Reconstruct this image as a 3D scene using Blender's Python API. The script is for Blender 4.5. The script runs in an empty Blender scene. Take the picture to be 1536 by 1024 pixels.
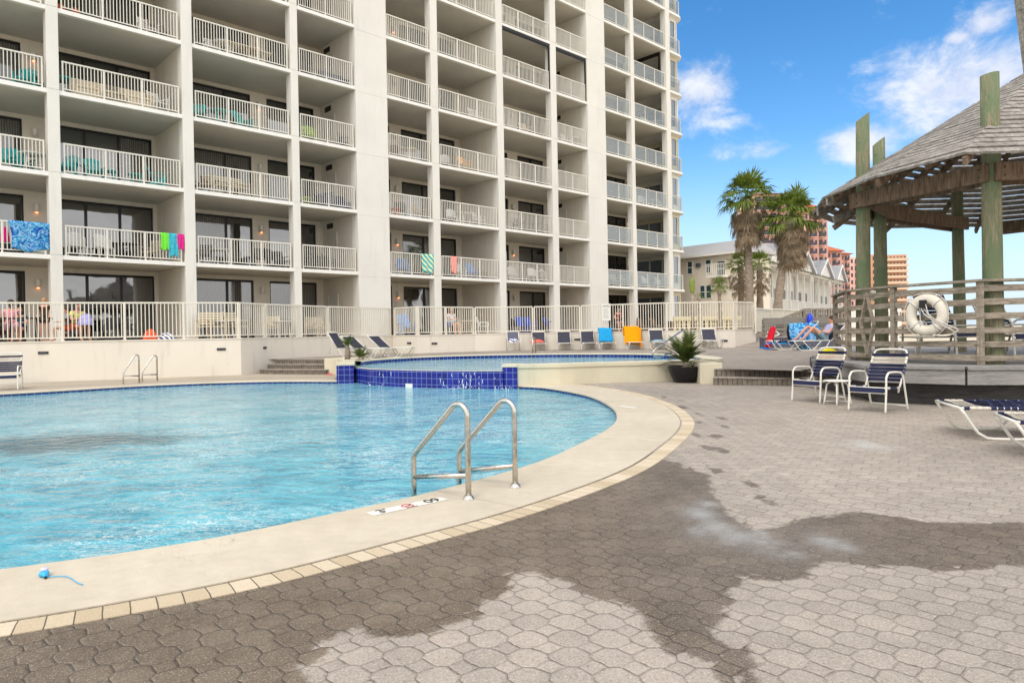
import bpy, bmesh, math, random
import numpy as np
from mathutils import Vector, Matrix, noise as mnoise
from mathutils.geometry import tessellate_polygon
random.seed(7)
R = math.radians
SC = bpy.context.scene
COL = SC.collection
PI = math.pi
# ------------------------------------------------------------------ camera model
F_, PITCH, ROLL, CYP, CXP, EYE = 1047.8, -4.778e-3, -1.7230e-2, 504.84, 768.0, 1.2
_f = Vector((0, math.cos(PITCH), math.sin(PITCH)))
_r = Vector((1, 0, 0))
_u = _r.cross(_f)
CR = math.cos(ROLL)*_r + math.sin(ROLL)*_u
CU = -math.sin(ROLL)*_r + math.cos(ROLL)*_u
CAM = Vector((0, 0, EYE))
PHI = .760943                      # direction of the tower's facade
FD = Vector((math.cos(PHI), math.sin(PHI), 0))
FN = Vector((-math.sin(PHI), math.cos(PHI), 0))
FDIST = 29.75
def ray(x, y): return CR*((x-CXP)/F_) + CU*((CYP-y)/F_) + _f
def g(x, y, z=0.0):
    r = ray(x, y); return CAM + r*((z-EYE)/r.z)
def at(x, y, Y):
    r = ray(x, y); return CAM + r*(Y/r.y)
def fac(x, y, v=0.0):
    r = ray(x, y); P = CAM + r*((FDIST+v)/r.dot(FN)); return P.dot(FD), P.z
def F2W(u, v, z): return FD*u + FN*(FDIST+v) + Vector((0, 0, z))
# ------------------------------------------------------------------ mesh builder
class MB:
    def __init__(s): s.v = []; s.f = []; s.m = []; s.sm = []; s.uv = {}
    def add(s, vs, fs, smooth=False, M=None, mi=0):
        o = len(s.v)
        if M is not None: vs = [M @ Vector(p) for p in vs]
        s.v += [tuple(p) for p in vs]
        s.f += [tuple(o+i for i in f) for f in fs]
        s.sm += [smooth]*len(fs); s.m += [mi]*len(fs)
        return o
    def box(s, x0, x1, y0, y1, z0, z1, M=None, mi=0):
        s.add([(x0,y0,z0),(x1,y0,z0),(x1,y1,z0),(x0,y1,z0),(x0,y0,z1),(x1,y0,z1),(x1,y1,z1),(x0,y1,z1)],
              [(0,3,2,1),(4,5,6,7),(0,1,5,4),(1,2,6,5),(2,3,7,6),(3,0,4,7)], False, M, mi); return s
    def bar(s, p, q, w, h=None, up=(0,0,1), mi=0):
        h = w if h is None else h
        p = Vector(p); q = Vector(q); d = (q-p)
        if d.length < 1e-6: return s
        d.normalize(); up = Vector(up)
        if abs(d.dot(up)) > .99: up = Vector((0,1,0)) if abs(d.y) < .9 else Vector((1,0,0))
        a = d.cross(up).normalized()*(w/2); b = a.cross(d).normalized()*(h/2)
        s.add([p-a-b,p+a-b,p+a+b,p-a+b,q-a-b,q+a-b,q+a+b,q-a+b],
              [(0,1,2,3),(7,6,5,4),(0,4,5,1),(1,5,6,2),(2,6,7,3),(3,7,4,0)], False, None, mi); return s
    def tube(s, pts, r, n=8, closed=False, caps=True, mi=0):
        pts = [Vector(p) for p in pts]; N = len(pts)
        rs = r if isinstance(r, (list, tuple)) else [r]*N
        t0 = (pts[1]-pts[0]).normalized()
        ref = Vector((0,0,1)) if abs(t0.z) < .9 else Vector((1,0,0))
        a = t0.cross(ref).normalized()
        vs = []
        for i in range(N):
            if closed: t = (pts[(i+1)%N]-pts[i-1])
            else: t = pts[min(i+1,N-1)]-pts[max(i-1,0)]
            if t.length < 1e-9: t = t0
            t.normalize(); a = (a - t*a.dot(t))
            if a.length < 1e-6: a = t.cross(Vector((0,1,0)))
            a.normalize(); b = t.cross(a)
            for k in range(n):
                an = 2*PI*k/n
                vs.append(pts[i] + (a*math.cos(an)+b*math.sin(an))*rs[i])
        fs = []
        for i in range(N if closed else N-1):
            j = (i+1) % N
            for k in range(n):
                l = (k+1) % n
                fs.append((i*n+k, i*n+l, j*n+l, j*n+k))
        s.add(vs, fs, True, None, mi)
        if caps and not closed:
            o = len(s.v)-len(vs)
            s.f.append(tuple(o+k for k in range(n))[::-1]); s.sm.append(False); s.m.append(mi)
            s.f.append(tuple(o+(N-1)*n+k for k in range(n))); s.sm.append(False); s.m.append(mi)
        return s
    def lathe(s, prof, n=20, c=(0,0,0), mi=0, smooth=True):
        vs = []; c = Vector(c)
        for r, z in prof:
            for k in range(n):
                a = 2*PI*k/n; vs.append(c+Vector((r*math.cos(a), r*math.sin(a), z)))
        fs = []
        for i in range(len(prof)-1):
            for k in range(n):
                l = (k+1) % n; fs.append((i*n+k, i*n+l, (i+1)*n+l, (i+1)*n+k))
        s.add(vs, fs, smooth, None, mi); return s
    def ball(s, c, r, sx=1, sy=1, sz=1, n=10, mi=0):
        m = n//2+1; prof = [(math.sin(PI*i/m), -math.cos(PI*i/m)) for i in range(m+1)]
        vs = []; c = Vector(c)
        for rr, z in prof:
            rr = max(rr, 1e-3)
            for k in range(n):
                a = 2*PI*k/n; vs.append(c+Vector((rr*math.cos(a)*r*sx, rr*math.sin(a)*r*sy, z*r*sz)))
        fs = [(i*n+k, i*n+(k+1)%n, (i+1)*n+(k+1)%n, (i+1)*n+k) for i in range(m) for k in range(n)]
        s.add(vs, fs, True, None, mi); return s
    def prism(s, poly, z0, z1, mi=0, mtop=None):
        """poly: list of (x,y); extruded from z0 to z1"""
        n = len(poly)
        vs = [(p[0],p[1],z0) for p in poly]+[(p[0],p[1],z1) for p in poly]
        ar = sum(poly[i][0]*poly[(i+1)%n][1]-poly[(i+1)%n][0]*poly[i][1] for i in range(n))
        if ar < 0: poly = poly[::-1]; vs = [(p[0],p[1],z0) for p in poly]+[(p[0],p[1],z1) for p in poly]
        s.add(vs, [(i,(i+1)%n,n+(i+1)%n,n+i) for i in range(n)], False, None, mi)
        o = len(s.v)-len(vs)
        tri = tessellate_polygon([[Vector((p[0],p[1],0)) for p in poly]])
        for t in tri:
            a,b,c = t
            A,B,Cc = (Vector(vs[i]) for i in (a,b,c))
            if (B-A).cross(Cc-A).z < 0: a,c = c,a
            s.f.append((o+n+a,o+n+b,o+n+c)); s.sm.append(False); s.m.append(mi if mtop is None else mtop)
            s.f.append((o+c,o+b,o+a)); s.sm.append(False); s.m.append(mi)
        return s
    def build(s, name, mats, parent=None, bevel=0, label=None, loc=None, rz=None):
        me = bpy.data.meshes.new(name)
        me.from_pydata(s.v, [], s.f); me.update()
        if not isinstance(mats, (list, tuple)): mats = [mats]
        for m in mats: me.materials.append(m)
        me.polygons.foreach_set('use_smooth', s.sm)
        me.polygons.foreach_set('material_index', s.m)
        o = bpy.data.objects.new(name, me); COL.objects.link(o)
        if parent: o.parent = parent
        if bevel:
            b = o.modifiers.new('bevel', 'BEVEL'); b.width = bevel; b.segments = 2; b.limit_method = 'ANGLE'; b.angle_limit = R(40)
        if label: o['label'] = label
        if loc is not None: o.location = loc
        if rz is not None: o.rotation_euler = (0,0,rz)
        return o
def obj(name, mb, mat, parent=None, **k): return mb.build(name, mat, parent, **k)
def tag(o, label=None, cat=None, group=None, kind=None):
    if label: o['label'] = label
    if cat: o['category'] = cat
    if group: o['group'] = group
    if kind: o['kind'] = kind
    return o
def empty(name, loc=(0,0,0), rz=0.0, label=None, cat=None, group=None):
    o = bpy.data.objects.new(name, None); COL.objects.link(o); o.empty_display_size = .2
    o.location = loc; o.rotation_euler = (0,0,rz); return tag(o, label, cat, group)
def copy_tree(o, parent=None):
    c = o.copy(); COL.objects.link(c); c.parent = parent
    for ch in list(o.children): copy_tree(ch, c)
    return c
def poly_patch(name, outer, holes, z, mat, cuts=(), zf=None, skirt=0):
    loops = [[Vector((p[0],p[1],0)) for p in outer]] + [[Vector((p[0],p[1],0)) for p in h] for h in holes]
    flat = [p for l in loops for p in l]
    tri = tessellate_polygon(loops)
    bm = bmesh.new(); vs = [bm.verts.new(p) for p in flat]
    for t in tri:
        try: f = bm.faces.new([vs[i] for i in t])
        except ValueError: pass
    bmesh.ops.recalc_face_normals(bm, faces=bm.faces)
    for f in bm.faces:
        if f.normal.z < 0: f.normal_flip()
    for c in cuts:
        bmesh.ops.bisect_plane(bm, geom=bm.verts[:]+bm.edges[:]+bm.faces[:], plane_co=(0,c,0), plane_no=(0,1,0))
    for v in bm.verts: v.co.z = zf(v.co.x, v.co.y) if zf else z
    me = bpy.data.meshes.new(name); bm.to_mesh(me); bm.free(); me.materials.append(mat)
    o = bpy.data.objects.new(name, me); COL.objects.link(o); return o
def spline(pts, step=.15, closed=False):
    P = [Vector(p) for p in pts]; out = []; n = len(P)
    for i in range(n if closed else n-1):
        p1, p2 = P[i], P[(i+1)%n]
        p0 = P[i-1] if (closed or i > 0) else p1*2-p2
        p3 = P[(i+2)%n] if (closed or i+2 < n) else p2*2-p1
        k = max(1, int((p2-p1).length/step))
        for j in range(k):
            t = j/k
            out.append(.5*((2*p1)+(p2-p0)*t+(2*p0-5*p1+4*p2-p3)*t*t+(3*p1-p0-3*p2+p3)*t**3))
    if not closed: out.append(P[-1])
    return out
def inpoly(x, y, poly):
    c = False; n = len(poly); j = n-1
    for i in range(n):
        xi, yi = poly[i][0], poly[i][1]; xj, yj = poly[j][0], poly[j][1]
        if (yi > y) != (yj > y) and x < (xj-xi)*(y-yi)/(yj-yi)+xi: c = not c
        j = i
    return c
# ------------------------------------------------------------------ materials
def s2l(c): return tuple(((x/255)/12.92 if x/255 <= .04045 else ((x/255+.055)/1.055)**2.4) for x in c)
class NT:
    def __init__(s, name):
        s.mat = bpy.data.materials.new(name); s.mat.use_nodes = True
        s.t = s.mat.node_tree; s.b = s.t.nodes['Principled BSDF']; s.out = s.t.nodes['Material Output']
    def n(s, ty, **k):
        nd = s.t.nodes.new(ty)
        for a, v in k.items(): setattr(nd, a, v)
        return nd
    def L(s, a, b): s.t.links.new(a, b)
    def put(s, inp, v):
        if isinstance(v, bpy.types.NodeSocket): s.L(v, inp)
        elif isinstance(v, (tuple, list)) and len(v) == 3 and inp.type == 'RGBA': inp.default_value = (*v, 1)
        else: inp.default_value = v
    def m(s, op, a, b=0.0, c=0.0, clamp=False):
        nd = s.n('ShaderNodeMath', operation=op, use_clamp=clamp)
        s.put(nd.inputs[0], a); s.put(nd.inputs[1], b); s.put(nd.inputs[2], c); return nd.outputs[0]
    def pos(s): return s.n('ShaderNodeNewGeometry').outputs['Position']
    def noise(s, vec, scale, detail=4, rough=.55, dist=0, dim='3D', sv=None):
        nd = s.n('ShaderNodeTexNoise'); nd.noise_dimensions = dim
        if sv:
            mp = s.n('ShaderNodeMapping'); s.L(vec, mp.inputs[0]); mp.inputs['Scale'].default_value = sv; vec = mp.outputs[0]
        s.L(vec, nd.inputs['Vector']); nd.inputs['Scale'].default_value = scale
        nd.inputs['Detail'].default_value = detail; nd.inputs['Roughness'].default_value = rough
        nd.inputs['Distortion'].default_value = dist; return nd.outputs['Fac']
    def rmp(s, fac, *st):
        nd = s.n('ShaderNodeValToRGB'); s.L(fac, nd.inputs[0]); e = nd.color_ramp.elements
        while len(e) > 1: e.remove(e[-1])
        for i, (p, c) in enumerate(st):
            el = e[0] if i == 0 else e.new(p)
            el.position = p; el.color = (*c, 1) if isinstance(c, (tuple, list)) else (c, c, c, 1)
        return nd.outputs[0]
    def mix(s, fac, a, b, mode='MIX'):
        nd = s.n('ShaderNodeMix', data_type='RGBA', blend_type=mode)
        s.put(nd.inputs[0], fac); s.put(nd.inputs[6], a); s.put(nd.inputs[7], b); return nd.outputs[2]
    def ss(s, x, a, b):
        nd = s.n('ShaderNodeMapRange', interpolation_type='SMOOTHSTEP'); s.put(nd.inputs[0], x)
        nd.inputs[1].default_value = a; nd.inputs[2].default_value = b; return nd.outputs[0]
    def bump(s, h, strength=.3, dist=.01, nrm=None):
        nd = s.n('ShaderNodeBump'); s.L(h, nd.inputs['Height'])
        nd.inputs['Strength'].default_value = strength; nd.inputs['Distance'].default_value = dist
        if nrm: s.L(nrm, nd.inputs['Normal'])
        return nd.outputs[0]
    def set(s, **k):
        for a, v in k.items():
            s.put(s.b.inputs[{'col':'Base Color','rough':'Roughness','metal':'Metallic','spec':'Specular IOR Level','nrm':'Normal',
                'trans':'Transmission Weight','ior':'IOR','alpha':'Alpha','emit':'Emission Color','es':'Emission Strength','sheen':'Sheen Weight','coat':'Coat Weight'}[a]], v)
        return s.mat
_mc = {}
def paint(name, rgb, rough=.55, var=.12, scale=3.0, bump=.15, bscale=60, metal=0.0, spec=.4, dirt=0.0, lin=False):
    """a plain painted/plaster surface with slight real-world unevenness; rgb is the colour as 0-255 sRGB albedo"""
    key = (name,)
    if key in _mc: return _mc[key]
    N = NT(name); c = rgb if lin else s2l(rgb); P = N.pos()
    a = N.noise(P, scale, 5)
    lo = tuple(x*(1-var) for x in c); hi = tuple(min(1, x*(1+var*.7)) for x in c)
    col = N.rmp(a, (.3, lo), (.7, hi))
    if dirt:
        d = N.noise(P, 1.3, 6, .65, .3, sv=(3,3,.35))
        col = N.mix(N.m('MULTIPLY', N.ss(d, .52, .72), dirt), col, tuple(x*.62 for x in c))
    nd = dict(col=col, rough=rough, metal=metal, spec=spec)
    if bump: nd['nrm'] = N.bump(N.noise(P, bscale, 3), bump, .004)
    _mc[key] = N.set(**nd); return _mc[key]
# ------------------------------------------------------------------ the materials of the place
M = {}
M['wall'] = paint('wall_stucco', (216,207,192), .8, .06, .7, .25, 90, dirt=.3)
M['column'] = paint('column_stucco', (223,219,210), .75, .05, .6, .2, 90, dirt=.22)
M['slab'] = paint('slab_edge_paint', (234,231,224), .7, .05, 1.0, .1, 60, dirt=.22)
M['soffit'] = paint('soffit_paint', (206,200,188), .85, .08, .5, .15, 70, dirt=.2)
M['white'] = paint('white_paint', (226,222,212), .45, .04, 4, .05, 80)
M['rail'] = paint('railing_paint', (222,217,205), .42, .05, 5, 0)
M['fence'] = paint('fence_paint', (219,211,195), .45, .05, 5, 0)
M['retwall'] = paint('retaining_wall_plaster', (222,213,198), .85, .05, .6, .35, 70, dirt=.3)
M['cream'] = paint('cream_concrete', (206,197,172), .8, .08, 1.2, .4, 50, dirt=.25)
M['black'] = paint('black_plastic', (20,20,22), .4, .1, 9, .05)
M['dark'] = paint('dark_frame', (24,22,21), .4, .15, 6, 0)
M['navy'] = paint('navy_strap', (28,34,72), .5, .12, 12, .1)
M['strapw'] = paint('white_strap', (214,206,192), .5, .06, 12, .1)
M['tubew'] = paint('white_tube', (220,216,205), .35, .04, 8, 0)
M['greymesh'] = paint('grey_mesh', (88,88,104), .7, .12, 30, .3, 200)
def metal(name, c, rough, sc=30):
    N = NT(name); P = N.pos(); a = N.noise(P, sc, 4)
    return N.set(col=N.rmp(a, (.3, tuple(x*.8 for x in c)), (.7, c)), metal=1.0, rough=N.rmp(a, (.3, rough*.8), (.7, rough*1.4)))
M['steel'] = metal('stainless_steel', (.62,.58,.52), .24)
def glass_dark():
    N = NT('window_glass'); P = N.pos()
    w = N.noise(P, .8, 2)
    return N.set(col=(.012,.014,.014), rough=.03, spec=1.0, ior=1.9, nrm=N.bump(w, .12, .05))
M['glass'] = glass_dark()
def glass_cur():
    N = NT('window_glass_curtained'); P = N.pos(); wv = N.n('ShaderNodeTexWave'); wv.inputs['Scale'].default_value = 5; wv.inputs['Distortion'].default_value = 1.5; N.L(P, wv.inputs[0])
    return N.set(col=N.rmp(wv.outputs['Fac'], (.1,(.035,.035,.033)), (.9,(.13,.125,.115))), rough=.04, spec=1.0, ior=1.7)
M['glass2'] = glass_cur()
def glass_pane(name, tint, fac):
    N = NT(name)
    tr = N.n('ShaderNodeBsdfTransparent'); tr.inputs[0].default_value = (*tint, 1)
    gl = N.n('ShaderNodeBsdfGlossy'); gl.inputs[0].default_value = (.8,.85,.85,1); gl.inputs[1].default_value = .05
    df = N.n('ShaderNodeBsdfDiffuse'); df.inputs[0].default_value = (.5,.5,.47,1)
    m1 = N.n('ShaderNodeMixShader'); m1.inputs[0].default_value = .5; N.L(gl.outputs[0], m1.inputs[1]); N.L(df.outputs[0], m1.inputs[2])
    m2 = N.n('ShaderNodeMixShader'); m2.inputs[0].default_value = fac; N.L(tr.outputs[0], m2.inputs[1]); N.L(m1.outputs[0], m2.inputs[2])
    N.L(m2.outputs[0], N.out.inputs[0]); return N.mat
M['railglass'] = glass_pane('balcony_glass', (.80,.82,.81), .24)
M['blueglass'] = NT('blue_window_glass').set(col=(.03,.07,.11), rough=.04, spec=1.0, ior=1.8)
def curtain():
    N = NT('curtain'); P = N.pos(); w = N.n('ShaderNodeTexWave'); w.inputs['Scale'].default_value = 9; N.L(P, w.inputs[0])
    return N.set(col=N.rmp(w.outputs['Fac'], (.2,(.1,.1,.1)), (.8,(.2,.2,.195))), rough=.9)
M['curtain'] = curtain()
# ---- octagon-and-square interlocking pavers ; s = octagon pitch
def pavers(name, s=.157, ang=-2.6, wetattr=False, dry=(.385,.335,.285), tone=1.0):
    N = NT(name); P = N.pos()
    wob = N.n('ShaderNodeTexNoise'); wob.inputs['Scale'].default_value = 3.5; wob.inputs['Detail'].default_value = 3; N.L(P, wob.inputs['Vector'])
    va = N.n('ShaderNodeVectorMath', operation='SUBTRACT'); N.L(wob.outputs['Color'], va.inputs[0]); va.inputs[1].default_value = (.5,.5,.5)
    vs = N.n('ShaderNodeVectorMath', operation='SCALE'); N.L(va.outputs[0], vs.inputs[0]); vs.inputs['Scale'].default_value = .06
    vb = N.n('ShaderNodeVectorMath', operation='ADD'); N.L(P, vb.inputs[0]); N.L(vs.outputs[0], vb.inputs[1])
    mp = N.n('ShaderNodeMapping'); N.L(vb.outputs[0], mp.inputs[0]); mp.inputs['Rotation'].default_value = (0,0,-R(ang)); mp.inputs['Scale'].default_value = (1/s,1/s,0)
    sp = N.n('ShaderNodeSeparateXYZ'); N.L(mp.outputs[0], sp.inputs[0])
    X, Y = sp.outputs[0], sp.outputs[1]
    fx = N.m('ABSOLUTE', N.m('SUBTRACT', N.m('FRACT', X), .5)); fy = N.m('ABSOLUTE', N.m('SUBTRACT', N.m('FRACT', Y), .5))
    c = .635
    k = N.m('SUBTRACT', N.m('ADD', fx, fy), c)                     # <0 octagon, >0 square
    isq = N.m('GREATER_THAN', k, 0.0)
    dE = N.m('MULTIPLY', N.m('ABSOLUTE', k), .707)
    dO = N.m('SUBTRACT', .5, N.m('MAXIMUM', fx, fy))
    dO2 = N.m('ADD', dO, N.m('MULTIPLY', isq, 10.0))
    d = N.m('MINIMUM', dE, dO2)
    # cell ids
    ox, oy = N.m('FLOOR', X), N.m('FLOOR', Y)
    sx, sy = N.m('ADD', N.m('FLOOR', N.m('ADD', X, .5)), 57.3), N.m('ADD', N.m('FLOOR', N.m('ADD', Y, .5)), 31.7)
    cv = N.n('ShaderNodeCombineXYZ')
    mxx = N.n('ShaderNodeMix'); N.L(isq, mxx.inputs[0]); N.L(ox, mxx.inputs[2]); N.L(sx, mxx.inputs[3]); N.L(mxx.outputs[0], cv.inputs[0])
    myy = N.n('ShaderNodeMix'); N.L(isq, myy.inputs[0]); N.L(oy, myy.inputs[2]); N.L(sy, myy.inputs[3]); N.L(myy.outputs[0], cv.inputs[1])
    wn = N.n('ShaderNodeTexWhiteNoise'); wn.noise_dimensions = '2D'; N.L(cv.outputs[0], wn.inputs['Vector']); rnd = wn.outputs['Value']
    dn = N.noise(P, 45, 3)
    qx = N.m('SUBTRACT', N.m('FRACT', N.m('ADD', X, .5)), .5); qy = N.m('SUBTRACT', N.m('FRACT', N.m('ADD', Y, .5)), .5)
    isE = N.m('LESS_THAN', dE, dO2)
    same = N.m('GREATER_THAN', N.m('MULTIPLY', qx, qy), 0.0)                # the two long-joint sides of each square
    left_ = N.m('LESS_THAN', qx, 0.0)
    wE = N.m('ADD', same, N.m('MULTIPLY', N.m('SUBTRACT', 1.0, same), N.m('ADD', .12, N.m('MULTIPLY', N.m('SUBTRACT', 1.0, left_), .5))))
    wO = .62
    wgt = N.m('ADD', N.m('MULTIPLY', isE, wE), N.m('MULTIPLY', N.m('SUBTRACT', 1.0, isE), wO))
    wgt = N.m('MULTIPLY', wgt, N.m('SUBTRACT', N.m('MULTIPLY', N.noise(P, 6.5, 4, .7), 3.2), .72), clamp=True)
    joint = N.m('MULTIPLY', N.m('SUBTRACT', 1.0, N.ss(N.m('ADD', d, N.m('MULTIPLY', N.m('SUBTRACT', dn, .5), .045)), .006, .026)), wgt)
    big = N.noise(P, .55, 5, .6); mid = N.noise(P, 5, 4); fine = N.noise(P, 95, 5, .75)
    dc = tuple(x*tone for x in dry)
    col = N.rmp(big, (.3, tuple(x*.84 for x in dc)), (.7, tuple(x*1.1 for x in dc)))
    col = N.mix(.8, col, N.rmp(rnd, (0, (.87,.85,.84)), (.5,(.97,.96,.95)), (1, (1.07,1.05,1.03))), 'MULTIPLY')
    col = N.mix(.5, col, N.rmp(mid, (.3,(.8,.8,.8)), (.7,(1.1,1.1,1.1))), 'MULTIPLY')
    col = N.mix(.85, col, N.rmp(fine, (.34,(.55,.53,.51)), (.46,(.92,.92,.92)), (.58,(1.08,1.08,1.06)), (.68,(1.75,1.72,1.62))), 'MULTIPLY')
    spots = N.ss(N.noise(P, 26, 3, .6), .67, .72)
    col = N.mix(N.m('MULTIPLY', spots, .55), col, (.10,.085,.07))
    col = N.mix(N.m('MULTIPLY', N.ss(N.noise(P, 230, 2, .6), .60, .67), .75), col, (.66,.61,.54))
    col = N.mix(N.m('MULTIPLY', N.ss(N.noise(P, 190, 3, .7), .61, .68), .5), col, (.17,.14,.115))
    jc = (.075,.058,.044)
    rough = .85
    if wetattr:
        at_ = N.n('ShaderNodeAttribute', attribute_name='wet'); sp2 = N.n('ShaderNodeSeparateColor'); N.L(at_.outputs['Color'], sp2.inputs[0])
        wn2 = N.noise(P, 3.2, 5, .6); w0 = N.m('ADD', sp2.outputs[0], N.m('MULTIPLY', N.m('SUBTRACT', wn2, .5), .55))
        w0 = N.m('ADD', w0, N.m('ADD', N.m('MULTIPLY', N.m('SUBTRACT', rnd, .5), .34), N.m('MULTIPLY', N.m('SUBTRACT', N.noise(P, 24, 5, .7), .5), .5)))
        wet = N.ss(w0, .40, .60)
        wetc = N.mix(1.0, col, N.rmp(N.noise(P, 2.6, 6, .65), (.25,(.28,.235,.185)), (.5,(.41,.36,.31)), (.75,(.56,.51,.455))), 'MULTIPLY')
        wetc = N.mix(N.m('MULTIPLY', N.ss(N.noise(P, 210, 2, .6), .58, .65), .8), wetc, (.42,.38,.29))
        col = N.mix(wet, col, wetc)
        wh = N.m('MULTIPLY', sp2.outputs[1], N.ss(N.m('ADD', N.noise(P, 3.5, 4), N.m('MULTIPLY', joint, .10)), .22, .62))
        jcol = N.mix(wet, jc, (.022,.018,.015))
        jcol = N.mix(N.m('MULTIPLY', sp2.outputs[2], .55, clamp=True), jcol, (.42,.41,.38))
        col = N.mix(N.m('MULTIPLY', joint, .88), col, jcol)
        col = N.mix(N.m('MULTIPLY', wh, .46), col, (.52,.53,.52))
        rough = N.m('SUBTRACT', .86, N.m('MULTIPLY', wet, .36))
    else:
        col = N.mix(N.m('MULTIPLY', joint, .85), col, jc)
    h = N.m('ADD', N.m('MULTIPLY', N.ss(d, .0, .07), 1.0), N.m('ADD', N.m('MULTIPLY', fine, .22), N.m('MULTIPLY', rnd, .45)))
    return N.set(col=col, rough=rough, spec=.35, nrm=N.bump(h, .8, .006))
M['pavers'] = pavers('deck_pavers', wetattr=True)
M['pavers_far'] = pavers('far_deck_pavers', dry=(.35,.30,.255), tone=.95)
# ---- water
def water(name, deep, lightc, foam_glint_amt, dark=False):
    N = NT(name); P = N.pos()
    n1 = N.noise(P, .5, 5, .6, .4); n2 = N.noise(P, 2.2, 6, .62, 1.2, sv=(.7,1.25,1))
    n3 = N.noise(P, 4.2, 4, .55, 2.6, sv=(.75,1.2,1))
    col = N.rmp(n2, (.32, tuple(x*.88 for x in deep)), (.46, tuple((a+b)/2 for a, b in zip(deep, lightc))), (.60, lightc))
    col = N.mix(.7, col, N.rmp(n1, (.3,(.80,.90,.93)), (.7,(1.08,1.04,1.02))), 'MULTIPLY')
    # broken white threads, part foam, part painted sky reflection and caustics: thin iso-lines of a distorted noise, gathered in patches
    def thread(n, c, w): return N.m('SUBTRACT', 1.0, N.ss(N.m('ABSOLUTE', N.m('SUBTRACT', n, c)), 0.0, w))
    a = N.m('MAXIMUM', thread(n3, .5, .028), N.m('MAXIMUM', thread(N.noise(P, 2.4, 5, .55, 3.0, sv=(.7,1.25,1)), .47, .018), thread(N.noise(P, 8, 3, .5, 2.4, sv=(.75,1.2,1)), .52, .022)))
    sep = N.n('ShaderNodeSeparateXYZ'); N.L(P, sep.inputs[0])
    far = N.ss(sep.outputs[1], 4.0, 11.0)
    patch = N.ss(N.m('ADD', N.noise(P, .75, 4, .6), N.m('MULTIPLY', far, .10)), .42, .66)
    f = N.m('MULTIPLY', N.m('MULTIPLY', a, N.m('ADD', .2, N.m('MULTIPLY', patch, .8))), foam_glint_amt)
    col = N.mix(f, col, (.78,.86,.85))
    foam2 = N.m('MULTIPLY', N.ss(N.noise(P, 2.6, 7, .7, .9, sv=(.45,1.4,1)), .58, .72), N.m('MULTIPLY', far, .42))  # pale far streaks: foam plus sky reflection put into the colour
    col = N.mix(foam2, col, (.62,.76,.76))
    if dark:   # dark ragged patch mixed into the water colour
        vd = N.n('ShaderNodeVectorMath', operation='SUBTRACT'); N.L(P, vd.inputs[0]); vd.inputs[1].default_value = dark
        vm = N.n('ShaderNodeVectorMath', operation='MULTIPLY'); N.L(vd.outputs[0], vm.inputs[0]); vm.inputs[1].default_value = (.72,1.15,1)
        vl = N.n('ShaderNodeVectorMath', operation='LENGTH'); N.L(vm.outputs[0], vl.inputs[0])
        dd = N.m('SUBTRACT', 1.0, N.ss(N.m('ADD', vl.outputs['Value'], N.m('MULTIPLY', N.m('SUBTRACT', N.noise(P, 1.5, 6, .7, .8), .5), 2.4)), .3, 1.5))
        col = N.mix(N.m('MULTIPLY', dd, .85), col, (.006,.075,.11))
    b1 = N.noise(P, 2.6, 3, .5, 1.4, sv=(.8,1.15,1)); b2 = N.noise(P, 9, 3, .5, 1.2, sv=(.85,1.1,1))
    h = N.m('ADD', b1, N.m('MULTIPLY', b2, .22))
    return N.set(col=col, rough=.05, spec=.13, ior=1.33, nrm=N.bump(h, .62, .06))
M['water'] = water('pool_water', (.040,.262,.365), (.115,.430,.520), .65, dark=(*g(95,664,-.08).xy,0))
M['water_up'] = water('upper_pool_water', (.07,.33,.42), (.20,.50,.56), .9)
# ---- pool tiles with grout by UV-free math: brick along arc attribute
def tiles(name, base, size=.15):
    N = NT(name); a = N.n('ShaderNodeAttribute', attribute_name='tile'); sp = N.n('ShaderNodeSeparateXYZ'); N.L(a.outputs['Vector'], sp.inputs[0])
    u, v = N.m('DIVIDE', sp.outputs[0], size), N.m('DIVIDE', sp.outputs[1], size)
    fu = N.m('ABSOLUTE', N.m('SUBTRACT', N.m('FRACT', u), .5)); fv = N.m('ABSOLUTE', N.m('SUBTRACT', N.m('FRACT', v), .5))
    gr = N.ss(N.m('MAXIMUM', fu, fv), .462, .478)
    cv = N.n('ShaderNodeCombineXYZ'); N.L(N.m('FLOOR', u), cv.inputs[0]); N.L(N.m('FLOOR', v), cv.inputs[1])
    wn = N.n('ShaderNodeTexWhiteNoise'); wn.noise_dimensions = '2D'; N.L(cv.outputs[0], wn.inputs['Vector'])
    P = N.pos()
    col = N.rmp(wn.outputs['Value'], (0, tuple(x*.62 for x in base)), (.9, base), (1, (base[0]+.03, base[1]+.05, base[2]*1.05)))
    col = N.mix(.6, col, N.rmp(N.noise(P, 4, 5), (.3,(.7,.7,.75)), (.7,(1.15,1.15,1.1))), 'MULTIPLY')
    col = N.mix(gr, col, (.20,.27,.50))
    h = N.m('SUBTRACT', 1.0, gr)
    return N.set(col=col, rough=N.m('ADD', .12, N.m('MULTIPLY', gr, .5)), spec=.4, nrm=N.bump(N.m('ADD', h, N.m('MULTIPLY', N.noise(P, 30, 2), .15)), .5, .004))
M['tile'] = tiles('cobalt_tiles', (.007,.011,.25))
M['tile2'] = tiles('waterline_tiles', (.012,.03,.20))
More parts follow.
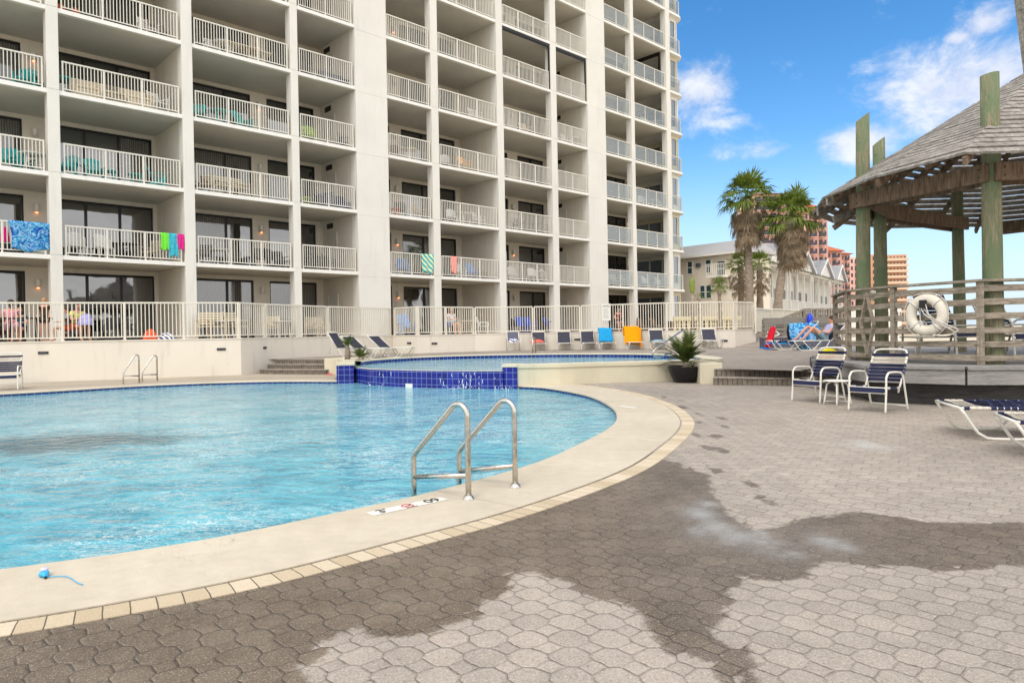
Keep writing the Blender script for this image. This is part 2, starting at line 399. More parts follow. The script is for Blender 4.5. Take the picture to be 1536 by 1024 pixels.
def coping():
    N = NT('coping_concrete'); P = N.pos()
    a = N.noise(P, .9, 6, .6); b = N.noise(P, 7, 6, .65); c = N.noise(P, 120, 3)
    col = N.rmp(a, (.3,(.52,.45,.345)), (.7,(.62,.545,.43)))
    col = N.mix(.7, col, N.rmp(b, (.3,(.86,.85,.83)), (.7,(1.06,1.06,1.05))), 'MULTIPLY')
    col = N.mix(N.m('MULTIPLY', N.ss(N.noise(P, 2.3, 7, .7, .6), .60, .74), .45), col, (.76,.71,.62))
    col = N.mix(N.m('MULTIPLY', N.ss(N.noise(P, 26, 4, .7), .70, .78), .5), col, (.33,.27,.2))
    col = N.mix(N.m('MULTIPLY', N.ss(N.noise(P, 1.1, 6, .7, 1.0), .62, .74), .35), col, (.45,.38,.28))
    ta = N.n('ShaderNodeAttribute', attribute_name='tile'); sp = N.n('ShaderNodeSeparateXYZ'); N.L(ta.outputs['Vector'], sp.inputs[0])
    jj = N.m('SUBTRACT', 1.0, N.ss(N.m('ABSOLUTE', N.m('SUBTRACT', N.m('FRACT', N.m('DIVIDE', N.m('ADD', sp.outputs[0], N.m('MULTIPLY', a, .03)), 2.9)), .5)), .0005, .0022))
    col = N.mix(N.m('MULTIPLY', jj, .6), col, (.2,.16,.11))
    cr = N.m('SUBTRACT', 1.0, N.ss(N.m('ABSOLUTE', N.m('SUBTRACT', N.noise(P, 1.3, 6, .6, .8), .5)), 0, .0022))
    col = N.mix(N.m('MULTIPLY', N.m('MULTIPLY', cr, N.ss(N.noise(P, .9, 3), .5, .62)), .45), col, (.25,.2,.15))
    return N.set(col=col, rough=.7, spec=.35, nrm=N.bump(N.m('ADD', N.m('MULTIPLY', b, .5), c), .35, .004))
M['coping'] = coping()
def border():
    N = NT('border_pavers'); a_ = N.n('ShaderNodeAttribute', attribute_name='tile'); sp = N.n('ShaderNodeSeparateXYZ'); N.L(a_.outputs['Vector'], sp.inputs[0])
    P = N.pos()
    u = N.m('DIVIDE', N.m('ADD', sp.outputs[0], N.m('MULTIPLY', N.noise(P, 3, 2), .02)), .105); f = N.m('ABSOLUTE', N.m('SUBTRACT', N.m('FRACT', u), .5))
    j = N.ss(f, .465, .485)
    wn = N.n('ShaderNodeTexWhiteNoise'); wn.noise_dimensions = '1D'; N.L(N.m('FLOOR', u), wn.inputs['W'])
    col = N.rmp(wn.outputs['Value'], (0,(.50,.40,.27)), (.6,(.60,.50,.36)), (1,(.66,.55,.42)))
    col = N.mix(.8, col, N.rmp(N.noise(P, 160, 3, .7), (.35,(.78,.77,.75)), (.65,(1.12,1.12,1.1))), 'MULTIPLY')
    # joint fades where the bricks have been sanded over, towards the far turn
    sy = N.n('ShaderNodeSeparateXYZ'); N.L(P, sy.inputs[0]); fade = N.m('SUBTRACT', 1.0, N.m('MULTIPLY', N.ss(sy.outputs[1], 4.4, 6.4), .93))
    col = N.mix(N.m('MULTIPLY', j, fade), col, (.12,.09,.06))
    h = N.m('SUBTRACT', N.m('MULTIPLY', N.noise(P, 160, 3), .3), N.m('MULTIPLY', j, fade))
    return N.set(col=col, rough=.8, spec=.3, nrm=N.bump(h, .6, .006))
M['border'] = border()
M['grit'] = paint('dirty_joint', (58,48,36), .95, .4, 30, .4)
def wood(name, lo, hi, sv=(1,1,1), grain=9, green=None, rough=.85):
    N = NT(name); tc = N.n('ShaderNodeTexCoord'); P = tc.outputs['Object']
    a = N.noise(P, grain, 6, .65, .5, sv=sv); b = N.noise(P, 1.1, 4); c = N.noise(P, grain*3.5, 4, .7, .2, sv=sv)
    col = N.rmp(a, (.30, lo), (.68, hi))
    col = N.mix(.5, col, N.rmp(b, (.3,(.72,.72,.72)), (.7,(1.15,1.12,1.1))), 'MULTIPLY')
    col = N.mix(.6, col, N.rmp(c, (.35,(.6,.58,.56)), (.6,(1.1,1.1,1.1))), 'MULTIPLY')
    if green:
        col = N.mix(N.ss(N.noise(P, 2.2, 6, .7, .7, sv=(1.6,1.6,.45)), .40, .60), col, green)
        col = N.mix(N.m('MULTIPLY', N.ss(N.noise(P, 7, 6, .7, 1.0, sv=(2,2,.35)), .62, .70), .8), col, tuple(x*.28 for x in green))
        col = N.mix(N.m('MULTIPLY', N.ss(N.noise(P, 11, 6, .7, 1.0, sv=(2,2,.3)), .66, .74), .6), col, (.42,.42,.28))
    return N.set(col=col, rough=rough, spec=.25, nrm=N.bump(N.m('ADD', a, c), .5, .008))
M['pile'] = wood('green_treated_pile', (.14,.13,.08), (.34,.31,.20), (7,7,.55), 5, green=(.135,.175,.095))
M['beam'] = wood('beam_wood', (.085,.055,.034), (.26,.185,.125), (1,1,7), 3)
M['plank'] = wood('roof_plank', (.15,.135,.118), (.43,.40,.36), (1,1,1), 7)
M['board'] = wood('railing_board', (.14,.115,.085), (.43,.37,.295), (1,1,6), 4)
M['bench'] = wood('grey_painted_board', (.24,.23,.22), (.36,.345,.33), (.6,.6,5), 4)
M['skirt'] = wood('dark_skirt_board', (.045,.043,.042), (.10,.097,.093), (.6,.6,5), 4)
M['sand'] = paint('sand', (205,192,166), .95, .12, .3, .4, 12)
M['terrace'] = paint('terrace_concrete', (170,158,140), .85, .1, .8, .3, 40, dirt=.3)
def step_mat():
    N = NT('step_riser_bricks'); P = N.pos(); a = N.n('ShaderNodeAttribute', attribute_name='tile'); sp = N.n('ShaderNodeSeparateXYZ'); N.L(a.outputs['Vector'], sp.inputs[0])
    j = N.ss(N.m('ABSOLUTE', N.m('SUBTRACT', N.m('FRACT', N.m('DIVIDE', sp.outputs[0], .1)), .5)), .40, .48)
    col = N.rmp(N.noise(P, 9, 5), (.3,(.11,.092,.072)), (.7,(.24,.20,.155)))
    return N.set(col=N.mix(j, col, (.035,.03,.025)), rough=.9, nrm=N.bump(N.m('SUBTRACT', N.noise(P, 60, 3), j), .6, .006))
M['riser'] = step_mat()
def leaf(name, a, b, rough=.5, sc=3):
    N = NT(name); P = N.pos()
    c = N.rmp(N.noise(P, sc, 5, .6), (.3, a), (.7, b))
    N.set(col=c, rough=rough, spec=.3)
    tl = N.n('ShaderNodeBsdfTranslucent'); N.L(c, tl.inputs[0]); mx = N.n('ShaderNodeMixShader'); mx.inputs[0].default_value = .32
    N.L(N.b.outputs[0], mx.inputs[1]); N.L(tl.outputs[0], mx.inputs[2]); N.L(mx.outputs[0], N.out.inputs[0]); return N.mat
M['frond'] = leaf('palm_frond_green', (.09,.16,.025), (.42,.50,.11), .45, 1.4)
M['frond_dead'] = leaf('palm_frond_dead', (.25,.19,.125), (.66,.54,.39), .85, 1.6)
M['trunk'] = wood('palm_trunk', (.17,.135,.10), (.44,.36,.28), (1,1,5), 4)
M['sago'] = leaf('sago_leaf', (.045,.085,.018), (.26,.31,.08), .4, 4)
M['sago_dry'] = leaf('sago_dry_leaf', (.10,.06,.03), (.22,.15,.08), .8, 6)
M['soil'] = paint('potting_soil', (74,54,40), .95, .3, 30, .8, 60)
def cloth(name, rgb, var=.15, sc=14):
    return paint('cloth_'+name, rgb, .9, var, sc, .5, 120, spec=.15)
def plastic(name, rgb): return paint('plastic_'+name, rgb, .4, .06, 8, 0)
M['lampglow'] = NT('lamp_glow').set(col=(.9,.5,.35), emit=(1.0,.28,.10), es=2.0)
M['skin'] = paint('skin', (205,150,122), .55, .06, 20, 0)
M['skin2'] = paint('skin_tan', (160,106,80), .55, .06, 20, 0)
M['skin_far'] = M['skin2']
M['hair'] = paint('hair_brown', (62,38,24), .6, .3, 60, .4, 90)
M['hair_b'] = paint('hair_blond', (176,132,82), .6, .25, 60, .4, 90)
M['rope'] = paint('rope', (214,208,200), .85, .1, 90, .6, 200)
M['ring'] = paint('life_ring_vinyl', (218,210,194), .55, .07, 8, .4, 40, dirt=.35)
# ------------------------------------------------------------------ world, sun, camera
w = bpy.data.worlds.new('World'); SC.world = w; w.use_nodes = True
nt = w.node_tree; bg = nt.nodes['Background']
SUN_EL, SUN_AZ = 52, 205      # azimuth measured clockwise from +Y : behind the camera, a little to the left
def wn(ty, **k):
    nd = nt.nodes.new(ty)
    for a, v in k.items(): setattr(nd, a, v)
    return nd
def wm(op, a, b=0.0, clamp=False):
    nd = wn('ShaderNodeMath', operation=op, use_clamp=clamp)
    for i, v in enumerate((a, b)):
        if isinstance(v, bpy.types.NodeSocket): nt.links.new(v, nd.inputs[i])
        else: nd.inputs[i].default_value = v
    return nd.outputs[0]
def wss(x, a, b):
    nd = wn('ShaderNodeMapRange', interpolation_type='SMOOTHSTEP'); nt.links.new(x, nd.inputs[0]); nd.inputs[1].default_value = a; nd.inputs[2].default_value = b; return nd.outputs[0]
def wmix(f, a, b, mode='MIX'):
    nd = wn('ShaderNodeMix', data_type='RGBA', blend_type=mode)
    for i, v in ((0, f), (6, a), (7, b)):
        if isinstance(v, bpy.types.NodeSocket): nt.links.new(v, nd.inputs[i])
        elif isinstance(v, tuple): nd.inputs[i].default_value = (*v, 1)
        else: nd.inputs[i].default_value = v
    return nd.outputs[2]
sky = wn('ShaderNodeTexSky', sky_type='NISHITA'); sky.sun_disc = False
sky.sun_elevation = R(SUN_EL); sky.sun_rotation = R(SUN_AZ); sky.air_density = 1.0; sky.dust_density = .35; sky.ozone_density = 2.2
tc = wn('ShaderNodeTexCoord'); DIR = tc.outputs['Generated']
hs = wn('ShaderNodeHueSaturation'); hs.inputs['Saturation'].default_value = 1.34; hs.inputs['Value'].default_value = 1.36; nt.links.new(sky.outputs[0], hs.inputs['Color'])
sep = wn('ShaderNodeSeparateXYZ'); nt.links.new(DIR, sep.inputs[0])
def wnoise(scale, detail, rough, dist, sv):
    mp = wn('ShaderNodeMapping'); nt.links.new(DIR, mp.inputs[0]); mp.inputs['Scale'].default_value = sv
    nd = wn('ShaderNodeTexNoise'); nt.links.new(mp.outputs[0], nd.inputs['Vector'])
    nd.inputs['Scale'].default_value = scale; nd.inputs['Detail'].default_value = detail; nd.inputs['Roughness'].default_value = rough; nd.inputs['Distortion'].default_value = dist
    return nd.outputs['Fac']
nz = wnoise(12, 12, .66, .25, (1, 1, 1.5)); nz2 = wnoise(3.2, 6, .55, .2, (1, 1, 2.0))
def blob(px, py, rad, sq):
    d = ray(px, py).normalized()
    sb = wn('ShaderNodeVectorMath', operation='SUBTRACT'); nt.links.new(DIR, sb.inputs[0]); sb.inputs[1].default_value = d
    mu = wn('ShaderNodeVectorMath', operation='MULTIPLY'); nt.links.new(sb.outputs[0], mu.inputs[0]); mu.inputs[1].default_value = (1, 1, sq)
    le = wn('ShaderNodeVectorMath', operation='LENGTH'); nt.links.new(mu.outputs[0], le.inputs[0])
    return wm('SUBTRACT', 1.0, wm('DIVIDE', le.outputs['Value'], rad), True)
cl = None
for a in [(1450,130,.16,1.7),(1395,130,.07,1.3),(1510,110,.10,1.2),(1290,212,.082,2.4),(1052,138,.07,1.1),(1500,225,.12,2.6),(1478,35,.055,1.9),(1440,56,.03,2.0),(1080,182,.06,4.2),(1150,225,.10,5.0),(1300,322,.13,6.0)]:
    b_ = wm('MULTIPLY', blob(*a), 1.0 if a[3] < 4 else .55)
    cl = b_ if cl is None else wm('MAXIMUM', cl, b_)
# heavier broken cloud everywhere away from this patch of blue (behind the viewer and overhead)
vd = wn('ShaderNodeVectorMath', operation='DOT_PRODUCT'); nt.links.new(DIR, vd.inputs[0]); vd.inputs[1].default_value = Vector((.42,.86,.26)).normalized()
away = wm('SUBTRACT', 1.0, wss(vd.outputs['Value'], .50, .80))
cmask = wss(wm('ADD', wm('MULTIPLY', cl, .66), wm('MULTIPLY', wm('SUBTRACT', nz, .5), 1.35)), .10, .60)
cbg = wss(wm('ADD', wm('MULTIPLY', away, .62), wm('MULTIPLY', wm('SUBTRACT', nz2, .5), .9)), .12, .5)
cmask = wm('MAXIMUM', cmask, cbg)
cshade = wmix(wss(nz, .38, .68), (5.4, 5.8, 6.9), (7.1, 7.3, 7.7))
cfar = wmix(wss(nz2, .3, .7), (9.5, 9.35, 9.2), (15.3, 15.1, 14.9))  # out-of-view cloud, brightened to raise the ambient light
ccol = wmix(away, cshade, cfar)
hz = wm('SUBTRACT', 1.0, wss(sep.outputs[2], -.02, .26))
base = wmix(wm('MULTIPLY', hz, .88), hs.outputs[0], (4.7, 5.9, 7.2))
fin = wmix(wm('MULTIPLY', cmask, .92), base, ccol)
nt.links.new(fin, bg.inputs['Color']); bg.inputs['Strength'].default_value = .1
sl = bpy.data.lights.new('Sun', 'SUN'); sl.energy = 1.1; sl.angle = R(26); sl.color = (1.0, .965, .92)
so = bpy.data.objects.new('sun', sl); COL.objects.link(so)
az = R(SUN_AZ); el = R(SUN_EL)
sd = Vector((math.sin(az)*math.cos(el), math.cos(az)*math.cos(el), math.sin(el)))
so.rotation_euler = sd.to_track_quat('Z', 'Y').to_euler(); so.location = sd*60
cd = bpy.data.cameras.new('Camera'); co = bpy.data.objects.new('camera', cd); COL.objects.link(co); SC.camera = co
cd.sensor_width = 36; cd.lens = F_/1536*36; cd.shift_y = -(512-CYP)/1536; cd.clip_end = 5000; cd.clip_start = .05
co.matrix_world = Matrix(((CR.x,CU.x,-_f.x,0),(CR.y,CU.y,-_f.y,0),(CR.z,CU.z,-_f.z,EYE),(0,0,0,1)))
SC.view_settings.view_transform = 'Standard'; SC.view_settings.look = 'None'; SC.view_settings.exposure = .49
SC.cycles.max_bounces = 6; SC.cycles.diffuse_bounces = 3; SC.cycles.glossy_bounces = 3; SC.cycles.transparent_max_bounces = 12; SC.cycles.caustics_reflective = False; SC.cycles.caustics_refractive = False
SC.cycles.use_denoising = True
# ------------------------------------------------------------------ curves of the pool
near = [g(*p) for p in [(0,854),(163,832),(325,806),(500,770),(650,737),(800,695),(870,665),(915,640),(925,624),(915,608),(880,592),(820,581),(776,578)]]
near = [Vector((p.x,p.y,0)) for p in near]
left = [Vector((x,y,0)) for x,y in [(-12,16.34),(-15.5,14.3),(-18.5,11.5),(-19.5,8.5),(-18,5.6),(-14,3.4),(-9.5,2.3),(-6,2.35),(-4,3.06)]]
farp = [g(x,y) for x,y in [(505,571),(420,571),(330,573),(250,576),(170,580)]]
farp = [Vector((p.x,p.y,0)) for p in farp]
pool_in = spline(farp + left + near, .14)          # from the spa pier round the left end to the spa again
def offset(pts, d):
    out = []
    for i, p in enumerate(pts):
        t = (pts[min(i+1,len(pts)-1)]-pts[max(i-1,0)]).normalized()
        out.append(p + Vector((t.y, -t.x, 0))*d)
    return out
def ribbon(name, a, b, za, zb, mat, thick=0.0, lipw=0.0, kind=None):
    """flat band between two curves, with an attribute carrying the running length"""
    me = bpy.data.meshes.new(name); n = len(a); vs = []; fs = []; tl = []
    s = 0
    rows = [(a, za-.034, 0), (a, za-.012, 0), (None, za, .012), (b, zb, 1)] + ([(b, zb-thick, 1)] if thick else [])
    for i in range(n):
        if i: s += (a[i]-a[i-1]).length
        dd = (b[i]-a[i]).normalized() if (b[i]-a[i]).length > 1e-6 else Vector((1,0,0))
        for (c, z, k) in rows:
            p = (a[i]+dd*.012) if c is None else c[i]
            vs.append((p.x, p.y, z)); tl.append((s, k, 0))
    m = len(rows)
    for i in range(n-1):
        for j in range(m-1): fs.append((i*m+j, i*m+j+1, (i+1)*m+j+1, (i+1)*m+j))
    me.from_pydata(vs, [], fs); me.update()
    at_ = me.attributes.new('tile', 'FLOAT_VECTOR', 'POINT'); at_.data.foreach_set('vector', [c for t in tl for c in t])
    me.materials.append(mat); o = bpy.data.objects.new(name, me); COL.objects.link(o)
    bm = bmesh.new(); bm.from_mesh(me); bmesh.ops.recalc_face_normals(bm, faces=bm.faces)
    if sum(f.normal.z*f.calc_area() for f in bm.faces) < 0:
        for f in bm.faces: f.normal_flip()
    bm.to_mesh(me); bm.free()
    if kind: tag(o, kind=kind)
    return o
def wallstrip(name, pts, z0, z1, mat, parent=None, u0=0.0):
    me = bpy.data.meshes.new(name); vs = []; fs = []; tl = []; s = u0
    for i, p in enumerate(pts):
        if i: s += (Vector(p)-Vector(pts[i-1])).length
        vs += [(p[0],p[1],z0),(p[0],p[1],z1)]; tl += [(s,z0,0),(s,z1,0)]
    for i in range(len(pts)-1): fs.append((2*i,2*i+2,2*i+3,2*i+1))
    me.from_pydata(vs, [], fs); me.update()
    at_ = me.attributes.new('tile', 'FLOAT_VECTOR', 'POINT'); at_.data.foreach_set('vector', [c for t in tl for c in t])
    me.materials.append(mat); o = bpy.data.objects.new(name, me); COL.objects.link(o)
    if parent: o.parent = parent
    return o
WL = -.075
cop_out = offset(pool_in, .84); bor_out = offset(pool_in, 1.02)
# far left: coping narrows and there is no brick border; keep the border only on the near side
n_far = len(spline(farp+left[:1], .14))
for i in range(len(pool_in)):
    if i < n_far:
        k = .45
        t = (pool_in[min(i+1,len(pool_in)-1)]-pool_in[max(i-1,0)]).normalized(); nrm = Vector((t.y,-t.x,0))
        cop_out[i] = pool_in[i]+nrm*k; bor_out[i] = pool_in[i]+nrm*(k+.01)
ribbon('pool_coping', pool_in, cop_out, .006, .004, M['coping'], .05, kind='structure')
ip = len(spline(farp+left[:6], .14))
ribbon('brick_border', offset(pool_in, .855)[ip:], bor_out[ip:], .003, .002, M['border'], .03, kind='structure')
ribbon('border_joint', offset(pool_in, .835)[ip:], offset(pool_in, .86)[ip:], -.004, -.004, M['grit'], .03, kind='structure')
# waterline tile band
tb = wallstrip('waterline_tile_band', [p for p in offset(pool_in, .02)], -.6, -.012, M['tile2']); tag(tb, kind='structure')
# ------------------------------------------------------------------ spa / upper pool
spaw = [g(x,y,-.1) for x,y in [(531,574.5),(545,577),(560,579),(600,581.5),(640,583),(700,584.5),(755,585)]]
spaw = spline([Vector((p.x,p.y,0)) for p in spaw], .1)
UZ = .47
pl = g(505,571,0); pr_ = g(531,573,-.05); pier_r0 = g(754,584.7,-.1); pier_r1 = g(776,584.8,-.1)
rw = [Vector((p.x,p.y,0)) for p in [g(776,578), g(840,577), g(900,574.5), g(960,573), g(1010,571)]]
rw = spline(rw, .3)
upfar = [Vector((x,y,0)) for x,y in [(4.9,18.0),(5.1,19.5),(4.9,21.2),(4.0,22.8),(2.5,23.9),(.75,24.5),(-1.3,24.5),(-3.0,23.6),(-4.1,22.0),(-4.42,20.4)]]
up_in = spline([Vector((.45,16.72,0)),Vector((2.05,17.02,0)),Vector((3.6,17.3,0)),Vector((4.4,17.6,0))]+upfar, .18)
up_out = offset(up_in, .5)
if (up_out[40]-Vector((0,20,0))).length < (up_in[40]-Vector((0,20,0))).length: up_out = offset(up_in, -.5)
spa = empty('spillover_spa_wall', (0,0,0), 0, 'curved cobalt blue tiled spillover wall between the two pools with water running down', 'pool wall')
wallstrip('tiled_face', spaw, -.5, .335, M['tile'], spa)
m = MB(); wi = offset(spaw, -.12)
if (wi[10]-Vector((0,20,0))).length > (spaw[10]-Vector((0,20,0))).length: wi = offset(spaw, .12)
for i in range(len(spaw)-1):
    a, b, c, d = spaw[i], spaw[i+1], wi[i+1], wi[i]
    m.add([(a.x,a.y,.335),(b.x,b.y,.335),(c.x,c.y,.34),(d.x,d.y,.34)], [(0,1,2,3)])
m.build('weir_edge', M['cream'], spa)
def tpier(p0, p1, depth, ztop, name):
    p0 = Vector((p0.x,p0.y,0)); p1 = Vector((p1.x,p1.y,0)); t = (p1-p0).normalized(); nn = Vector((-t.y,t.x,0))
    q0, q1 = p0+nn*depth, p1+nn*depth
    wallstrip(name, [q0,p0,p1,q1], -.5, ztop-.07, M['tile'], spa)
    mm = MB(); e = .015
    P = [p0-t*e-nn*e, p1+t*e-nn*e, q1+t*e, q0-t*e]
    mm.prism([(p.x,p.y) for p in P], ztop-.07, ztop); mm.build('pier_cap', M['cream'], spa, bevel=.01)
tpier(pl, pr_, 1.0, UZ+.004, 'tiled_pier'); tpier(pier_r0, pier_r1, .5, UZ+.02, 'tiled_pier')
# falling water and splashes on the tile face
wf = NT('falling_water'); wf.set(col=(.75,.82,.88), rough=.2, spec=.6)
mm = MB()
for k in range(26):
    x = random.choice([random.uniform(684,716), random.uniform(684,716), random.uniform(560,750)])
    i = min(range(len(spaw)), key=lambda j: abs((CXP+F_*spaw[j].x/spaw[j].y)-x)); p = spaw[i]
    off = Vector((p.x,p.y,0)).normalized()*-.03
    z1 = random.uniform(.0,.33); L_ = random.uniform(.03,.16)
    mm.tube([(p.x+off.x,p.y+off.y,z1),(p.x+off.x*1.3+random.uniform(-.02,.02),p.y+off.y*1.3,z1-L_*.5),(p.x+off.x*1.6+random.uniform(-.03,.03),p.y+off.y*1.6,z1-L_)], [.003,.007,.003], 5)
for x0, s_ in ((700,.22),(568,.25),(752,.1),(690,.2)):
    i = min(range(len(spaw)), key=lambda j: abs((CXP+F_*spaw[j].x/spaw[j].y)-x0)); p = spaw[i]+Vector((0,-.12,0))
    for k in range(26):
        mm.ball((p.x+random.gauss(0,s_), p.y+random.uniform(-.2,.05), WL+abs(random.gauss(0,.05))), random.uniform(.005,.014), n=5)
fw_ = mm.build('falling_water', wf.mat); tag(fw_, kind='stuff', label='thin white streams and splashes of water on the blue tile wall')
ribbon('spa_coping', up_in, up_out, UZ, UZ-.002, M['cream'], .2, kind='structure')
wallstrip('spa_waterline_tile_band', offset(up_in, .01) if (offset(up_in,.01)[40]-Vector((0,20,0))).length > (up_in[40]-Vector((0,20,0))).length else offset(up_in,-.01), -.1, UZ-.012, M['tile2'])
tag(bpy.data.objects['spa_waterline_tile_band'], kind='structure')
def flat(name, poly, z, mat, kind='structure'):
    o = poly_patch(name, [(p[0],p[1]) for p in poly], [], z, mat); tag(o, kind=kind); return o
flat('upper_pool_water', [*offset(up_in, .25 if (offset(up_in,.25)[40]-Vector((0,20,0))).length > (up_in[40]-Vector((0,20,0))).length else -.25)] + [Vector((-4.2,19.4,0))] + wi, .338, M['water_up'])
# beige retaining wall with a coping lip
rt = empty('planter_wall', (0,0,0), 0, 'beige plaster wall holding up the raised pool beside the blue tiled pier', 'low wall')
mm = MB(); back = [p+Vector((.02,.34,0)) for p in rw]
mm.prism([(p.x,p.y) for p in rw]+[(p.x,p.y) for p in back[::-1]], -.2, UZ-.075)
mm.build('wall', M['cream'], rt)
mm = MB(); fr = [p+Vector((-.005,-.03,0)) for p in rw]; bk = [p+Vector((.02,.40,0)) for p in rw]
mm.prism([(p.x,p.y) for p in fr]+[(p.x,p.y) for p in bk[::-1]], UZ-.075, UZ+.012)
mm.build('wall_cap', M['cream'], rt, bevel=.015)
# ------------------------------------------------------------------ water of the big pool
poly = [p for p in offset(pool_in, .3)]
wpoly = [(p.x,p.y) for p in poly] + [(-.1,17.5),(-4.5,20.3)]
wo = flat('pool_water', [Vector((x,y,0)) for x,y in wpoly], WL, M['water'])
# ------------------------------------------------------------------ lower deck around the pool (dense near the viewer: carries the wet patches)
wetp = [(0,966),(290,905),(480,862),(700,807),(800,778),(900,738),(985,698),(1020,690),(1062,712),(1070,735),(1079,755),(1105,781),(1134,792),(1175,789),(1219,774),(1282,766.5),(1330,772),(1386,783),(1449,785),(1536,783),(1700,790),(1700,846),(1536,848),(1486,848),(1393,855),(1319,848),(1245,844),(1205,863),(1179,868),(1105,863),(1102,880),(1098,900),(1075,929),(1068,944),(1108,966),(1127,988),(1153,1014),(1165,1040),(1100,1040),(1085,1000),(1023,981),(990,955),(968,937),(962,918),(925,900),(858,881),(807,859),(770,859),(744,892),(725,918),(685,929),(659,940),(622,955),(559,959),(529,944),(507,955),(474,966),(480,985),(452,1000),(463,1018),(472,1060),(300,1150),(-200,1200),(-300,1010)]
wetw = [(g(x,y).x, g(x,y).y) for x,y in wetp]
# the border side of the patch runs under the coping
wetw[0:8] = [(p.x,p.y) for p in offset(pool_in,.7)[::-1] if 2.2 < p.y < 7.2 and p.x > -4][::-1] or wetw[0:8]
spots = [(1070,655,9),(983,590,6),(995,595,6),(1021,601,7),(1025,611,11),(1048,621,8),(1082,626,8),(1048,633,8),(1086,639,7),(1047,652,11),(1077,653,9),(1062,671,11),(1081,674,11),(1072,703,14),(1124,723,13),(1149,750,16),(1152,749,12),(1030,579,26),(1085,579,17),(1010,581,12),(1100,580,9),(960,765,0)]
spw = [(g(x,y).x, g(x,y).y, r*g(x,y).y/F_*1.0) for x,y,r in spots if r]
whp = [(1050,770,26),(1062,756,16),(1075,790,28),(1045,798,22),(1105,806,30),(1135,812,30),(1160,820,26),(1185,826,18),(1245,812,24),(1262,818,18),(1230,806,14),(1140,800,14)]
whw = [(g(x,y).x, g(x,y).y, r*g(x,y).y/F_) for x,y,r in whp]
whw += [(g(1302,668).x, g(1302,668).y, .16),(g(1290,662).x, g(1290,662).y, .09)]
hole = [(p.x,p.y) for p in offset(pool_in, .45)]+[(.3,17.5),(-5,20)]
x0,x1,y0,y1,st = -5.0,5.5,1.2,13.0,.05
nx, ny = int((x1-x0)/st), int((y1-y0)/st)
xs = x0+np.arange(nx+1)*st; ys = y0+np.arange(ny+1)*st
GX, GY = np.meshgrid(xs, ys)
def np_in(poly, X, Y):
    c = np.zeros(X.shape, bool); n = len(poly); j = n-1
    for i in range(n):
        xi,yi = poly[i]; xj,yj = poly[j]
        cond = ((yi > Y) != (yj > Y))
        with np.errstate(divide='ignore', invalid='ignore'):
            c ^= cond & (X < (xj-xi)*(Y-yi)/(yj-yi+1e-12)+xi)
        j = i
    return c
def np_dist(poly, X, Y):
    D = np.full(X.shape, 1e9); n = len(poly)
    for i in range(n):
        ax,ay = poly[i-1]; bx,by = poly[i]; dx,dy = bx-ax,by-ay; L2 = dx*dx+dy*dy+1e-12
        t = np.clip(((X-ax)*dx+(Y-ay)*dy)/L2, 0, 1)
        D = np.minimum(D, (X-ax-t*dx)**2+(Y-ay-t*dy)**2)
    return np.sqrt(D)
insd = np_in(wetw, GX, GY); dist = np_dist(wetw, GX, GY); sg = np.where(insd, dist, -dist)
wet = np.clip(.5+sg/.22, 0, 1)
for (x,y,r) in spw:
    d = np.sqrt(((GX-x)/1.0)**2+((GY-y)/3.0)**2); wet = np.maximum(wet, np.clip(.5+(r*.62-d)/.16, 0, .60))
wh = np.zeros(GX.shape); jl = np.zeros(GX.shape)
for (x,y,r) in whw:
    d = np.sqrt((GX-x)**2+((GY-y)/1.6)**2); wh = np.maximum(wh, np.exp(-(d/(r*1.0))**2)); jl = np.maximum(jl, np.exp(-(d/(r*2.0+.1))**2)*.55)
holeM = np_in(hole, GX, GY)
vid = -np.ones(GX.shape, int); faces = []; vs = []
keep = ~holeM
cellkeep = keep[:-1,:-1] | keep[1:,:-1] | keep[:-1,1:] | keep[1:,1:]
idx = np.arange(GX.size).reshape(GX.shape)
a = idx[:-1,:-1][cellkeep]; b = idx[:-1,1:][cellkeep]; c = idx[1:,1:][cellkeep]; d_ = idx[1:,:-1][cellkeep]
F4 = np.stack([a,b,c,d_],1)
used = np.unique(F4); remap = -np.ones(GX.size, int); remap[used] = np.arange(len(used)); F4 = remap[F4]
V = np.stack([GX.ravel()[used], GY.ravel()[used], np.zeros(len(used))-.002], 1)
me = bpy.data.meshes.new('deck_paving'); me.from_pydata(V.tolist(), [], F4.tolist()); me.update()
ca = me.color_attributes.new('wet', 'FLOAT_COLOR', 'POINT')
arr = np.ones((len(used),4), np.float32); arr[:,0] = wet.ravel()[used]; arr[:,1] = wh.ravel()[used]; arr[:,2] = jl.ravel()[used]
ca.data.foreach_set('color', arr.ravel()); me.materials.append(M['pavers'])
dk = bpy.data.objects.new('deck_paving', me); COL.objects.link(dk); tag(dk, kind='structure')
# outer deck sheets, butted round the dense one
for i, pl_ in enumerate([[(x1,y0),(14,y0),(14,16.0),(x1,16.0)], [(p.x,p.y) for p in offset(pool_in,.5) if p.y > 12.9 and p.x > -.3 and p.x < 3]+[(.2,16.6),(.8,17.2),(4.3,16.9),(x1,16.3),(x1,13.0)], [(-30,-12),(14,-12),(14,y0),(-30,y0)], [(-30,y0),(x0,y0),(x0,1.5),(-30,1.5)]]):
    o = poly_patch('deck_paving', pl_, [], -.002, M['pavers_far'] if i > 1 else M['pavers']); tag(o, kind='structure')
# far side strip between the coping and the white wall
fs_ = [(p.x,p.y) for p in offset(pool_in,.3)[:n_far]]
o = poly_patch('far_deck_strip', fs_+[(-12,18.2),(-20,12.5),(-20,16),(-14.6,19.6),(-8.6,23.6),(-5.7,22.6),(-5.2,20.2)] if False else fs_+[(-14.5,15.5),(-16.2,18.2),(-12.2,22.6),(-9.5,24.6),(-8.4,26.0),(-5.0,24.6),(-5.3,22.6),(-5.08,19.9)], [], -.003, M['terrace']); tag(o, kind='structure')
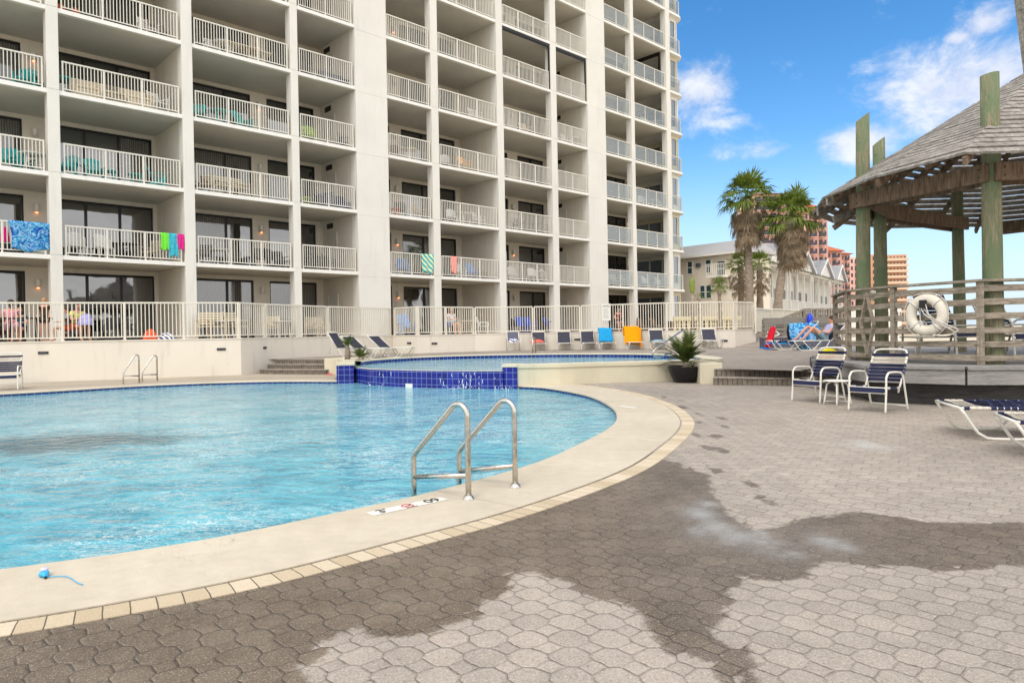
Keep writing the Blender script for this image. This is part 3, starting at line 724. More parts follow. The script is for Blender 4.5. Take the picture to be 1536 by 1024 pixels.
# sand, sea
mm = MB(); mm.box(-1500,1500,-600,2500,-2.2,-2.0); tag(mm.build('sand_ground', M['sand']), kind='structure')
# ------------------------------------------------------------------ upper deck
TZ = 1.2                      # terrace level
fence_px = [(195,453),(360,453),(400,455.3),(494,459),(588,461.7),(625,459.3),(712,460.2),(800,459.3),(870,457.8),(1000,453.4),(1102,452),(1133,452.9)]
fp = [g(x,y,2.37) for x,y in fence_px]; fp = [Vector((p.x,p.y,0)) for p in fp]
A0 = fp[0]+(fp[0]-fp[1])*3.2
ds = (fp[1]-fp[0]).normalized()
wall_line = [A0, fp[1], *fp[2:]]
def zf(x, y):
    t = max(0, min(1, (y-15.3)/5.5)); t = t*t*(3-2*t); return .335+.115*t
stR0, stR1 = g(1082,553,.335), g(1225,556.5,.335)
upo = [(stR0.x,stR0.y),(stR1.x,stR1.y),(5.9,13.7),(6.0,14.6),(7.5,15.5),(9.5,20),(13,24),(18,30),(12.6,31.2)]
upo += [(p.x,p.y) for p in wall_line[::-1][:-2] ] 
upo += [(-8.05,24.42),(-5.45,23.15),(-4.85,21.5),(-4.8,20.6)]
hole_up = [(p.x,p.y) for p in offset(up_in, .3 if (offset(up_in,.3)[40]-Vector((0,20,0))).length > (up_in[40]-Vector((0,20,0))).length else -.3)]
upo += [(p[0],p[1]) for p in hole_up[::-1]]
upo += [(4.35,16.95),(4.5,16.0)]
o = poly_patch('upper_deck', upo, [], .45, M['pavers_far'], cuts=[15.3,16,17,18,19,20,21], zf=zf); tag(o, kind='structure')
# terrace slab behind the white wall
_wi = offset(wall_line, -.12) if offset(wall_line,-.12)[3].y > wall_line[3].y else offset(wall_line,.12)
tp = [(p.x,p.y) for p in _wi]+[(13,40),(22,60),(60,95),(10,110),(-60,60),(-40,12)]
mm = MB(); mm.prism(tp, .2, TZ); tag(mm.build('terrace', M['terrace']), kind='structure')
# ------------------------------------------------------------------ the condominium tower (local frame: x along facade, y into the building)
tower = empty('apartment_building', FN*FDIST, PHI, 'tall cream condominium tower with rows of railed balconies behind the pool', 'building')
FH, BASE, NL = 3.0, 1.33, 11
def flz(k): return TZ if k == 1 else BASE+3.0*(k-1)
def tb_(name, mb, mat, parent=None, **k): return mb.build(name, mat, parent or tower, **k)
DEP = 3.46
cols = [(.9,1.3),(5.37,5.75),(14.75,15.10),(22.69,23.14),(32.02,32.52),(40.3,40.66),(44.7,45.2)]
parts_w = [(10.03,10.45),(27.44,27.92)]
piers = [(18.08,19.89),(35.5,37.35)]
TOP = flz(NL)+3
for a, b in cols:
    m = MB()
    for k in range(1, NL+1): m.box(a, b, -.04, .45, flz(k) - (.0 if k == 1 else .0), flz(k+1)-.004 if k < NL else TOP)
    tb_('column', m, M['column'], bevel=.012)
for a, b in parts_w:
    m = MB(); m.box(a, b, -.04, .5, TZ, TOP); tb_('column', m, M['column'], bevel=.012)
    m = MB(); m.box(a+.002, b-.002, .5, DEP, TZ, TOP-.01); tb_('partition_wall', m, M['wall'])
for a, b in piers:
    m = MB()
    for k in range(1, NL+1):
        z0 = TZ if k == 1 else flz(k)-.235; z1 = flz(k+1)-.25 if k < NL else TOP
        m.box(a, b, -.06, .5, z0, z1)
    m.box(a+.02, b-.02, -.05, .49, TZ, TOP)
    tb_('pier', m, M['column'], bevel=.008)
    m = MB(); m.box(a+.003, b-.003, .5, DEP, TZ, TOP-.01); tb_('partition_wall', m, M['wall'])
segs = [(-3.0,18.08),(19.89,35.5),(37.35,45.2)]
for k in range(2, NL+2):
    z = flz(k) if k <= NL else BASE+3*NL
    m = MB(); ms = MB()
    for a, b in segs:
        m.box(a, b, .0, .16, z-.16, z)                   # painted edge
        ms.box(a, b, .16, DEP+.1, z-.165, z-.012)
    # quarter-round corner balcony
    tb_('slab_edge', m, M['slab'], bevel=.008); tb_('floor_slab', ms, M['soffit'])
# back wall with openings: (u0,u1,[(mullion positions)])
doors = [(2.0,5.14,(3.1,4.1)),(5.97,9.88,(7.25,8.53)),(10.9,14.36,(13.06,)),(15.17,17.71,(16.5,)),(20.3,22.35,(21.3,)),(23.12,27.07,(24.6,25.85)),
         (28.3,31.5,(29.9,)),(32.39,34.89,(33.7,)),(41.7-3.9,40.1,(39.0,)),(41.7,44.1,(43.0,))]
def levels_for(i): return range(1, 6) if i < 4 else (range(1, 8) if i < 8 else range(1, 8))
ends = [-3.0]+[x for d in doors for x in d[:2]]+[44.25]
for k in range(1, NL+1):
    z0, z1 = flz(k), (flz(k+1) if k < NL else TOP)-.166
    dt = (BASE+3*(k-1))+2.66
    m = MB()
    for j in range(0, len(ends), 2):
        m.box(ends[j], ends[j+1], DEP, DEP+.3, z0-.01, z1)
    for d in doors: m.box(d[0], d[1], DEP, DEP+.3, dt, z1)
    tb_('back_wall', m, M['wall'])
    for d in doors:
        a, b, mul = d
        fr = MB(); fz = .07; y = DEP+.07
        fr.box(a, b, y, y+.1, dt-fz*1.4, dt); fr.box(a, b, y, y+.1, z0, z0+.06)
        xs_ = [a]+list(mul)+[b-fz]
        for i, x in enumerate(xs_): fr.box(x, x+fz if i in (0,len(xs_)-1) else x+.10, y, y+.1, z0+.06, dt-fz*1.4)
        o = tb_('sliding_door', fr, M['dark'])
        for i in range(len(xs_)-1):
            mg = MB(); mg.box(xs_[i]+.07, xs_[i+1], y+.05, y+.065, z0+.06, dt-.09); obj('glass_pane', mg, M['glass2'] if random.random() < .38 else M['glass'], o)
# wall sconces between the doors, some of them lit
sc_u = [5.55,14.76,22.71,31.84]
litset = {(0,1),(0,2),(0,4),(1,2),(1,4),(2,1),(2,2),(2,6),(3,2),(3,7),(1,5)}
for i, u in enumerate(sc_u):
    for k in range(1, 9):
        z = BASE+3*(k-1)+2.02
        m = MB(); m.lathe([(.01,0),(.085,.0),(.085,.30),(.08,.32),(.01,.32)], 12, (u, DEP-.10, z))
        m.box(u-.05, u+.05, DEP-.03, DEP, z+.05, z+.25)
        o = tb_('wall_lamp', m, M['white'])
        if (i,k) in litset:
            mg = MB(); mg.lathe([(.005,-.06),(.05,-.05),(.06,-.01),(.005,.0)], 10, (u, DEP-.10, z)); obj('bulb', mg, M['lampglow'], o)
# utility doors with vents on the deep side walls
for u, ks in ((18.08, range(1, 7)), (35.5, range(1, 7))):
    for k in ks:
        z = flz(k); m = MB(); m.box(u-.035, u+.001, 2.0, 2.85, z, z+2.1); m.box(u-.05, u+.001, 1.94, 2.0, z, z+2.16); m.box(u-.05, u+.001, 2.85, 2.91, z, z+2.16); m.box(u-.05,u+.001,2.0,2.85,z+2.1,z+2.16)
        o = tb_('utility_door', m, M['soffit'])
        if k > 1:
            m = MB(); m.box(u-.02, u+.001, 2.35, 2.95, z+2.4, z+2.66); tb_('vent_grille', m, M['dark'])
# railings
bays = [(1.32,5.33),(5.79,9.99),(10.49,14.71),(15.14,18.04),(19.93,22.65),(23.18,27.40),(27.96,31.98),(32.56,35.46),(37.39,40.26),(40.70,44.66)]
def railing(bi, k, glass):
    a, b = bays[bi]; a += .09; b -= .09; z = flz(k); y = .07
    m = MB(); n = max(1, round((b-a)/1.45))
    m.box(a-.03, b+.03, y-.03, y+.03, z+1.07, z+1.12); m.box(a, b, y-.018, y+.018, z+.085, z+.12)
    for i in range(n+1):
        x = a+(b-a)*i/n; m.box(x-.025, x+.025, y-.025, y+.025, z, z+1.07)
    if not glass:
        q = round((b-a)/.114)
        for i in range(1, q):
            x = a+(b-a)*i/q; m.box(x-.013, x+.013, y-.013, y+.013, z+.12, z+1.07)
    o = tb_('railing', m, M['rail'])
    if glass:
        mg = MB()
        for i in range(n): mg.box(a+(b-a)*i/n+.03, a+(b-a)*(i+1)/n-.03, y-.004, y+.004, z+.13, z+1.06)
        obj('glass_panel', mg, M['railglass'], o)
    return o
for bi in range(len(bays)):
    top = [5,6,6,7,8,8,9,9,10,10][bi]
    for k in range(2, top+1): railing(bi, k, bi >= 8)
# roller-screen frames
def screen(a, b, k):
    z1 = flz(k+1)-.17; z0 = flz(k); m = MB(); m.box(a, b, .02, .10, z1-.16, z1); m.box(a, a+.07, .02, .10, z0, z1-.16); m.box(b-.09, b, .02, .10, z0, z1-.16); m.box(a+.07,b-.09,.03,.06,z1-.24,z1-.2)
    tb_('screen_frame', m, M['dark'])
screen(27.94, 32.0, 6); screen(32.54, 35.48, 6)
m = MB(); z1 = flz(8)-.17; m.box(44.58,44.68,.5,3.3,z1-.25,z1); m.box(44.58,44.68,.5,.6,flz(7),z1-.25); tb_('screen_frame', m, M['dark'])
# ---- rounded corner stack: slab rings, curved glazing and glass rail
def arc(cx, cy, r, a0, a1, n): return [(cx+r*math.cos(R(a0+(a1-a0)*i/n)), cy+r*math.sin(R(a0+(a1-a0)*i/n))) for i in range(n+1)]
CX_, CY_ = 45.2, 2.6
for k in range(1, NL+1):
    z = flz(k); z1 = BASE+3*k
    if k > 1:
        m = MB(); m.prism([(45.2,.0),(46.5,.0)]+arc(46.5,.95,.95,-90,0,8)+[(47.45,5.2),(45.2,5.2)], z-.16, z); tb_('corner_slab', m, M['slab'])
        # rail
        m = MB(); ap = [(45.26,.1),(45.9,.1)]+arc(46.5,.95,.85,-90,0,8)+[(47.35,2.4),(47.35,4.0)]
        m.tube([(x,y,z+1.1) for x,y in ap], .028, 6)
        for x,y in ap[::3]: m.box(x-.02,x+.02,y-.02,y+.02,z,z+1.1)
        o = tb_('corner_railing', m, M['rail'])
        mg = MB()
        for i in range(len(ap)-1):
            (xa,ya),(xb,yb) = ap[i],ap[i+1]; mg.add([(xa,ya,z+.08),(xb,yb,z+.08),(xb,yb,z+1.06),(xa,ya,z+1.06)],[(0,1,2,3)])
        obj('glass_panel', mg, M['railglass'], o)
    # curved window wall
    wa = [(45.24,.42),(45.85,.42)]+arc(46.5,1.15,.75,-90,0,5)+[(47.25,2.3),(47.25,3.5),(47.25,4.8)]
    m = MB()
    for i,(x,y) in enumerate(wa): m.bar((x,y,z),(x,y,z1-.16),.10)
    for i in range(len(wa)-1):
        (xa,ya),(xb,yb) = wa[i],wa[i+1]
        m.bar((xa,ya,z1-.32),(xb,yb,z1-.32),.1,.32); m.bar((xa,ya,z+.25),(xb,yb,z+.25),.1,.5)
    o = tb_('curved_window', m, M['cream'] if k % 2 else M['column'])
    mg = MB()
    for i in range(len(wa)-1):
        (xa,ya),(xb,yb) = wa[i],wa[i+1]; mg.add([(xa,ya,z+.5),(xb,yb,z+.5),(xb,yb,z1-.48),(xa,ya,z1-.48)],[(0,1,2,3)])
    obj('glass_pane', mg, M['blueglass'], o)
# ---- rear wing with rounded cream balconies, seen through the last open bay
wingm = paint('wing_stucco', (222,208,160), .85, .05, .8, .2, 60)
m = MB(); m.box(46.5, 60, 9.5, 16, TZ, 31); wing = tb_('rear_wing', m, wingm)
for k in range(1, 9):
    z = flz(k)
    m = MB()
    if k > 1:
        m.prism([(47.5,9.5)]+[(p[0],p[1]) for p in arc(50.2,9.6,2.7,180,360,12)]+[(52.9,9.5)], z-.5, z+.05); m.box(43.5, 47.4, 8.0, 9.4, z-.5, z+.0)
        obj('curved_balcony', m, wingm, wing)
    m = MB(); m.box(48.4, 49.6, 9.4, 9.49, z+.1, z+2.3); m.box(50.4, 51.6, 9.4, 9.49, z+.1, z+2.3); obj('window', m, M['blueglass'], wing)
m = MB(); m.box(47.6,48.1,7.2,7.7,TZ,flz(3)); m.box(51.4,51.9,7.4,7.9,TZ,flz(3)); obj('round_column', m, wingm, wing)
# side and rear body of the tower so it is a solid building
m = MB(); m.box(-3.0, 44.2, DEP+.35, 16, TZ, TOP+.2); m.box(-3.0,44.2,0,DEP+.35,TOP+.01,TOP+.8); tb_('rear_body', m, M['wall'])
# ------------------------------------------------------------------ white retaining wall and the metal fence on it
CURB = 1.24
wrun = [A0]+fp[1:]
wt = empty('retaining_wall', (0,0,0), 0, 'long white plaster retaining wall under the terrace fence with small step lights', 'wall')
def thick(a, b, th): 
    t = (b-a).normalized(); n = Vector((-t.y, t.x, 0)); return n*th
for i in range(len(wrun)-1):
    a, b = wrun[i], wrun[i+1]; n = thick(a, b, .25)
    m = MB(); m.prism([(a.x,a.y),(b.x,b.y),(b.x+n.x,b.y+n.y),(a.x+n.x,a.y+n.y)], -.2, TZ-.02+.001*i); m.build('wall_section', M['retwall'], wt)
m = MB()
for i in range(len(wrun)-1):
    a, b = wrun[i], wrun[i+1]; t = (b-a).normalized(); n = Vector((-t.y,t.x,0))
    a2 = a-n*.02; b2 = b-n*.02; m.prism([(a2.x,a2.y),(b2.x,b2.y),(b2.x+n.x*.3,b2.y+n.y*.3),(a2.x+n.x*.3,a2.y+n.y*.3)], TZ-.03+.001*i, TZ+.005+.001*i)
m.build('wall_cap', M['retwall'], wt)
def on_wall(px, py):
    """the point of the wall's face seen at this pixel"""
    r = ray(px, py); best = None
    for i in range(len(wrun)-1):
        a, b = wrun[i], wrun[i+1]; e = b-a
        den = r.x*e.y-r.y*e.x
        if abs(den) < 1e-9: continue
        t = (a.x*e.y-a.y*e.x)/den; P = CAM+r*t; s = (Vector((P.x,P.y,0))-a).dot(e)/e.length_squared
        if 0 <= s <= 1 and t > 0 and (best is None or t < best[0]): best = (t, P, e.normalized())
    return best[1], best[2]
for px, py, w_ in [(65,529,.26),(332,523.5,.26),(397,521.5,.16),(614,514.5,.26),(651.5,515,.26),(866,509,.26),(1086,511,.3)]:
    P, e = on_wall(px, py); n = Vector((e.y,-e.x,0)); m = MB()
    m.bar(P-e*w_/2+n*.012, P+e*w_/2+n*.012, .024, .075); o = m.build('step_light', M['dark'], wt)
    m = MB(); m.bar(P-e*(w_/2-.04)+n*.026, P+e*(w_/2-.04)+n*.026, .01, .02); m.build('louvre', M['greymesh'], o)
def fence_run(a, b, label, z0=TZ, h=1.17, parent=None, close=.11, group='white metal fence runs on the retaining wall'):
    L = (b-a).length; t = (b-a).normalized()
    f = empty('metal_fence', (a.x,a.y,z0), math.atan2(t.y,t.x), label, 'fence', group)
    m = MB(); m.box(0,L,-.028,.028,h-.05,h); m.build('top_rail', M['fence'], f); m = MB(); m.box(0,L,-.016,.016,.075,.11); m.build('bottom_rail', M['fence'], f)
    npn = max(1, round(L/1.75)); m = MB()
    for i in range(npn+1):
        x = L*i/npn; 
        p_ = MB(); p_.box(x-.03,x+.03,-.03,.03,0,h-.05); p_.box(x-.06,x+.06,-.05,.05,0,.012); p_.build('post', M['fence'], f)
    q = round(L/close)
    for i in range(1, q):
        x = L*i/q; m.box(x-.0125,x+.0125,-.0125,.0125,.11,h-.05)
    m.build('balusters', M['fence'], f); return f
def inset(a, b, d=.08, e0=0, e1=0):
    t = (b-a).normalized(); n = Vector((-t.y,t.x,0)); return a+n*d+t*e0, b+n*d-t*e1
fl = [('long white fence run at the far left, in front of the seated people',0,1),
      ('short white fence piece joining the long left run to the run above the brick steps',1,2),
      ('white fence run above the brick steps, in front of the lounge chairs',2,3),
      ('white fence run ending behind the three reclined loungers',3,4),
      ('narrow fence run turning back towards the pool beside the three reclined loungers',4,5),
      ('white fence run left of the chair holding a striped towel',5,6),
      ('white fence run above the coral towel',6,7),
      ('white fence run left of the paper notice',7,8),
      ('white fence run with the paper notice, above the orange towel',8,9),
      ('white fence run behind the potted palm, in front of the thin trunks',9,10),
      ('short end run of white fence turning the corner by the ramp',10,11)]
for lb, i, j in fl:
    a, b = inset(wrun[i], wrun[j], .1, .03, .03); fence_run(a, b, lb, TZ+.006)
# fence gate and lower fence to the right of the corner
P1 = Vector((at(1134,500,30).x, at(1134,500,30).y, 0)); P2 = Vector((at(1157,500,33).x, at(1157,500,33).y, 0))
fence_run(P1, P2, 'low white gate of close bars at the top of the ramp', 1.02, 1.1, close=.08)
P3 = Vector((at(1158,500,33).x, at(1158,500,33).y, 0)); P4 = Vector((at(1203,500,37).x, at(1203,500,37).y, 0))
fence_run(P3, P4, 'white railing sloping away behind the grey bench wall', 1.05, 1.12)
# paper notice on the fence
P, e = on_wall(909.5, 492); n = Vector((e.y,-e.x,0)); Q = at(909.5, 468, P.y-.05)
nb = empty('notice_board', (Q.x,Q.y,Q.z-.36), math.atan2(e.y,e.x), 'small white paper notice wired to the fence left of the orange towel', 'sign')
m = MB(); m.box(-.19,.19,-.012,0,0,.72); m.build('panel', M['white'], nb)
def text(body, size, loc, rot, mat, parent, name='lettering', ext=.001, align='CENTER'):
    c = bpy.data.curves.new(name, 'FONT'); c.body = body; c.size = size; c.extrude = ext; c.offset = size*.012; c.align_x = align; c.align_y = 'CENTER'
    o = bpy.data.objects.new(name, c); COL.objects.link(o);     bpy.context.view_layer.update(); me = bpy.data.meshes.new_from_object(o.evaluated_get(bpy.context.evaluated_depsgraph_get())); bpy.data.objects.remove(o)
    me.materials.clear(); me.materials.append(mat)
    o = bpy.data.objects.new(name, me); COL.objects.link(o); o.parent = parent; o.location = loc; o.rotation_euler = rot; return o
text('NOTICE', .085, (0,-.015,.61), (R(90),0,0), M['dark'], nb)
m = MB()
for i in range(9): m.box(-.14+.012*(i%2), .14-.02*((i*7)%4), -.014,-.0125,.50-.05*i,.508-.05*i)
m.build('fine_print', M['greymesh'], nb)
# ------------------------------------------------------------------ steps
def steps(name, p0, p1, n, rise, tread, z0, label):
    p0 = Vector((p0.x,p0.y,0)); p1 = Vector((p1.x,p1.y,0)); t = (p1-p0).normalized(); nn = Vector((-t.y,t.x,0))
    s = empty(name, (0,0,0), 0, label, 'steps')
    for i in range(n):
        a = p0+nn*tread*i+t*.0; b = p1+nn*tread*i; za = z0+rise*i
        wallstrip('riser', [a, b], za-(.1 if i == 0 else 0), za+rise-.028, M['riser'], s, u0=i*.05)
        a2, b2 = a-nn*.02, b-nn*.02; c2, d2 = p1+nn*(tread*(i+1)+.004), p0+nn*(tread*(i+1)+.004)
        m = MB(); m.prism([(q.x,q.y) for q in (a2,b2,c2,d2)], za+rise-.028, za+rise-.0005*i); m.build('tread', M['pavers_far'], s, bevel=.006)
    return s
steps('brick_steps', g(389,560.5), g(489,561.5), 3, .152, .38, 0, 'three brick steps rising left of the spa to the loungers by the white wall')
steps('brick_steps', g(1070,577.3), g(1262,579), 2, .168, .36, 0, 'two long brick steps between the potted palm and the wooden deck')
# pedestals
def ped(p0, w, d, h, label, rz=0):
    m = MB(); m.box(0,w,0,d,-.05,h); o = m.build('stucco_pedestal', M['cream'], None, bevel=.02, loc=(p0.x,p0.y,0), rz=rz); tag(o, label, 'pedestal'); return o
m = MB(); m.prism([(-6.02,22.32),(-5.55,22.12),(-5.05,21.0),(-4.95,20.15),(-4.6,20.4),(-4.9,23.2),(-5.5,23.5)], -.05, .50); o = m.build('stucco_pedestal', M['cream'], None, bevel=.02); tag(o, 'low beige block at the right end of the left brick steps', 'pedestal')
ped(g(1050.5,575.5), .50, .8, .46, 'low beige block between the black planter and the right brick steps', R(-3))
# ------------------------------------------------------------------ pool ladders
def ladder_rail(parent, a, t, fwd, h, run, r=.021, cross=True):
    """a: deck foot ; fwd: horizontal unit vector towards the water"""
    a = Vector(a); U = Vector((0,0,1)); pts = [a+U*-.02, a+U*(h*.86)]
    for i in range(1, 10):
        an = PI*i/10*.72; pts.append(a+U*(h*.86)+fwd*(.075*(1-math.cos(an)))+U*(.075*math.sin(an)))
    e = a+fwd*run+U*(h*.42)
    pts += [pts[-1].lerp(e, .33), pts[-1].lerp(e, .66), e, e+U*-.05+fwd*.012, a+fwd*(run+.015)+U*(h*.30), a+fwd*(run+.015)+U*-.5]
    m = MB(); m.tube(pts, r, 12); o = m.build('hand_rail', M['steel'], parent)
    if cross:
        m = MB(); m.tube([a+U*(h*.255), a+fwd*(run+.012)+U*(h*.285)], r*.85, 10); m.build('cross_bar', M['steel'], o)
    m = MB(); m.lathe([(r,.022),(r*1.5,.02),(r*2.0,.006),(r*2.1,0)], 16, a+U*.008); m.build('base_collar', M['steel'], o)
lad = empty('pool_ladder', (0,0,0), 0, 'stainless steel pool ladder with two bent grab rails on the near coping', 'pool ladder')
La, Lb = g(703,749), g(773,731)
e0 = g(622,742, -.0); fw = Vector((-.80,.60,0)).normalized()
def ladder_at(parent, foot, top_px, elbow, rr):
    """fit the rail to the photo: foot point, height from the top pixel, elbow pixel"""
    foot = Vector((foot.x,foot.y,0)); h = at(top_px[0], top_px[1], foot.y).z
    return foot, h
for (fx,fy),(tx,ty),(ex,ey) in (((703,749),(686,604),(620,686)),((773,731),(753,599),(688,680))):
    foot = g(fx,fy); foot.z = .006; h = at(tx,ty,foot.y).z
    # elbow lies in the vertical plane spanned by fw through the foot
    n = Vector((fw.y,-fw.x,0)); r = ray(ex,ey); t = (foot-CAM).dot(n)/r.dot(n); E = CAM+r*t; run = (E-foot).dot(fw); hE = E.z
    a = foot; U = Vector((0,0,1)); rr = .0215
    top = h-rr; rc = .085; slope = math.atan2(top-hE-.02, run-rc)
    pts = [a-U*.03, a+U*.3, a+U*(top-rc)]
    cen = a+U*(top-rc)+fw*rc; amax = PI/2+slope
    for i in range(1, 13):
        an = amax*i/12; pts.append(cen + (-fw*math.cos(an)+U*math.sin(an))*rc)
    e1 = a+fw*(run-.02)+U*(hE+.03); e2 = a+fw*run+U*(hE-.03)
    pts += [pts[-1].lerp(e1,.5), e1, a+fw*(run-.006)+U*(hE+.005), e2, a+fw*run+U*(hE-.2), a+fw*run-U*.5]
    m = MB(); m.tube(pts, rr, 14); o = m.build('grab_rail', M['steel'], lad)
    m = MB(); m.tube([a+U*(h*.24), a+fw*run+U*(hE-.155*h/.7)], rr*.85, 12); m.build('cross_bar', M['steel'], o)
    m = MB(); m.lathe([(rr,.03),(rr*1.3,.028),(rr*1.9,.006),(rr*2.0,0)], 16, a); m.build('base_collar', M['steel'], o)
    LR = run
m = MB()
p0 = g(703,749); p1 = g(773,731)
for z in (-.22,-.45): m.bar(Vector((p0.x,p0.y,z))+fw*LR, Vector((p1.x,p1.y,z))+fw*LR, .08, .02)
m.build('step_tread', M['white'], lad)
# far ladder, seen end-on across the pool
lad2 = empty('pool_ladder', (0,0,0), 0, 'small steel pool ladder on the far coping in front of the white wall', 'pool ladder')
for (bx,by),(tx,ty) in (((209,577),(205,532)),((236,574),(235,533))):
    foot = g(bx,by-3); h = at(tx,ty,foot.y).z
    f2 = Vector((-.55,-.83,0)).normalized(); U = Vector((0,0,1)); a = Vector((foot.x,foot.y,0)); rc = .07
    pts = [a, a+U*(h-rc)]
    for i in range(1,9):
        an = PI*.85*i/8; pts.append(a+U*(h-rc)+f2*rc+(-f2*math.cos(an)+U*math.sin(an))*rc)
    pts += [a+f2*.42+U*h*.42, a+f2*.44+U*(h*.3), a+f2*.44-U*.5]
    m = MB(); m.tube(pts, .022, 8); o = m.build('grab_rail', M['steel'], lad2)
    m = MB(); m.tube([a+U*h*.25, a+f2*.44+U*h*.28], .018, 8); m.build('cross_bar', M['steel'], o)
# depth markers
dm = empty('depth_marker', (0,0,0), 0, 'white depth marker tile reading 3 and 09 on the near coping left of the ladder', 'sign')
c0 = g(611.5,759.5); c1 = g(645,750); t = (c1-c0).normalized(); t = (g(655,749.5)-g(575,766.5)); t.z = 0; tl = t.length; t.normalize()
an = math.atan2(t.y,t.x); C0 = g(613,760); dm.location = (C0.x,C0.y,.0075); dm.rotation_euler = (0,0,an)
m = MB(); m.box(-.31,.31,-.052,.052,0,.002); m.build('tile', M['white'], dm)
text("3'", .125, (-.21,0,.003), (0,0,0), M['dark'], dm, ext=.0008)
text('09', .125, (.20,0,.003), (0,0,0), M['dark'], dm, ext=.0008)
redm = paint('sign_red', (190,60,60), .6, .2, 30, 0)
m = MB(); m.tube([(.042*math.cos(2*PI*i/24)-.01, .042*math.sin(2*PI*i/24), .003) for i in range(24)], .003, 5, closed=True); m.bar((-.04,.03,.003),(.02,-.03,.003),.006,.002); m.build('no_diving_ring', redm, dm)
m = MB(); m.bar((-.03,-.004,.0025),(.016,.012,.0025),.012,.002); m.ball((.02,.013,.003),.007,n=6); m.build('diver_figure', M['dark'], dm)
text('NO DIVING', .017, (-.0,-.046,.003), (0,0,0), M['dark'], dm, ext=.0008)
d2 = g(942,611); o2 = MB(); o2.box(-.20,.20,-.05,.05,0,.002); q = o2.build('depth_marker', M['white'], None, loc=(d2.x,d2.y,.0075), rz=R(-60)); tag(q, 'faded white depth marker set in the coping at the right end of the pool', 'sign')
for px, label in ((611,'white depth marker tile at the waterline of the curved blue wall'),):
    i = min(range(len(spaw)), key=lambda j: abs((CXP+F_*spaw[j].x/spaw[j].y)-px)); p = spaw[i]; t = (spaw[i+1]-spaw[i-1]).normalized(); n = Vector((t.y,-t.x,0))
    if n.y > 0: n = -n
    m = MB(); m.bar(p-t*.11+n*.012+Vector((0,0,-.03)), p+t*.11+n*.012+Vector((0,0,-.03)), .02, .09); o = m.build('depth_marker', M['white']); tag(o, label, 'sign')
# handrails of the upper pool
lab = ['thin steel handrail sloping down into the raised pool beside the potted palm', 'short steel grab post standing in front of the chair with the coral towel']
hr = empty('pool_handrail', (0,0,0), 0, lab[0], 'handrail')
a = g(1086,519,.46); a = Vector((6.4,22.2,.46)); H1 = at(1026,493,22.2)
P = [at(1026,494.5,20.5), at(1000,512,19.6), at(983,523,19.1), at(978.5,529,19.0), at(981,534.5,19.0), at(990,535.5,19.2), at(1000,531,19.6), at(1008,528,20.2)]
m = MB(); m.tube(spline([at(1027,528,20.8), at(1028,500,20.7)]+P, .15), .024, 8); m.build('hand_rail', M['steel'], hr)
hr2 = empty('pool_handrail', (0,0,0), 0, lab[1], 'handrail')
b0 = g(803.5,529,.46); Yb = b0.y
m = MB(); m.tube([at(803.5,530,Yb), at(803,509,Yb), at(802,506.5,Yb-.05), at(800.5,506,Yb-.15), at(799,509,Yb-.4), at(799,531,Yb-.4)], .024, 8); m.build('hand_rail', M['steel'], hr2)
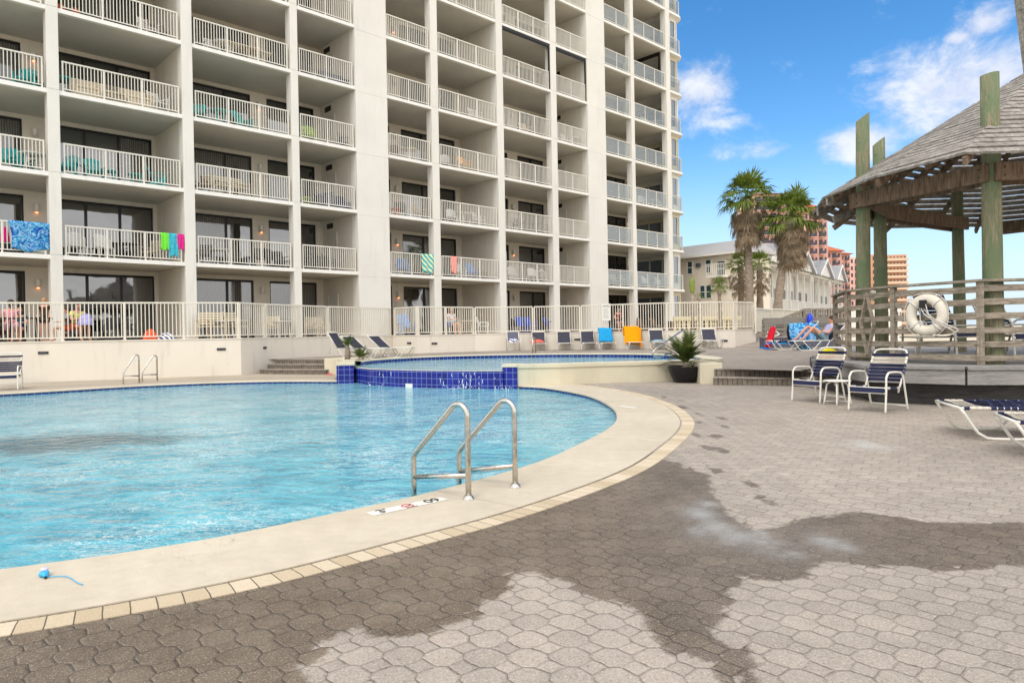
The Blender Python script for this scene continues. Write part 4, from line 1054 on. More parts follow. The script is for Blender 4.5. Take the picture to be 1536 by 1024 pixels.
# ------------------------------------------------------------------ furniture makers
def strap_chair(loc, face, label, group=None, sc=1.0):
    """white tube arm chair with navy and white straps, face = direction the sitter looks"""
    o = empty('strap_chair', loc, math.atan2(face[1], face[0])+PI/2, label, 'chair', group)   # local -y is forward
    W, D, SH = .26, .24, .37
    fr = MB(); r = .0145
    for s in (-1,1):
        x = s*W
        # arm loop: front leg up, arm, then back and down into the rear leg
        fr.tube(spline([(x,-D-.03,0),(x,-D,.30),(x,-D+.01,.50),(x,-D+.06,.555),(x,-D+.16,.565),(x,D-.12,.555),(x,D-.01,.52),(x,D+.06,.30),(x,D+.14,0)], .05), r, 8)
        fr.tube([(x*.93,-D,SH-.02),(x*.93,D-.02,SH-.05)], r*.9, 8)
        bk = [(x*.93,D-.06,SH-.06),(x*.93,D+.04,.50),(x*.93,D+.19,.80)]
        if s == -1:
            top = spline([(-W*.93,D+.04,.50),(-W*.93,D+.19,.80),(-W*.93+.03,D+.215,.855),(-W*.93+.09,D+.225,.87),(W*.93-.09,D+.225,.87),(W*.93-.03,D+.215,.855),(W*.93,D+.19,.80),(W*.93,D+.04,.50)], .05)
            fr.tube([(-W*.93,D-.10,SH-.10)]+top+[(W*.93,D-.10,SH-.10)], r, 8)
    fr.tube([(-W,-D,SH-.09),(W,-D,SH-.09)], r*.85, 8); fr.tube([(-W,D+.115,.07),(W,D+.115,.07)], r*.85, 8); fr.tube([(-W,-D,SH-.02),(W,-D,SH-.02)], r*.85, 8)
    fr.build('tube_frame', M['tubew'], o)
    sw = W*.93
    back = [('n',2,.80),('w',3,.735),('n',4,.63)]
    def strap(mb, y0, z0, y1, z1, yc=0, zc=0):
        mb.add([(-sw-.012,y0,z0),(0,y0+yc,z0+zc),(sw+.012,y0,z0),(-sw-.012,y1,z1),(0,y1+yc,z1+zc),(sw+.012,y1,z1)], [(0,1,4,3),(1,2,5,4),(3,4,1,0),(4,5,2,1)])
        for s in (-1,1): mb.tube([(s*sw,y0,z0),(s*sw,y1,z1)], .0185, 8)
    n_ = MB(); w_ = MB()
    seq = ['n','w','w','n','n','n','n','n']
    for i, c in enumerate(seq):
        t0 = i/len(seq); z1 = .81-.40*t0; z0 = z1-.044
        yy = lambda z: D+.04+(z-.50)*.5
        strap(n_ if c == 'n' else w_, yy(z0), z0, yy(z1), z1, .015)
    for i, c in enumerate(['w','w','n','n','n','w','n']):
        y0 = -D+.005+i*.066; strap(n_ if c == 'n' else w_, y0, SH-.018-.004*i, y0+.058, SH-.018-.004*(i+1), 0, -.02)
    m2 = MB(); m2.add([(-sw,-D-.018,SH-.018),(sw,-D-.018,SH-.018),(sw,-D-.018,SH-.085),(-sw,-D-.018,SH-.085)], [(0,1,2,3)]); m2.build('front_strap', M['navy'], o)
    n_.build('navy_straps', M['navy'], o); w_.build('white_straps', M['strapw'], o)
    return o
def side_table(loc, label, rr=.20, h=.385):
    o = empty('side_table', loc, 0, label, 'table')
    m = MB(); m.lathe([(.01,h-.018),(rr-.01,h-.02),(rr,h-.012),(rr,h-.004),(rr-.012,h),(.01,h)], 28); m.build('table_top', M['white'], o)
    for k in range(4):
        an = PI/4+k*PI/2+.3; m = MB(); c, s = math.cos(an), math.sin(an)
        m.tube(spline([(c*rr*.45,s*rr*.45,h-.03),(c*rr*.72,s*rr*.72,h-.06),(c*rr*.82,s*rr*.82,h*.5),(c*rr*.98,s*rr*.98,0)], .05), .0125, 8); m.build('leg', M['tubew'], o)
    m = MB(); c = rr*.93
    for s in (-1,1): m.tube([(math.cos(.3+PI/4*s)*c, math.sin(.3+PI/4*s)*c, .05),(math.cos(.3+PI/4*s+PI/2)*c, math.sin(.3+PI/4*s+PI/2)*c, .05)], .008, 6)
    m.build('stretcher', M['tubew'], o); return o
chf = (-.80,-.58)
cR = (g(1267.5,616)+g(1318.6,620)+g(1310,612)+g(1362.6,617))/4
cL = (g(1182,602)+g(1219,607.5)+g(1232,598)+g(1265,601))/4
strap_chair((cL.x,cL.y,0), (-.86,-.50), 'navy and white strap chair left of the small round table, beside the steps', 'strap chairs beside the small table')
strap_chair((cR.x,cR.y,0), chf, 'navy and white strap chair right of the small round table, facing the pool', 'strap chairs beside the small table')
ct = g(1259,607.5); side_table((ct.x,ct.y+.06,0), 'small round white table between the two strap chairs')
def lounger(loc, rz, label, L=1.9, W=.58, H=.33, back=None, straps=True, group=None, detail=True, mesh=None):
    """low lounger along local +x from its foot end; back = (hinge x, angle deg)"""
    o = empty('lounger', loc, rz, label, 'lounger', group); r = .0155
    hx = back[0] if back else L
    fr = MB()
    for s in (0,1):
        y = s*W; fr.tube([(0,y,H),(hx,y,H)], r, 8)
    fr.tube([(0,0,H),(0,W,H)], r, 8)
    if back:
        c, s_ = math.cos(R(back[1])), math.sin(R(back[1])); BL = L-hx
        for y in (0,W): fr.tube([(hx,y,H),(hx+c*BL,y,H+s_*BL)], r, 8)
        fr.tube([(hx+c*BL,0,H+s_*BL),(hx+c*BL,W,H+s_*BL)], r, 8)
        for y in (.03,W-.03): fr.tube([(hx+c*BL*.55,y,H+s_*BL*.55),(hx+c*BL*.55+.12,y,H*.5)], r*.7, 6)
    else: fr.tube([(L,0,H),(L,W,H)], r, 8)
    fr.build('tube_frame', M['tubew'], o)
    for x0_, d in ((.0,1),(hx-.05,-1)):
        for y in (0.0,W):
            m = MB(); x1_ = x0_+d*.34; x2_ = x0_+d*.68; x3_ = x0_+d*.9
            m.tube(spline([(x0_,y,H),(x0_+d*.16,y,.07),(x0_+d*.24,y,.018),(x0_+d*.30,y,.012),(x2_-d*.12,y,.012),(x2_-d*.04,y,.03),(x3_,y,H-.01)], .07), r, 8); m.build('leg', M['tubew'], o)
    n_ = MB(); w_ = MB()
    st = .062; q = int((hx-.04)/st)
    if mesh:
        n_.box(.03, hx, .015, W-.015, H-.012, H+.006)
        if back: n_.add([(hx,.015,H),(hx,W-.015,H),(hx+c*BL*.98,W-.015,H+s_*BL*.98),(hx+c*BL*.98,.015,H+s_*BL*.98)], [(0,1,2,3),(3,2,1,0)])
        n_.build('sling', mesh, o)
        if back:
            w_.bar((hx+c*BL*.93,.0,H+s_*BL*.93+.01),(hx+c*BL*.93,W,H+s_*BL*.93+.01), .07, .03); w_.build('head_band', M['strapw'], o)
        return o
    for i in range(q):
        x = .03+i*st; mb = w_ if i in (1,2,3) else n_
        if i in (0,): mb = n_
        mb.add([(x,-.016,H+.012),(x,W/2,H-.005),(x,W+.016,H+.012),(x+.05,-.016,H+.012),(x+.05,W/2,H-.005),(x+.05,W+.016,H+.012)], [(0,3,4,1),(1,4,5,2),(1,4,3,0),(2,5,4,1)])
        for y in (0,W): mb.tube([(x,y,H),(x+.05,y,H)], .0195, 8)
    if straps:
        # crossing straps laid over the first ones
        for i in range(int(q*.5)):
            x = .3+i*.115
            if x+.25 < hx: 
                n_.bar((x,0,H+.012),(x+.22,W,H+.012),.032,.004); n_.bar((x+.22,0,H+.016),(x,W,H+.016),.032,.004)
    if back:
        for i in range(int(BL/st)):
            t0 = .03+i*st; mb = w_ if i in (7,8) else n_
            p = lambda t: (hx+c*t, H+s_*t)
            (xa,za),(xb,zb) = p(t0), p(t0+.05); mb.add([(xa,0,za),(xa,W,za),(xb,W,zb),(xb,0,zb)], [(0,1,2,3),(3,2,1,0)])
    n_.build('navy_straps', M['navy'], o); w_.build('white_straps', M['strapw'], o); return o
e0_ = g(1404,601,.33); e1_ = g(1441,612,.33)
def place_l(pfar, pnear, L, label, **k):
    a = Vector((pnear.x,pnear.y,0)); b = Vector((pfar.x,pfar.y,0)); y = (b-a).normalized(); return lounger((a.x,a.y,0), math.atan2(y.y,y.x)-PI/2, label, L=L, W=(b-a).length, **k)
place_l(e0_, e1_, 1.75, 'low lounger with crossed navy straps at the right, in front of the dark deck skirt', group='low loungers by the wooden deck')
place_l(g(1491,620,.33), g(1524,633,.33), 1.75, 'low lounger with navy and white stripes cut off by the right edge', straps=False, group='low loungers by the wooden deck')
# ------------------------------------------------------------------ loungers and chairs along the white wall
def sling_up(px, py, label, towel=None, w=.56, hb=.72, grp='upright sling loungers along the white wall'):
    """sling lounger seen from its foot end, back raised"""
    W_, e = on_wall(px, 512); P = at(px, 512, W_.y-.42); o = lounger((P.x+.28,P.y-.78,.45), R(90), label, L=1.32, W=.56, H=.30, back=(.75,64), mesh=M['greymesh'], group=grp)
    return o, P
row = [(808,524.5,'grey sling lounger with a coral towel on its seat, by the white wall'),
       (846,524,'grey sling lounger with a bare raised back, right of the coral towel one'),
       (881.5,523.5,'grey sling lounger with a bare raised back, left of the bright blue towel'),
       (908.5,523,'sling lounger whose back is wrapped in a bright blue towel'),
       (949,522.5,'sling lounger draped with a long orange towel by the white wall'),
       (985,522,'grey sling lounger right of the orange towel, small cloth on its seat'),
       (1064,520,'grey sling lounger half hidden behind the potted palm')]
def towel_on_back(P, col, w, zt, zb, fr=.0, name='towel', label='', long_=0, seedv=0):
    """cloth folded over a chair back: front fall, top roll, back fall, with ripples"""
    random.seed(seedv); m = MB(); nu, nv = 14, 16; th = R(62)
    def prof(t):   # t 0..1 front fall bottom -> top -> back bottom
        if t < .7:
            k = t/.7; z = zb+(zt-zb)*k; return (-.05-.49*(zt-z), z)
        k = (t-.7)/.3; return (.05+.02*k, zt-(zt-zb)*.55*k)
    vs = []
    for j in range(nv+1):
        y, z = prof(j/nv)
        for i in range(nu+1):
            u = i/nu-.5; rp = .016*math.sin(u*19+j*.25+seedv)*(1-abs(j/nv-.7))*(1-.5*j/nv)
            vs.append((P.x+u*w*(1+.05*math.sin(j*.6)), P.y+y+rp, z+.006*math.sin(u*7+seedv)+(-long_*max(0,u-.25)*2.2*(1-j/nv) if long_ else 0)))
    fs = [(j*(nu+1)+i, j*(nu+1)+i+1, (j+1)*(nu+1)+i+1, (j+1)*(nu+1)+i) for j in range(nv) for i in range(nu)]
    m.add(vs, fs, True); o = m.build(name, col); sm = o.modifiers.new('thick', 'SOLIDIFY'); sm.thickness = .014
    tag(o, label, 'towel'); return o
for i, (px, py, lb) in enumerate(row):
    o, P = sling_up(px, py, lb)
Pb = at(908.5,512,on_wall(908.5,512)[0].y-.42); yb = Pb.y+.20
towel_on_back(Vector((Pb.x,yb,0)), cloth('azure', (38,150,205)), .58, .45+.93, .45+.34, label='bright blue towel wrapped over a lounger back by the white wall', seedv=3)
Po = at(949,512,on_wall(949,512)[0].y-.42)
towel_on_back(Vector((Po.x+.02,Po.y+.20,0)), cloth('orange', (245,150,10)), .74, .45+.98, .45+.22, label='long orange towel hanging over a lounger back by the white wall', long_=.75, seedv=5)
# towel on seat of the coral one, cloth on the last, striped on small chair
def lump(P, col, sx, sy, sz, label, name='towel', cat='towel', seedv=1):
    m = MB(); vs = []; nu, nv = 18, 9
    for j in range(nv+1):
        for i in range(nu):
            a = 2*PI*i/nu; ph = PI/2*j/nv; r = math.cos(ph)
            q = 1+.28*mnoise.noise(Vector((math.cos(a)*2,math.sin(a)*2,j*.5+seedv*7)))
            vs.append((P.x+math.cos(a)*r*sx*q, P.y+math.sin(a)*r*sy*q, P.z+math.sin(ph)*sz*q))
    fs = [(j*nu+i, j*nu+(i+1)%nu, (j+1)*nu+(i+1)%nu, (j+1)*nu+i) for j in range(nv) for i in range(nu)]
    m.add(vs, fs, True); o = m.build(name, col); tag(o, label, cat); return o
Pc = at(808,512,on_wall(808,512)[0].y-.65)
lump(Vector((Pc.x-.05,Pc.y-.15,.78)), cloth('coral', (225,110,95), .35, 9), .30,.22,.13, 'crumpled coral towel on a lounger seat by the white wall', seedv=2)
Pd = at(985,512,on_wall(985,512)[0].y-.65); lump(Vector((Pd.x,Pd.y-.2,.78)), cloth('paleblue', (150,185,190), .3, 20), .26,.18,.06, 'small pale blue cloth on the lounger right of the orange towel', seedv=4)
# small upright chair with striped towel at 770
def sling_chair(loc, rz, label, mat):
    o = empty('sling_chair', loc, rz, label, 'chair'); r = .016; W = .27
    f = MB()
    for s in (-1,1): f.tube([(s*W,-.24,0),(s*W,-.24,.52),(s*W,-.2,.56),(s*W,.22,.56),(s*W,.26,0)], r, 8); f.tube([(s*W*.92,.1,.36),(s*W*.92,.34,.82)], r, 8)
    f.tube([(-W*.92,.34,.82),(W*.92,.34,.82)], r, 8); f.tube([(-W,-.24,.36),(W,-.24,.36)], r, 8); f.build('tube_frame', M['tubew'], o)
    m = MB(); m.add([(-W*.9,-.24,.37),(W*.9,-.24,.37),(W*.9,.12,.35),(-W*.9,.12,.35)], [(0,1,2,3)]); m.build('seat', mat, o)
    m = MB(); m.add([(-W*.9,.12,.37),(W*.9,.12,.37),(W*.9,.34,.81),(-W*.9,.34,.81)], [(0,1,2,3)]); m.build('backrest', mat, o); return o
Pq = at(770,512,on_wall(770,512)[0].y-.75); sling_chair((Pq.x,Pq.y,.45), R(4), 'short sling chair holding a navy striped towel by the white wall', M['greymesh'])
def striped(name, a, b, sc):
    N = NT(name); wv = N.n('ShaderNodeTexWave', bands_direction='DIAGONAL'); wv.inputs['Scale'].default_value = sc; wv.inputs['Distortion'].default_value = 1.5; tc_ = N.n('ShaderNodeTexCoord'); N.L(tc_.outputs['Object'], wv.inputs[0])
    return N.set(col=N.rmp(wv.outputs['Fac'], (.45, s2l(a)), (.55, s2l(b))), rough=.9)
M['stripe_n'] = striped('striped_navy', (30,45,120), (225,225,225), 3.2)
M['stripe_t'] = striped('striped_teal', (60,170,185), (215,225,170), 2.2)
def printed(name, cols, sc):
    N = NT(name); P = N.pos(); a_ = N.noise(P, sc, 3, .5, 1.5)
    return N.set(col=N.rmp(a_, *[(.34+.32*i/(len(cols)-1), s2l(c)) for i, c in enumerate(cols)]), rough=.9, nrm=N.bump(N.noise(P, 160, 3), .5, .004))
M['stripe_b'] = printed('printed_blue', [(18,55,140),(30,90,180),(40,150,190),(150,195,225),(25,70,160)], 5.5)
lump(Vector((Pq.x,Pq.y-.05,.83)), M['stripe_n'], .24,.2,.16, 'navy and white striped towel heaped on the short chair', seedv=6)
# flat lounger left of the potted palm and the three reclined ones by the left wall
P = at(1003,515,on_wall(1003,512)[0].y-.9); lounger((P.x,P.y,.45), R(2), 'flat empty white lounger between the steel handrail and the white wall', L=1.9, W=.5, H=.33, mesh=M['strapw'])
def recl(px, py, rz, label, Ysh=None):
    P = at(px, py, 0.0001)
    Z = Ysh; Q = at(px, py, Z); return lounger((Q.x,Q.y,.45), rz, label, L=1.75, W=.6, H=.33, back=(1.05,38), mesh=M['greymesh'], group='reclined sling loungers left of the spa')
for (px,py,Y,lb) in ((623,527,23.9,'reclined grey sling lounger nearest the fence corner, right of the other two'),(585,527.5,23.3,'reclined grey sling lounger in the middle of the three left of the spa'),):
    recl(px, py, R(152), lb, Y)
o = lounger((*(at(553,527,24.2).xy),.45), R(160), 'steep backed grey lounger partly hidden behind the small sago palm', L=1.6, W=.55, H=.33, back=(.9,55), mesh=M['greymesh'], group='reclined sling loungers left of the spa')
# white chair at the far left against the wall
Pw = g(14,588,0); Pw = at(8,560,17.6)
o = strap_chair((Pw.x,Pw.y,0), (.45,-.9), 'white chair with grey bands against the white wall at the far left edge'); o.scale = (1.15,1.15,1.05)
# ------------------------------------------------------------------ small things
# cyan toy with a strap on the coping
toy = empty('swim_goggles', (*g(66,866).xy,.006), R(20), 'bright blue swim goggles with their strap stretched out on the coping', 'swim goggles'); toy.scale = (.72,.72,.72)
tb2 = plastic('toy_blue', (60,170,215))
m = MB(); m.lathe([(.004,0),(.028,.004),(.034,.02),(.03,.034),(.02,.038),(.004,.036)], 16); m.ball((.018,-.032,.014),.018,n=10); m.tube(spline([(.0,-.01,.02),(.012,-.04,.022),(.02,-.055,.012)],.01),.012,8); m.build('body', tb2, toy)
m = MB(); m.lathe([(.004,.03),(.024,.034),(.026,.048),(.016,.056),(.004,.058)], 14, (-.004,.03,0)); m.build('clear_lens', plastic('toy_clear', (200,195,215)), toy)
gA = [g(x,y,.012)-Vector((toy.location.x,toy.location.y,.006)) for x,y in ((70,865),(80,864),(98,863.5),(106,866.5),(116,873),(124,876))]
Rz = Matrix.Rotation(-R(20), 3, 'Z'); m = MB(); m.tube([(Rz@p)/.72 for p in spline(gA,.02)], .0035, 7); m.build('strap', tb2, toy)
m = MB(); m.ball((.025,-.062,.008),.009,n=8); m.build('valve', M['dark'], toy)
# pink flip-flops
pk = plastic('pink_rubber', (235,95,120))
for i, (px,py,rz,lb) in enumerate(((486,560.5,.3,'left one of the pink flip-flops beside the blue tiled pier'),(494,562,.05,'right one of the pink flip-flops beside the blue tiled pier'))):
    P = g(px,py); f = empty('flip_flop', (P.x,P.y,.002), rz, lb, 'flip-flop', 'pair of pink flip-flops by the steps')
    m = MB(); m.prism([(.13*math.cos(a)*(1), .05*math.sin(a)*(1+.25*math.cos(a))) for a in [2*PI*k/16 for k in range(16)]], 0, .02); m.build('sole', pk, f)
    m = MB(); m.tube([(-.02,.045,.015),(.02,.02,.05),(.08,0,.02),(.02,-.02,.05),(-.02,-.045,.015)], .008, 6); m.build('strap', pk, f)
# ------------------------------------------------------------------ potted palms
def sago(loc, R_, nf, label, elev=(5,80), nleaf=26, stem=0.0, sc=1.0, seedv=1, name='sago_palm'):
    random.seed(seedv); o = empty(name, loc, 0, label, 'plant')
    g1 = MB(); g2 = MB()
    base = Vector((0,0,stem))
    for k in range(nf):
        az = 2*PI*k/nf*1.618*3+random.uniform(-.2,.2); el = R(random.uniform(*elev)); L = R_*random.uniform(.75,1.1)
        pts = []; p = base.copy(); d = Vector((math.cos(az)*math.cos(el), math.sin(az)*math.cos(el), math.sin(el))); ns = 10
        for j in range(ns+1):
            pts.append(p.copy()); p = p+d*(L/ns); d = (d+Vector((0,0,-.085))).normalized()
        dry = math.sin(el) < .25 and random.random() < .45
        G = g2 if dry else g1
        G.tube(pts, [.008*sc*(1-j/ns*.8) for j in range(ns+1)], 5)
        side = Vector((-math.sin(az), math.cos(az), 0))
        for j in range(nleaf):
            t = .16+.84*j/nleaf; q = t*ns; i0 = min(ns-1,int(q)); P = pts[i0].lerp(pts[i0+1], q-i0); dd = (pts[i0+1]-pts[i0]).normalized()
            ll = L*.26*math.sin(PI*min(1,(t*.85+.15)))**.7*(.8+.4*random.random())
            for s in (-1,1):
                e = (side*s*.8+dd*.75+Vector((0,0,.25+random.uniform(-.15,.15)))).normalized(); e2 = P+e*ll+Vector((0,0,-ll*.12)); wv = dd*ll*.085+Vector((0,0,.004))
                G.add([P-wv, P+wv, e2], [(0,1,2),(2,1,0)], False)
    g1.build('fronds', M['sago'], o)
    if g2.v: g2.build('dry_fronds', M['sago_dry'], o)
    if stem:
        m = MB(); m.tube([(0,0,-.02),(.02,0,stem*.5),(0,0,stem+.03)], [.09*sc,.075*sc,.06*sc], 10); m.build('stem', M['trunk'], o)
    return o
pc = g(1027,571,.08); pp = Vector((4.05,16.2,0)); pp = at(1027.5,560,16.15); pp.z = 0
pot = empty('planter_bowl', (pp.x,pp.y,0), 0, 'wide black bowl planter against the beige wall left of the right brick steps', 'planter')
h_ = .46
m = MB(); m.lathe([(.01,.0),(.20,.0),(.25,.02),(.32,.14),(.375,.28),(.395,.36),(.40,.375),(.375,.375),(.36,.33)], 32); m.build('bowl', M['black'], pot)
m = MB(); m.lathe([(.01,.34),(.2,.335),(.365,.32)], 20); m.build('soil', M['soil'], pot)
sago((pp.x+.05,pp.y+.05,.34), .80, 32, 'spiky green palm with brown lower fronds growing in the black bowl planter', (2,84), 24, .10, sc=1.3, seedv=4)
ps = at(521,536,21.2); ps = Vector((ps.x,ps.y,.5))
sago((ps.x+.0,ps.y,.48), .38, 22, 'small sago palm with a leaning stem above the beige block by the left steps', (10,70), 16, .44, seedv=8)
sago((ps.x+.42,ps.y-.1,.48), .45, 20, 'low bushy sago palm behind the blue tiled pier', (15,80), 16, .05, seedv=9)
# ------------------------------------------------------------------ wooden deck with bench edge, gazebo, board railing
random.seed(11)
DZ = .60
edge = [(5.95,13.75),(5.62,11.05),(6.62,10.20),(7.35,10.02),(12.5,10.0)]
dkp = [(5.95,13.75),(5.62,11.05),(6.62,10.22),(7.35,10.05),(16,10.0),(17,20),(10,21),(6.6,15.6)]
wd = empty('wooden_deck', (0,0,0), 0, 'raised grey wooden deck with a plank bench edge under the gazebo', 'deck')
m = MB(); ins = [(6.15,13.8),(5.85,11.2),(6.72,10.45),(7.4,10.28),(16,10.25),(16.9,19.8),(10,20.8),(6.7,15.5)]
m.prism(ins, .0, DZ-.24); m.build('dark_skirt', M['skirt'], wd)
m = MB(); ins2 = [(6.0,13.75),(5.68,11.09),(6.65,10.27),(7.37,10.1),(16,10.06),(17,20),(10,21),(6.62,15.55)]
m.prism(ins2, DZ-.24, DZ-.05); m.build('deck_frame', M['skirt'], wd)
m = MB(); m.prism([(6.05,13.75),(5.8,11.2),(6.7,10.4),(7.4,10.25),(16,10.2),(17,20),(10,21),(6.65,15.5)], DZ-.05, DZ-.01); m.build('deck_floor', M['bench'], wd)
for i in range(4):
    a = Vector((*edge[i],0)); b = Vector((*edge[i+1],0)); t = (b-a).normalized(); n = Vector((t.y,-t.x,0))
    if n.dot(Vector((9,15,0))-a) > 0: n = -n
    o = MB(); e0_ = .012 if i else 0
    o.bar(a+t*.006+n*.03+Vector((0,0,DZ-.16)), b-t*.006+n*.03+Vector((0,0,DZ-.16)), .04, .21); q = o.build('fascia_board', M['bench'], wd, bevel=.005)
    o = MB(); inn = -n
    P = [a+t*.006+n*.075, b-t*.006+n*.075, b-t*.006+inn*.34, a+t*.006+inn*.34]; o.prism([(p.x,p.y) for p in P], DZ-.05, DZ+.004+.0015*i); o.build('bench_board', M['bench'], wd, bevel=.006)
# posts
POST = [((7.47,10.83),5.08,.138,'thick green pile in front, right of the life ring, rising through the roof'),((6.53,13.0),5.10,.125,'leftmost green pile of the gazebo with a slanted cut top'),
        ((7.57,14.3),4.99,.125,'green pile just right of the leftmost one, seen behind it'),((10.4,16.2),4.6,.125,'distant green pile at the back of the gazebo'),
        ((10.9,10.75),4.6,.138,'front right pile outside'),((12.9,12.0),4.6,.13,'p'),((13.1,14.9),4.6,.13,'p')]
gz = empty('gazebo', (0,0,0), 0, 'weathered octagonal gazebo with slatted cone roof on green wooden piles', 'gazebo')
ring = [p[0] for p in (POST[3],POST[2],POST[1],POST[0],POST[4],POST[5],POST[6])]
def pile(x, y, zt, r, slope, name='pile'):
    m = MB(); n = 18; hs_ = [-.05,.8,1.8,3.0,4.2]; vs = []
    lx, ly = random.uniform(-.006,.006), random.uniform(-.006,.006)
    for j, z in enumerate(hs_+[zt]):
        for k in range(n):
            a = 2*PI*k/n; rr = r*(1.05-.025*j)*(1+.03*mnoise.noise(Vector((math.cos(a)*1.5,math.sin(a)*1.5,z*.7+x))))
            px, py = math.cos(a)*rr, math.sin(a)*rr
            vs.append((px+lx*z*2, py+ly*z*2, z+(slope*px if j == len(hs_) else 0)))
    fs = [(j*n+k, j*n+(k+1)%n, (j+1)*n+(k+1)%n, (j+1)*n+k) for j in range(len(hs_)) for k in range(n)]
    m.add(vs, fs, True); m.f.append(tuple(len(hs_)*n+k for k in range(n))); m.sm.append(False); m.m.append(0)
    return m.build(name, M['pile'], gz, loc=(x,y,0))
for i, ((x,y),zt,r,lb) in enumerate(POST): pile(x, y, zt, r, [.15,.75,.8,.3,.2,.2,.2][i])
BZ0, BZ1 = 3.40, 3.68
def beamseg(a, b, z0, z1, off, w=.07, name='ring_beam'):
    a = Vector((*a,0)); b = Vector((*b,0)); t = (b-a).normalized(); n = Vector((t.y,-t.x,0))
    if n.dot(Vector((10.2,13.2,0))-a) > 0: n = -n
    m = MB(); z = (z0+z1)/2; L = (b-a).length+.1; c = a+n*off-t*.05
    m.box(-w/2, w/2, -(z1-z0)/2, (z1-z0)/2, 0, L)
    o = m.build(name, M['beam'], gz, bevel=.006)
    zx = t; xx = n; yx = Vector((0,0,1))
    Mx = Matrix(((xx.x,yx.x,zx.x,c.x),(xx.y,yx.y,zx.y,c.y),(xx.z,yx.z,zx.z,z),(0,0,0,1))); o.matrix_world = Mx
    m = MB()
    for s in (.12, L-.12):
        for zz in (-.06,.06): m = MB(); m.ball((w/2+.004, zz, s), .012, n=6); m.build('bolt', M['dark'], o)
    return o
full = ring+[(11.9,16.9)]
for i in range(len(ring)):
    a, b = full[i], full[(i+1)%len(full)]
    beamseg(a, b, BZ0, BZ1, .16); beamseg(a, b, BZ0+.0, BZ1-.01, -.16)
# roof: eave polygon and apex
EV = [(6.5,10.0),(6.02,11.45),(5.97,13.3),(6.53,15.05),(7.6,16.4),(9.3,17.4),(11.6,17.4),(13.6,16.1),(14.6,13.8),(14.2,11.4),(12.6,10.05),(9.6,9.78)]
AP = Vector((10.2,13.3,6.15)); EZ = 3.64
ev = [Vector((x,y,EZ)) for x,y in EV]
for i in range(len(ev)):
    a, b = ev[i], ev[(i+1)%len(ev)]; m = MB(); L = (a-AP).length; ns = int(L/.18)
    nrm = (b-a).cross(AP-a).normalized()
    if nrm.z < 0: nrm = -nrm
    for k in range(ns):
        t0 = k/ns; t1 = (k+.72)/ns
        if t1 > .985: break
        A0_, B0_ = a.lerp(AP,t0), b.lerp(AP,t0); A1_, B1_ = a.lerp(AP,t1), b.lerp(AP,t1)
        j = random.uniform(-.03,.03); e = (b-a).normalized()
        A0_ -= e*(.012+max(0,j)); B0_ += e*(.012+max(0,-j)); A1_ -= e*.012; B1_ += e*.012
        th = nrm*.036; up = nrm*random.uniform(.0,.012)
        m.add([A0_+up,B0_+up,B1_+up,A1_+up,A0_+up+th,B0_+up+th,B1_+up+th,A1_+up+th], [(0,3,2,1),(4,5,6,7),(0,1,5,4),(1,2,6,5),(2,3,7,6),(3,0,4,7)])
    m.build('roof_slats', M['plank'], gz)
    # rafter at the hip and mid rafter
    for tt, nm in ((0,'rafter'),(.5,'rafter')):
        P = a.lerp(b, tt); Q = AP.copy(); d = (P-Q).normalized(); m = MB()
        P2 = P+d*(.06 if tt == 0 else -.25)
        m.bar(P2-nrm*.075-Vector((0,0,.01)), Q-nrm*.075, .05, .12); m.build(nm, M['beam'], gz)
# ragged board ends at the left eave
for i, (px,py,Y,dx,dy,dz) in enumerate(((1240,302,13.2,.55,.3,-.05),(1250,330,14.2,.75,.2,.16),(1226,318,13.9,.5,.5,.02))):
    P = at(px,py,Y); m = MB(); m.bar(P, P+Vector((dx,dy,.12+dz)), .035, .15); m.build('barge_board', M['plank'], gz)
m = MB(); m.prism([(10.2+.3*math.cos(2*PI*k/8),13.3+.3*math.sin(2*PI*k/8)) for k in range(8)], 6.0, 6.22); m.build('roof_cap', M['plank'], gz)
# board railing with posts; each straight run its own railing
def brun(a, b, label, diamond=None, np_=1, ztop=1.90, z0=DZ):
    a = Vector((*a,0)); b = Vector((*b,0)); L = (b-a).length; t = (b-a).normalized()
    o = empty('board_railing', (a.x,a.y,z0), math.atan2(t.y,t.x), label, 'railing', 'weathered board railings round the gazebo deck')
    H = ztop-z0
    for i in range(np_+1):
        x = L*i/np_; m = MB(); m.box(x-.035,x+.035,-.045,.045,0,H-.04); m.build('post', M['board'], o, bevel=.004)
    m = MB(); m.box(-.05,L+.05,-.075,.075,H-.04,H); m.build('cap_rail', M['board'], o, bevel=.004)
    zs = [.06,.27,.49,.71,.93,1.08]
    zs = [H*k for k in (.045,.20,.365,.53,.695,.855)]
    for z in zs:
        j = random.uniform(-.008,.008); m = MB(); m.box(.036,L-.036,-.02+random.uniform(-.004,.004),.02,z+j,z+j+.092*random.uniform(.92,1.08))
        q = m.build('rail_board', M['board'], o, bevel=.004); q.rotation_euler = (0, random.uniform(-.004,.004), 0)
    if diamond:
        cx, w_, = diamond; m = MB(); T = H*.93; B_ = H*.06; Mi = H*.5
        for p, q in (((cx,-.05,T),(cx-w_,-.05,Mi)),((cx,-.05,T),(cx+w_,-.05,Mi)),((cx-w_,-.05,Mi),(cx,-.05,B_)),((cx+w_,-.05,Mi),(cx,-.05,B_))):
            m = MB(); m.bar(p, q, .03, .055, up=(0,1,0)); m.build('diamond_slat', M['board'], o)
    return o
FP = [(6.95,15.0),(6.28,13.05),(6.48,11.85),(7.15,10.66),(8.65,10.55),(10.4,10.5)]
brun(FP[0], FP[1], 'short board railing run at the left back corner of the gazebo deck')
brun(FP[1], FP[2], 'board railing run with a wooden diamond left of the life ring', diamond=((Vector(FP[1])-Vector(FP[2])).length*.50,.17))
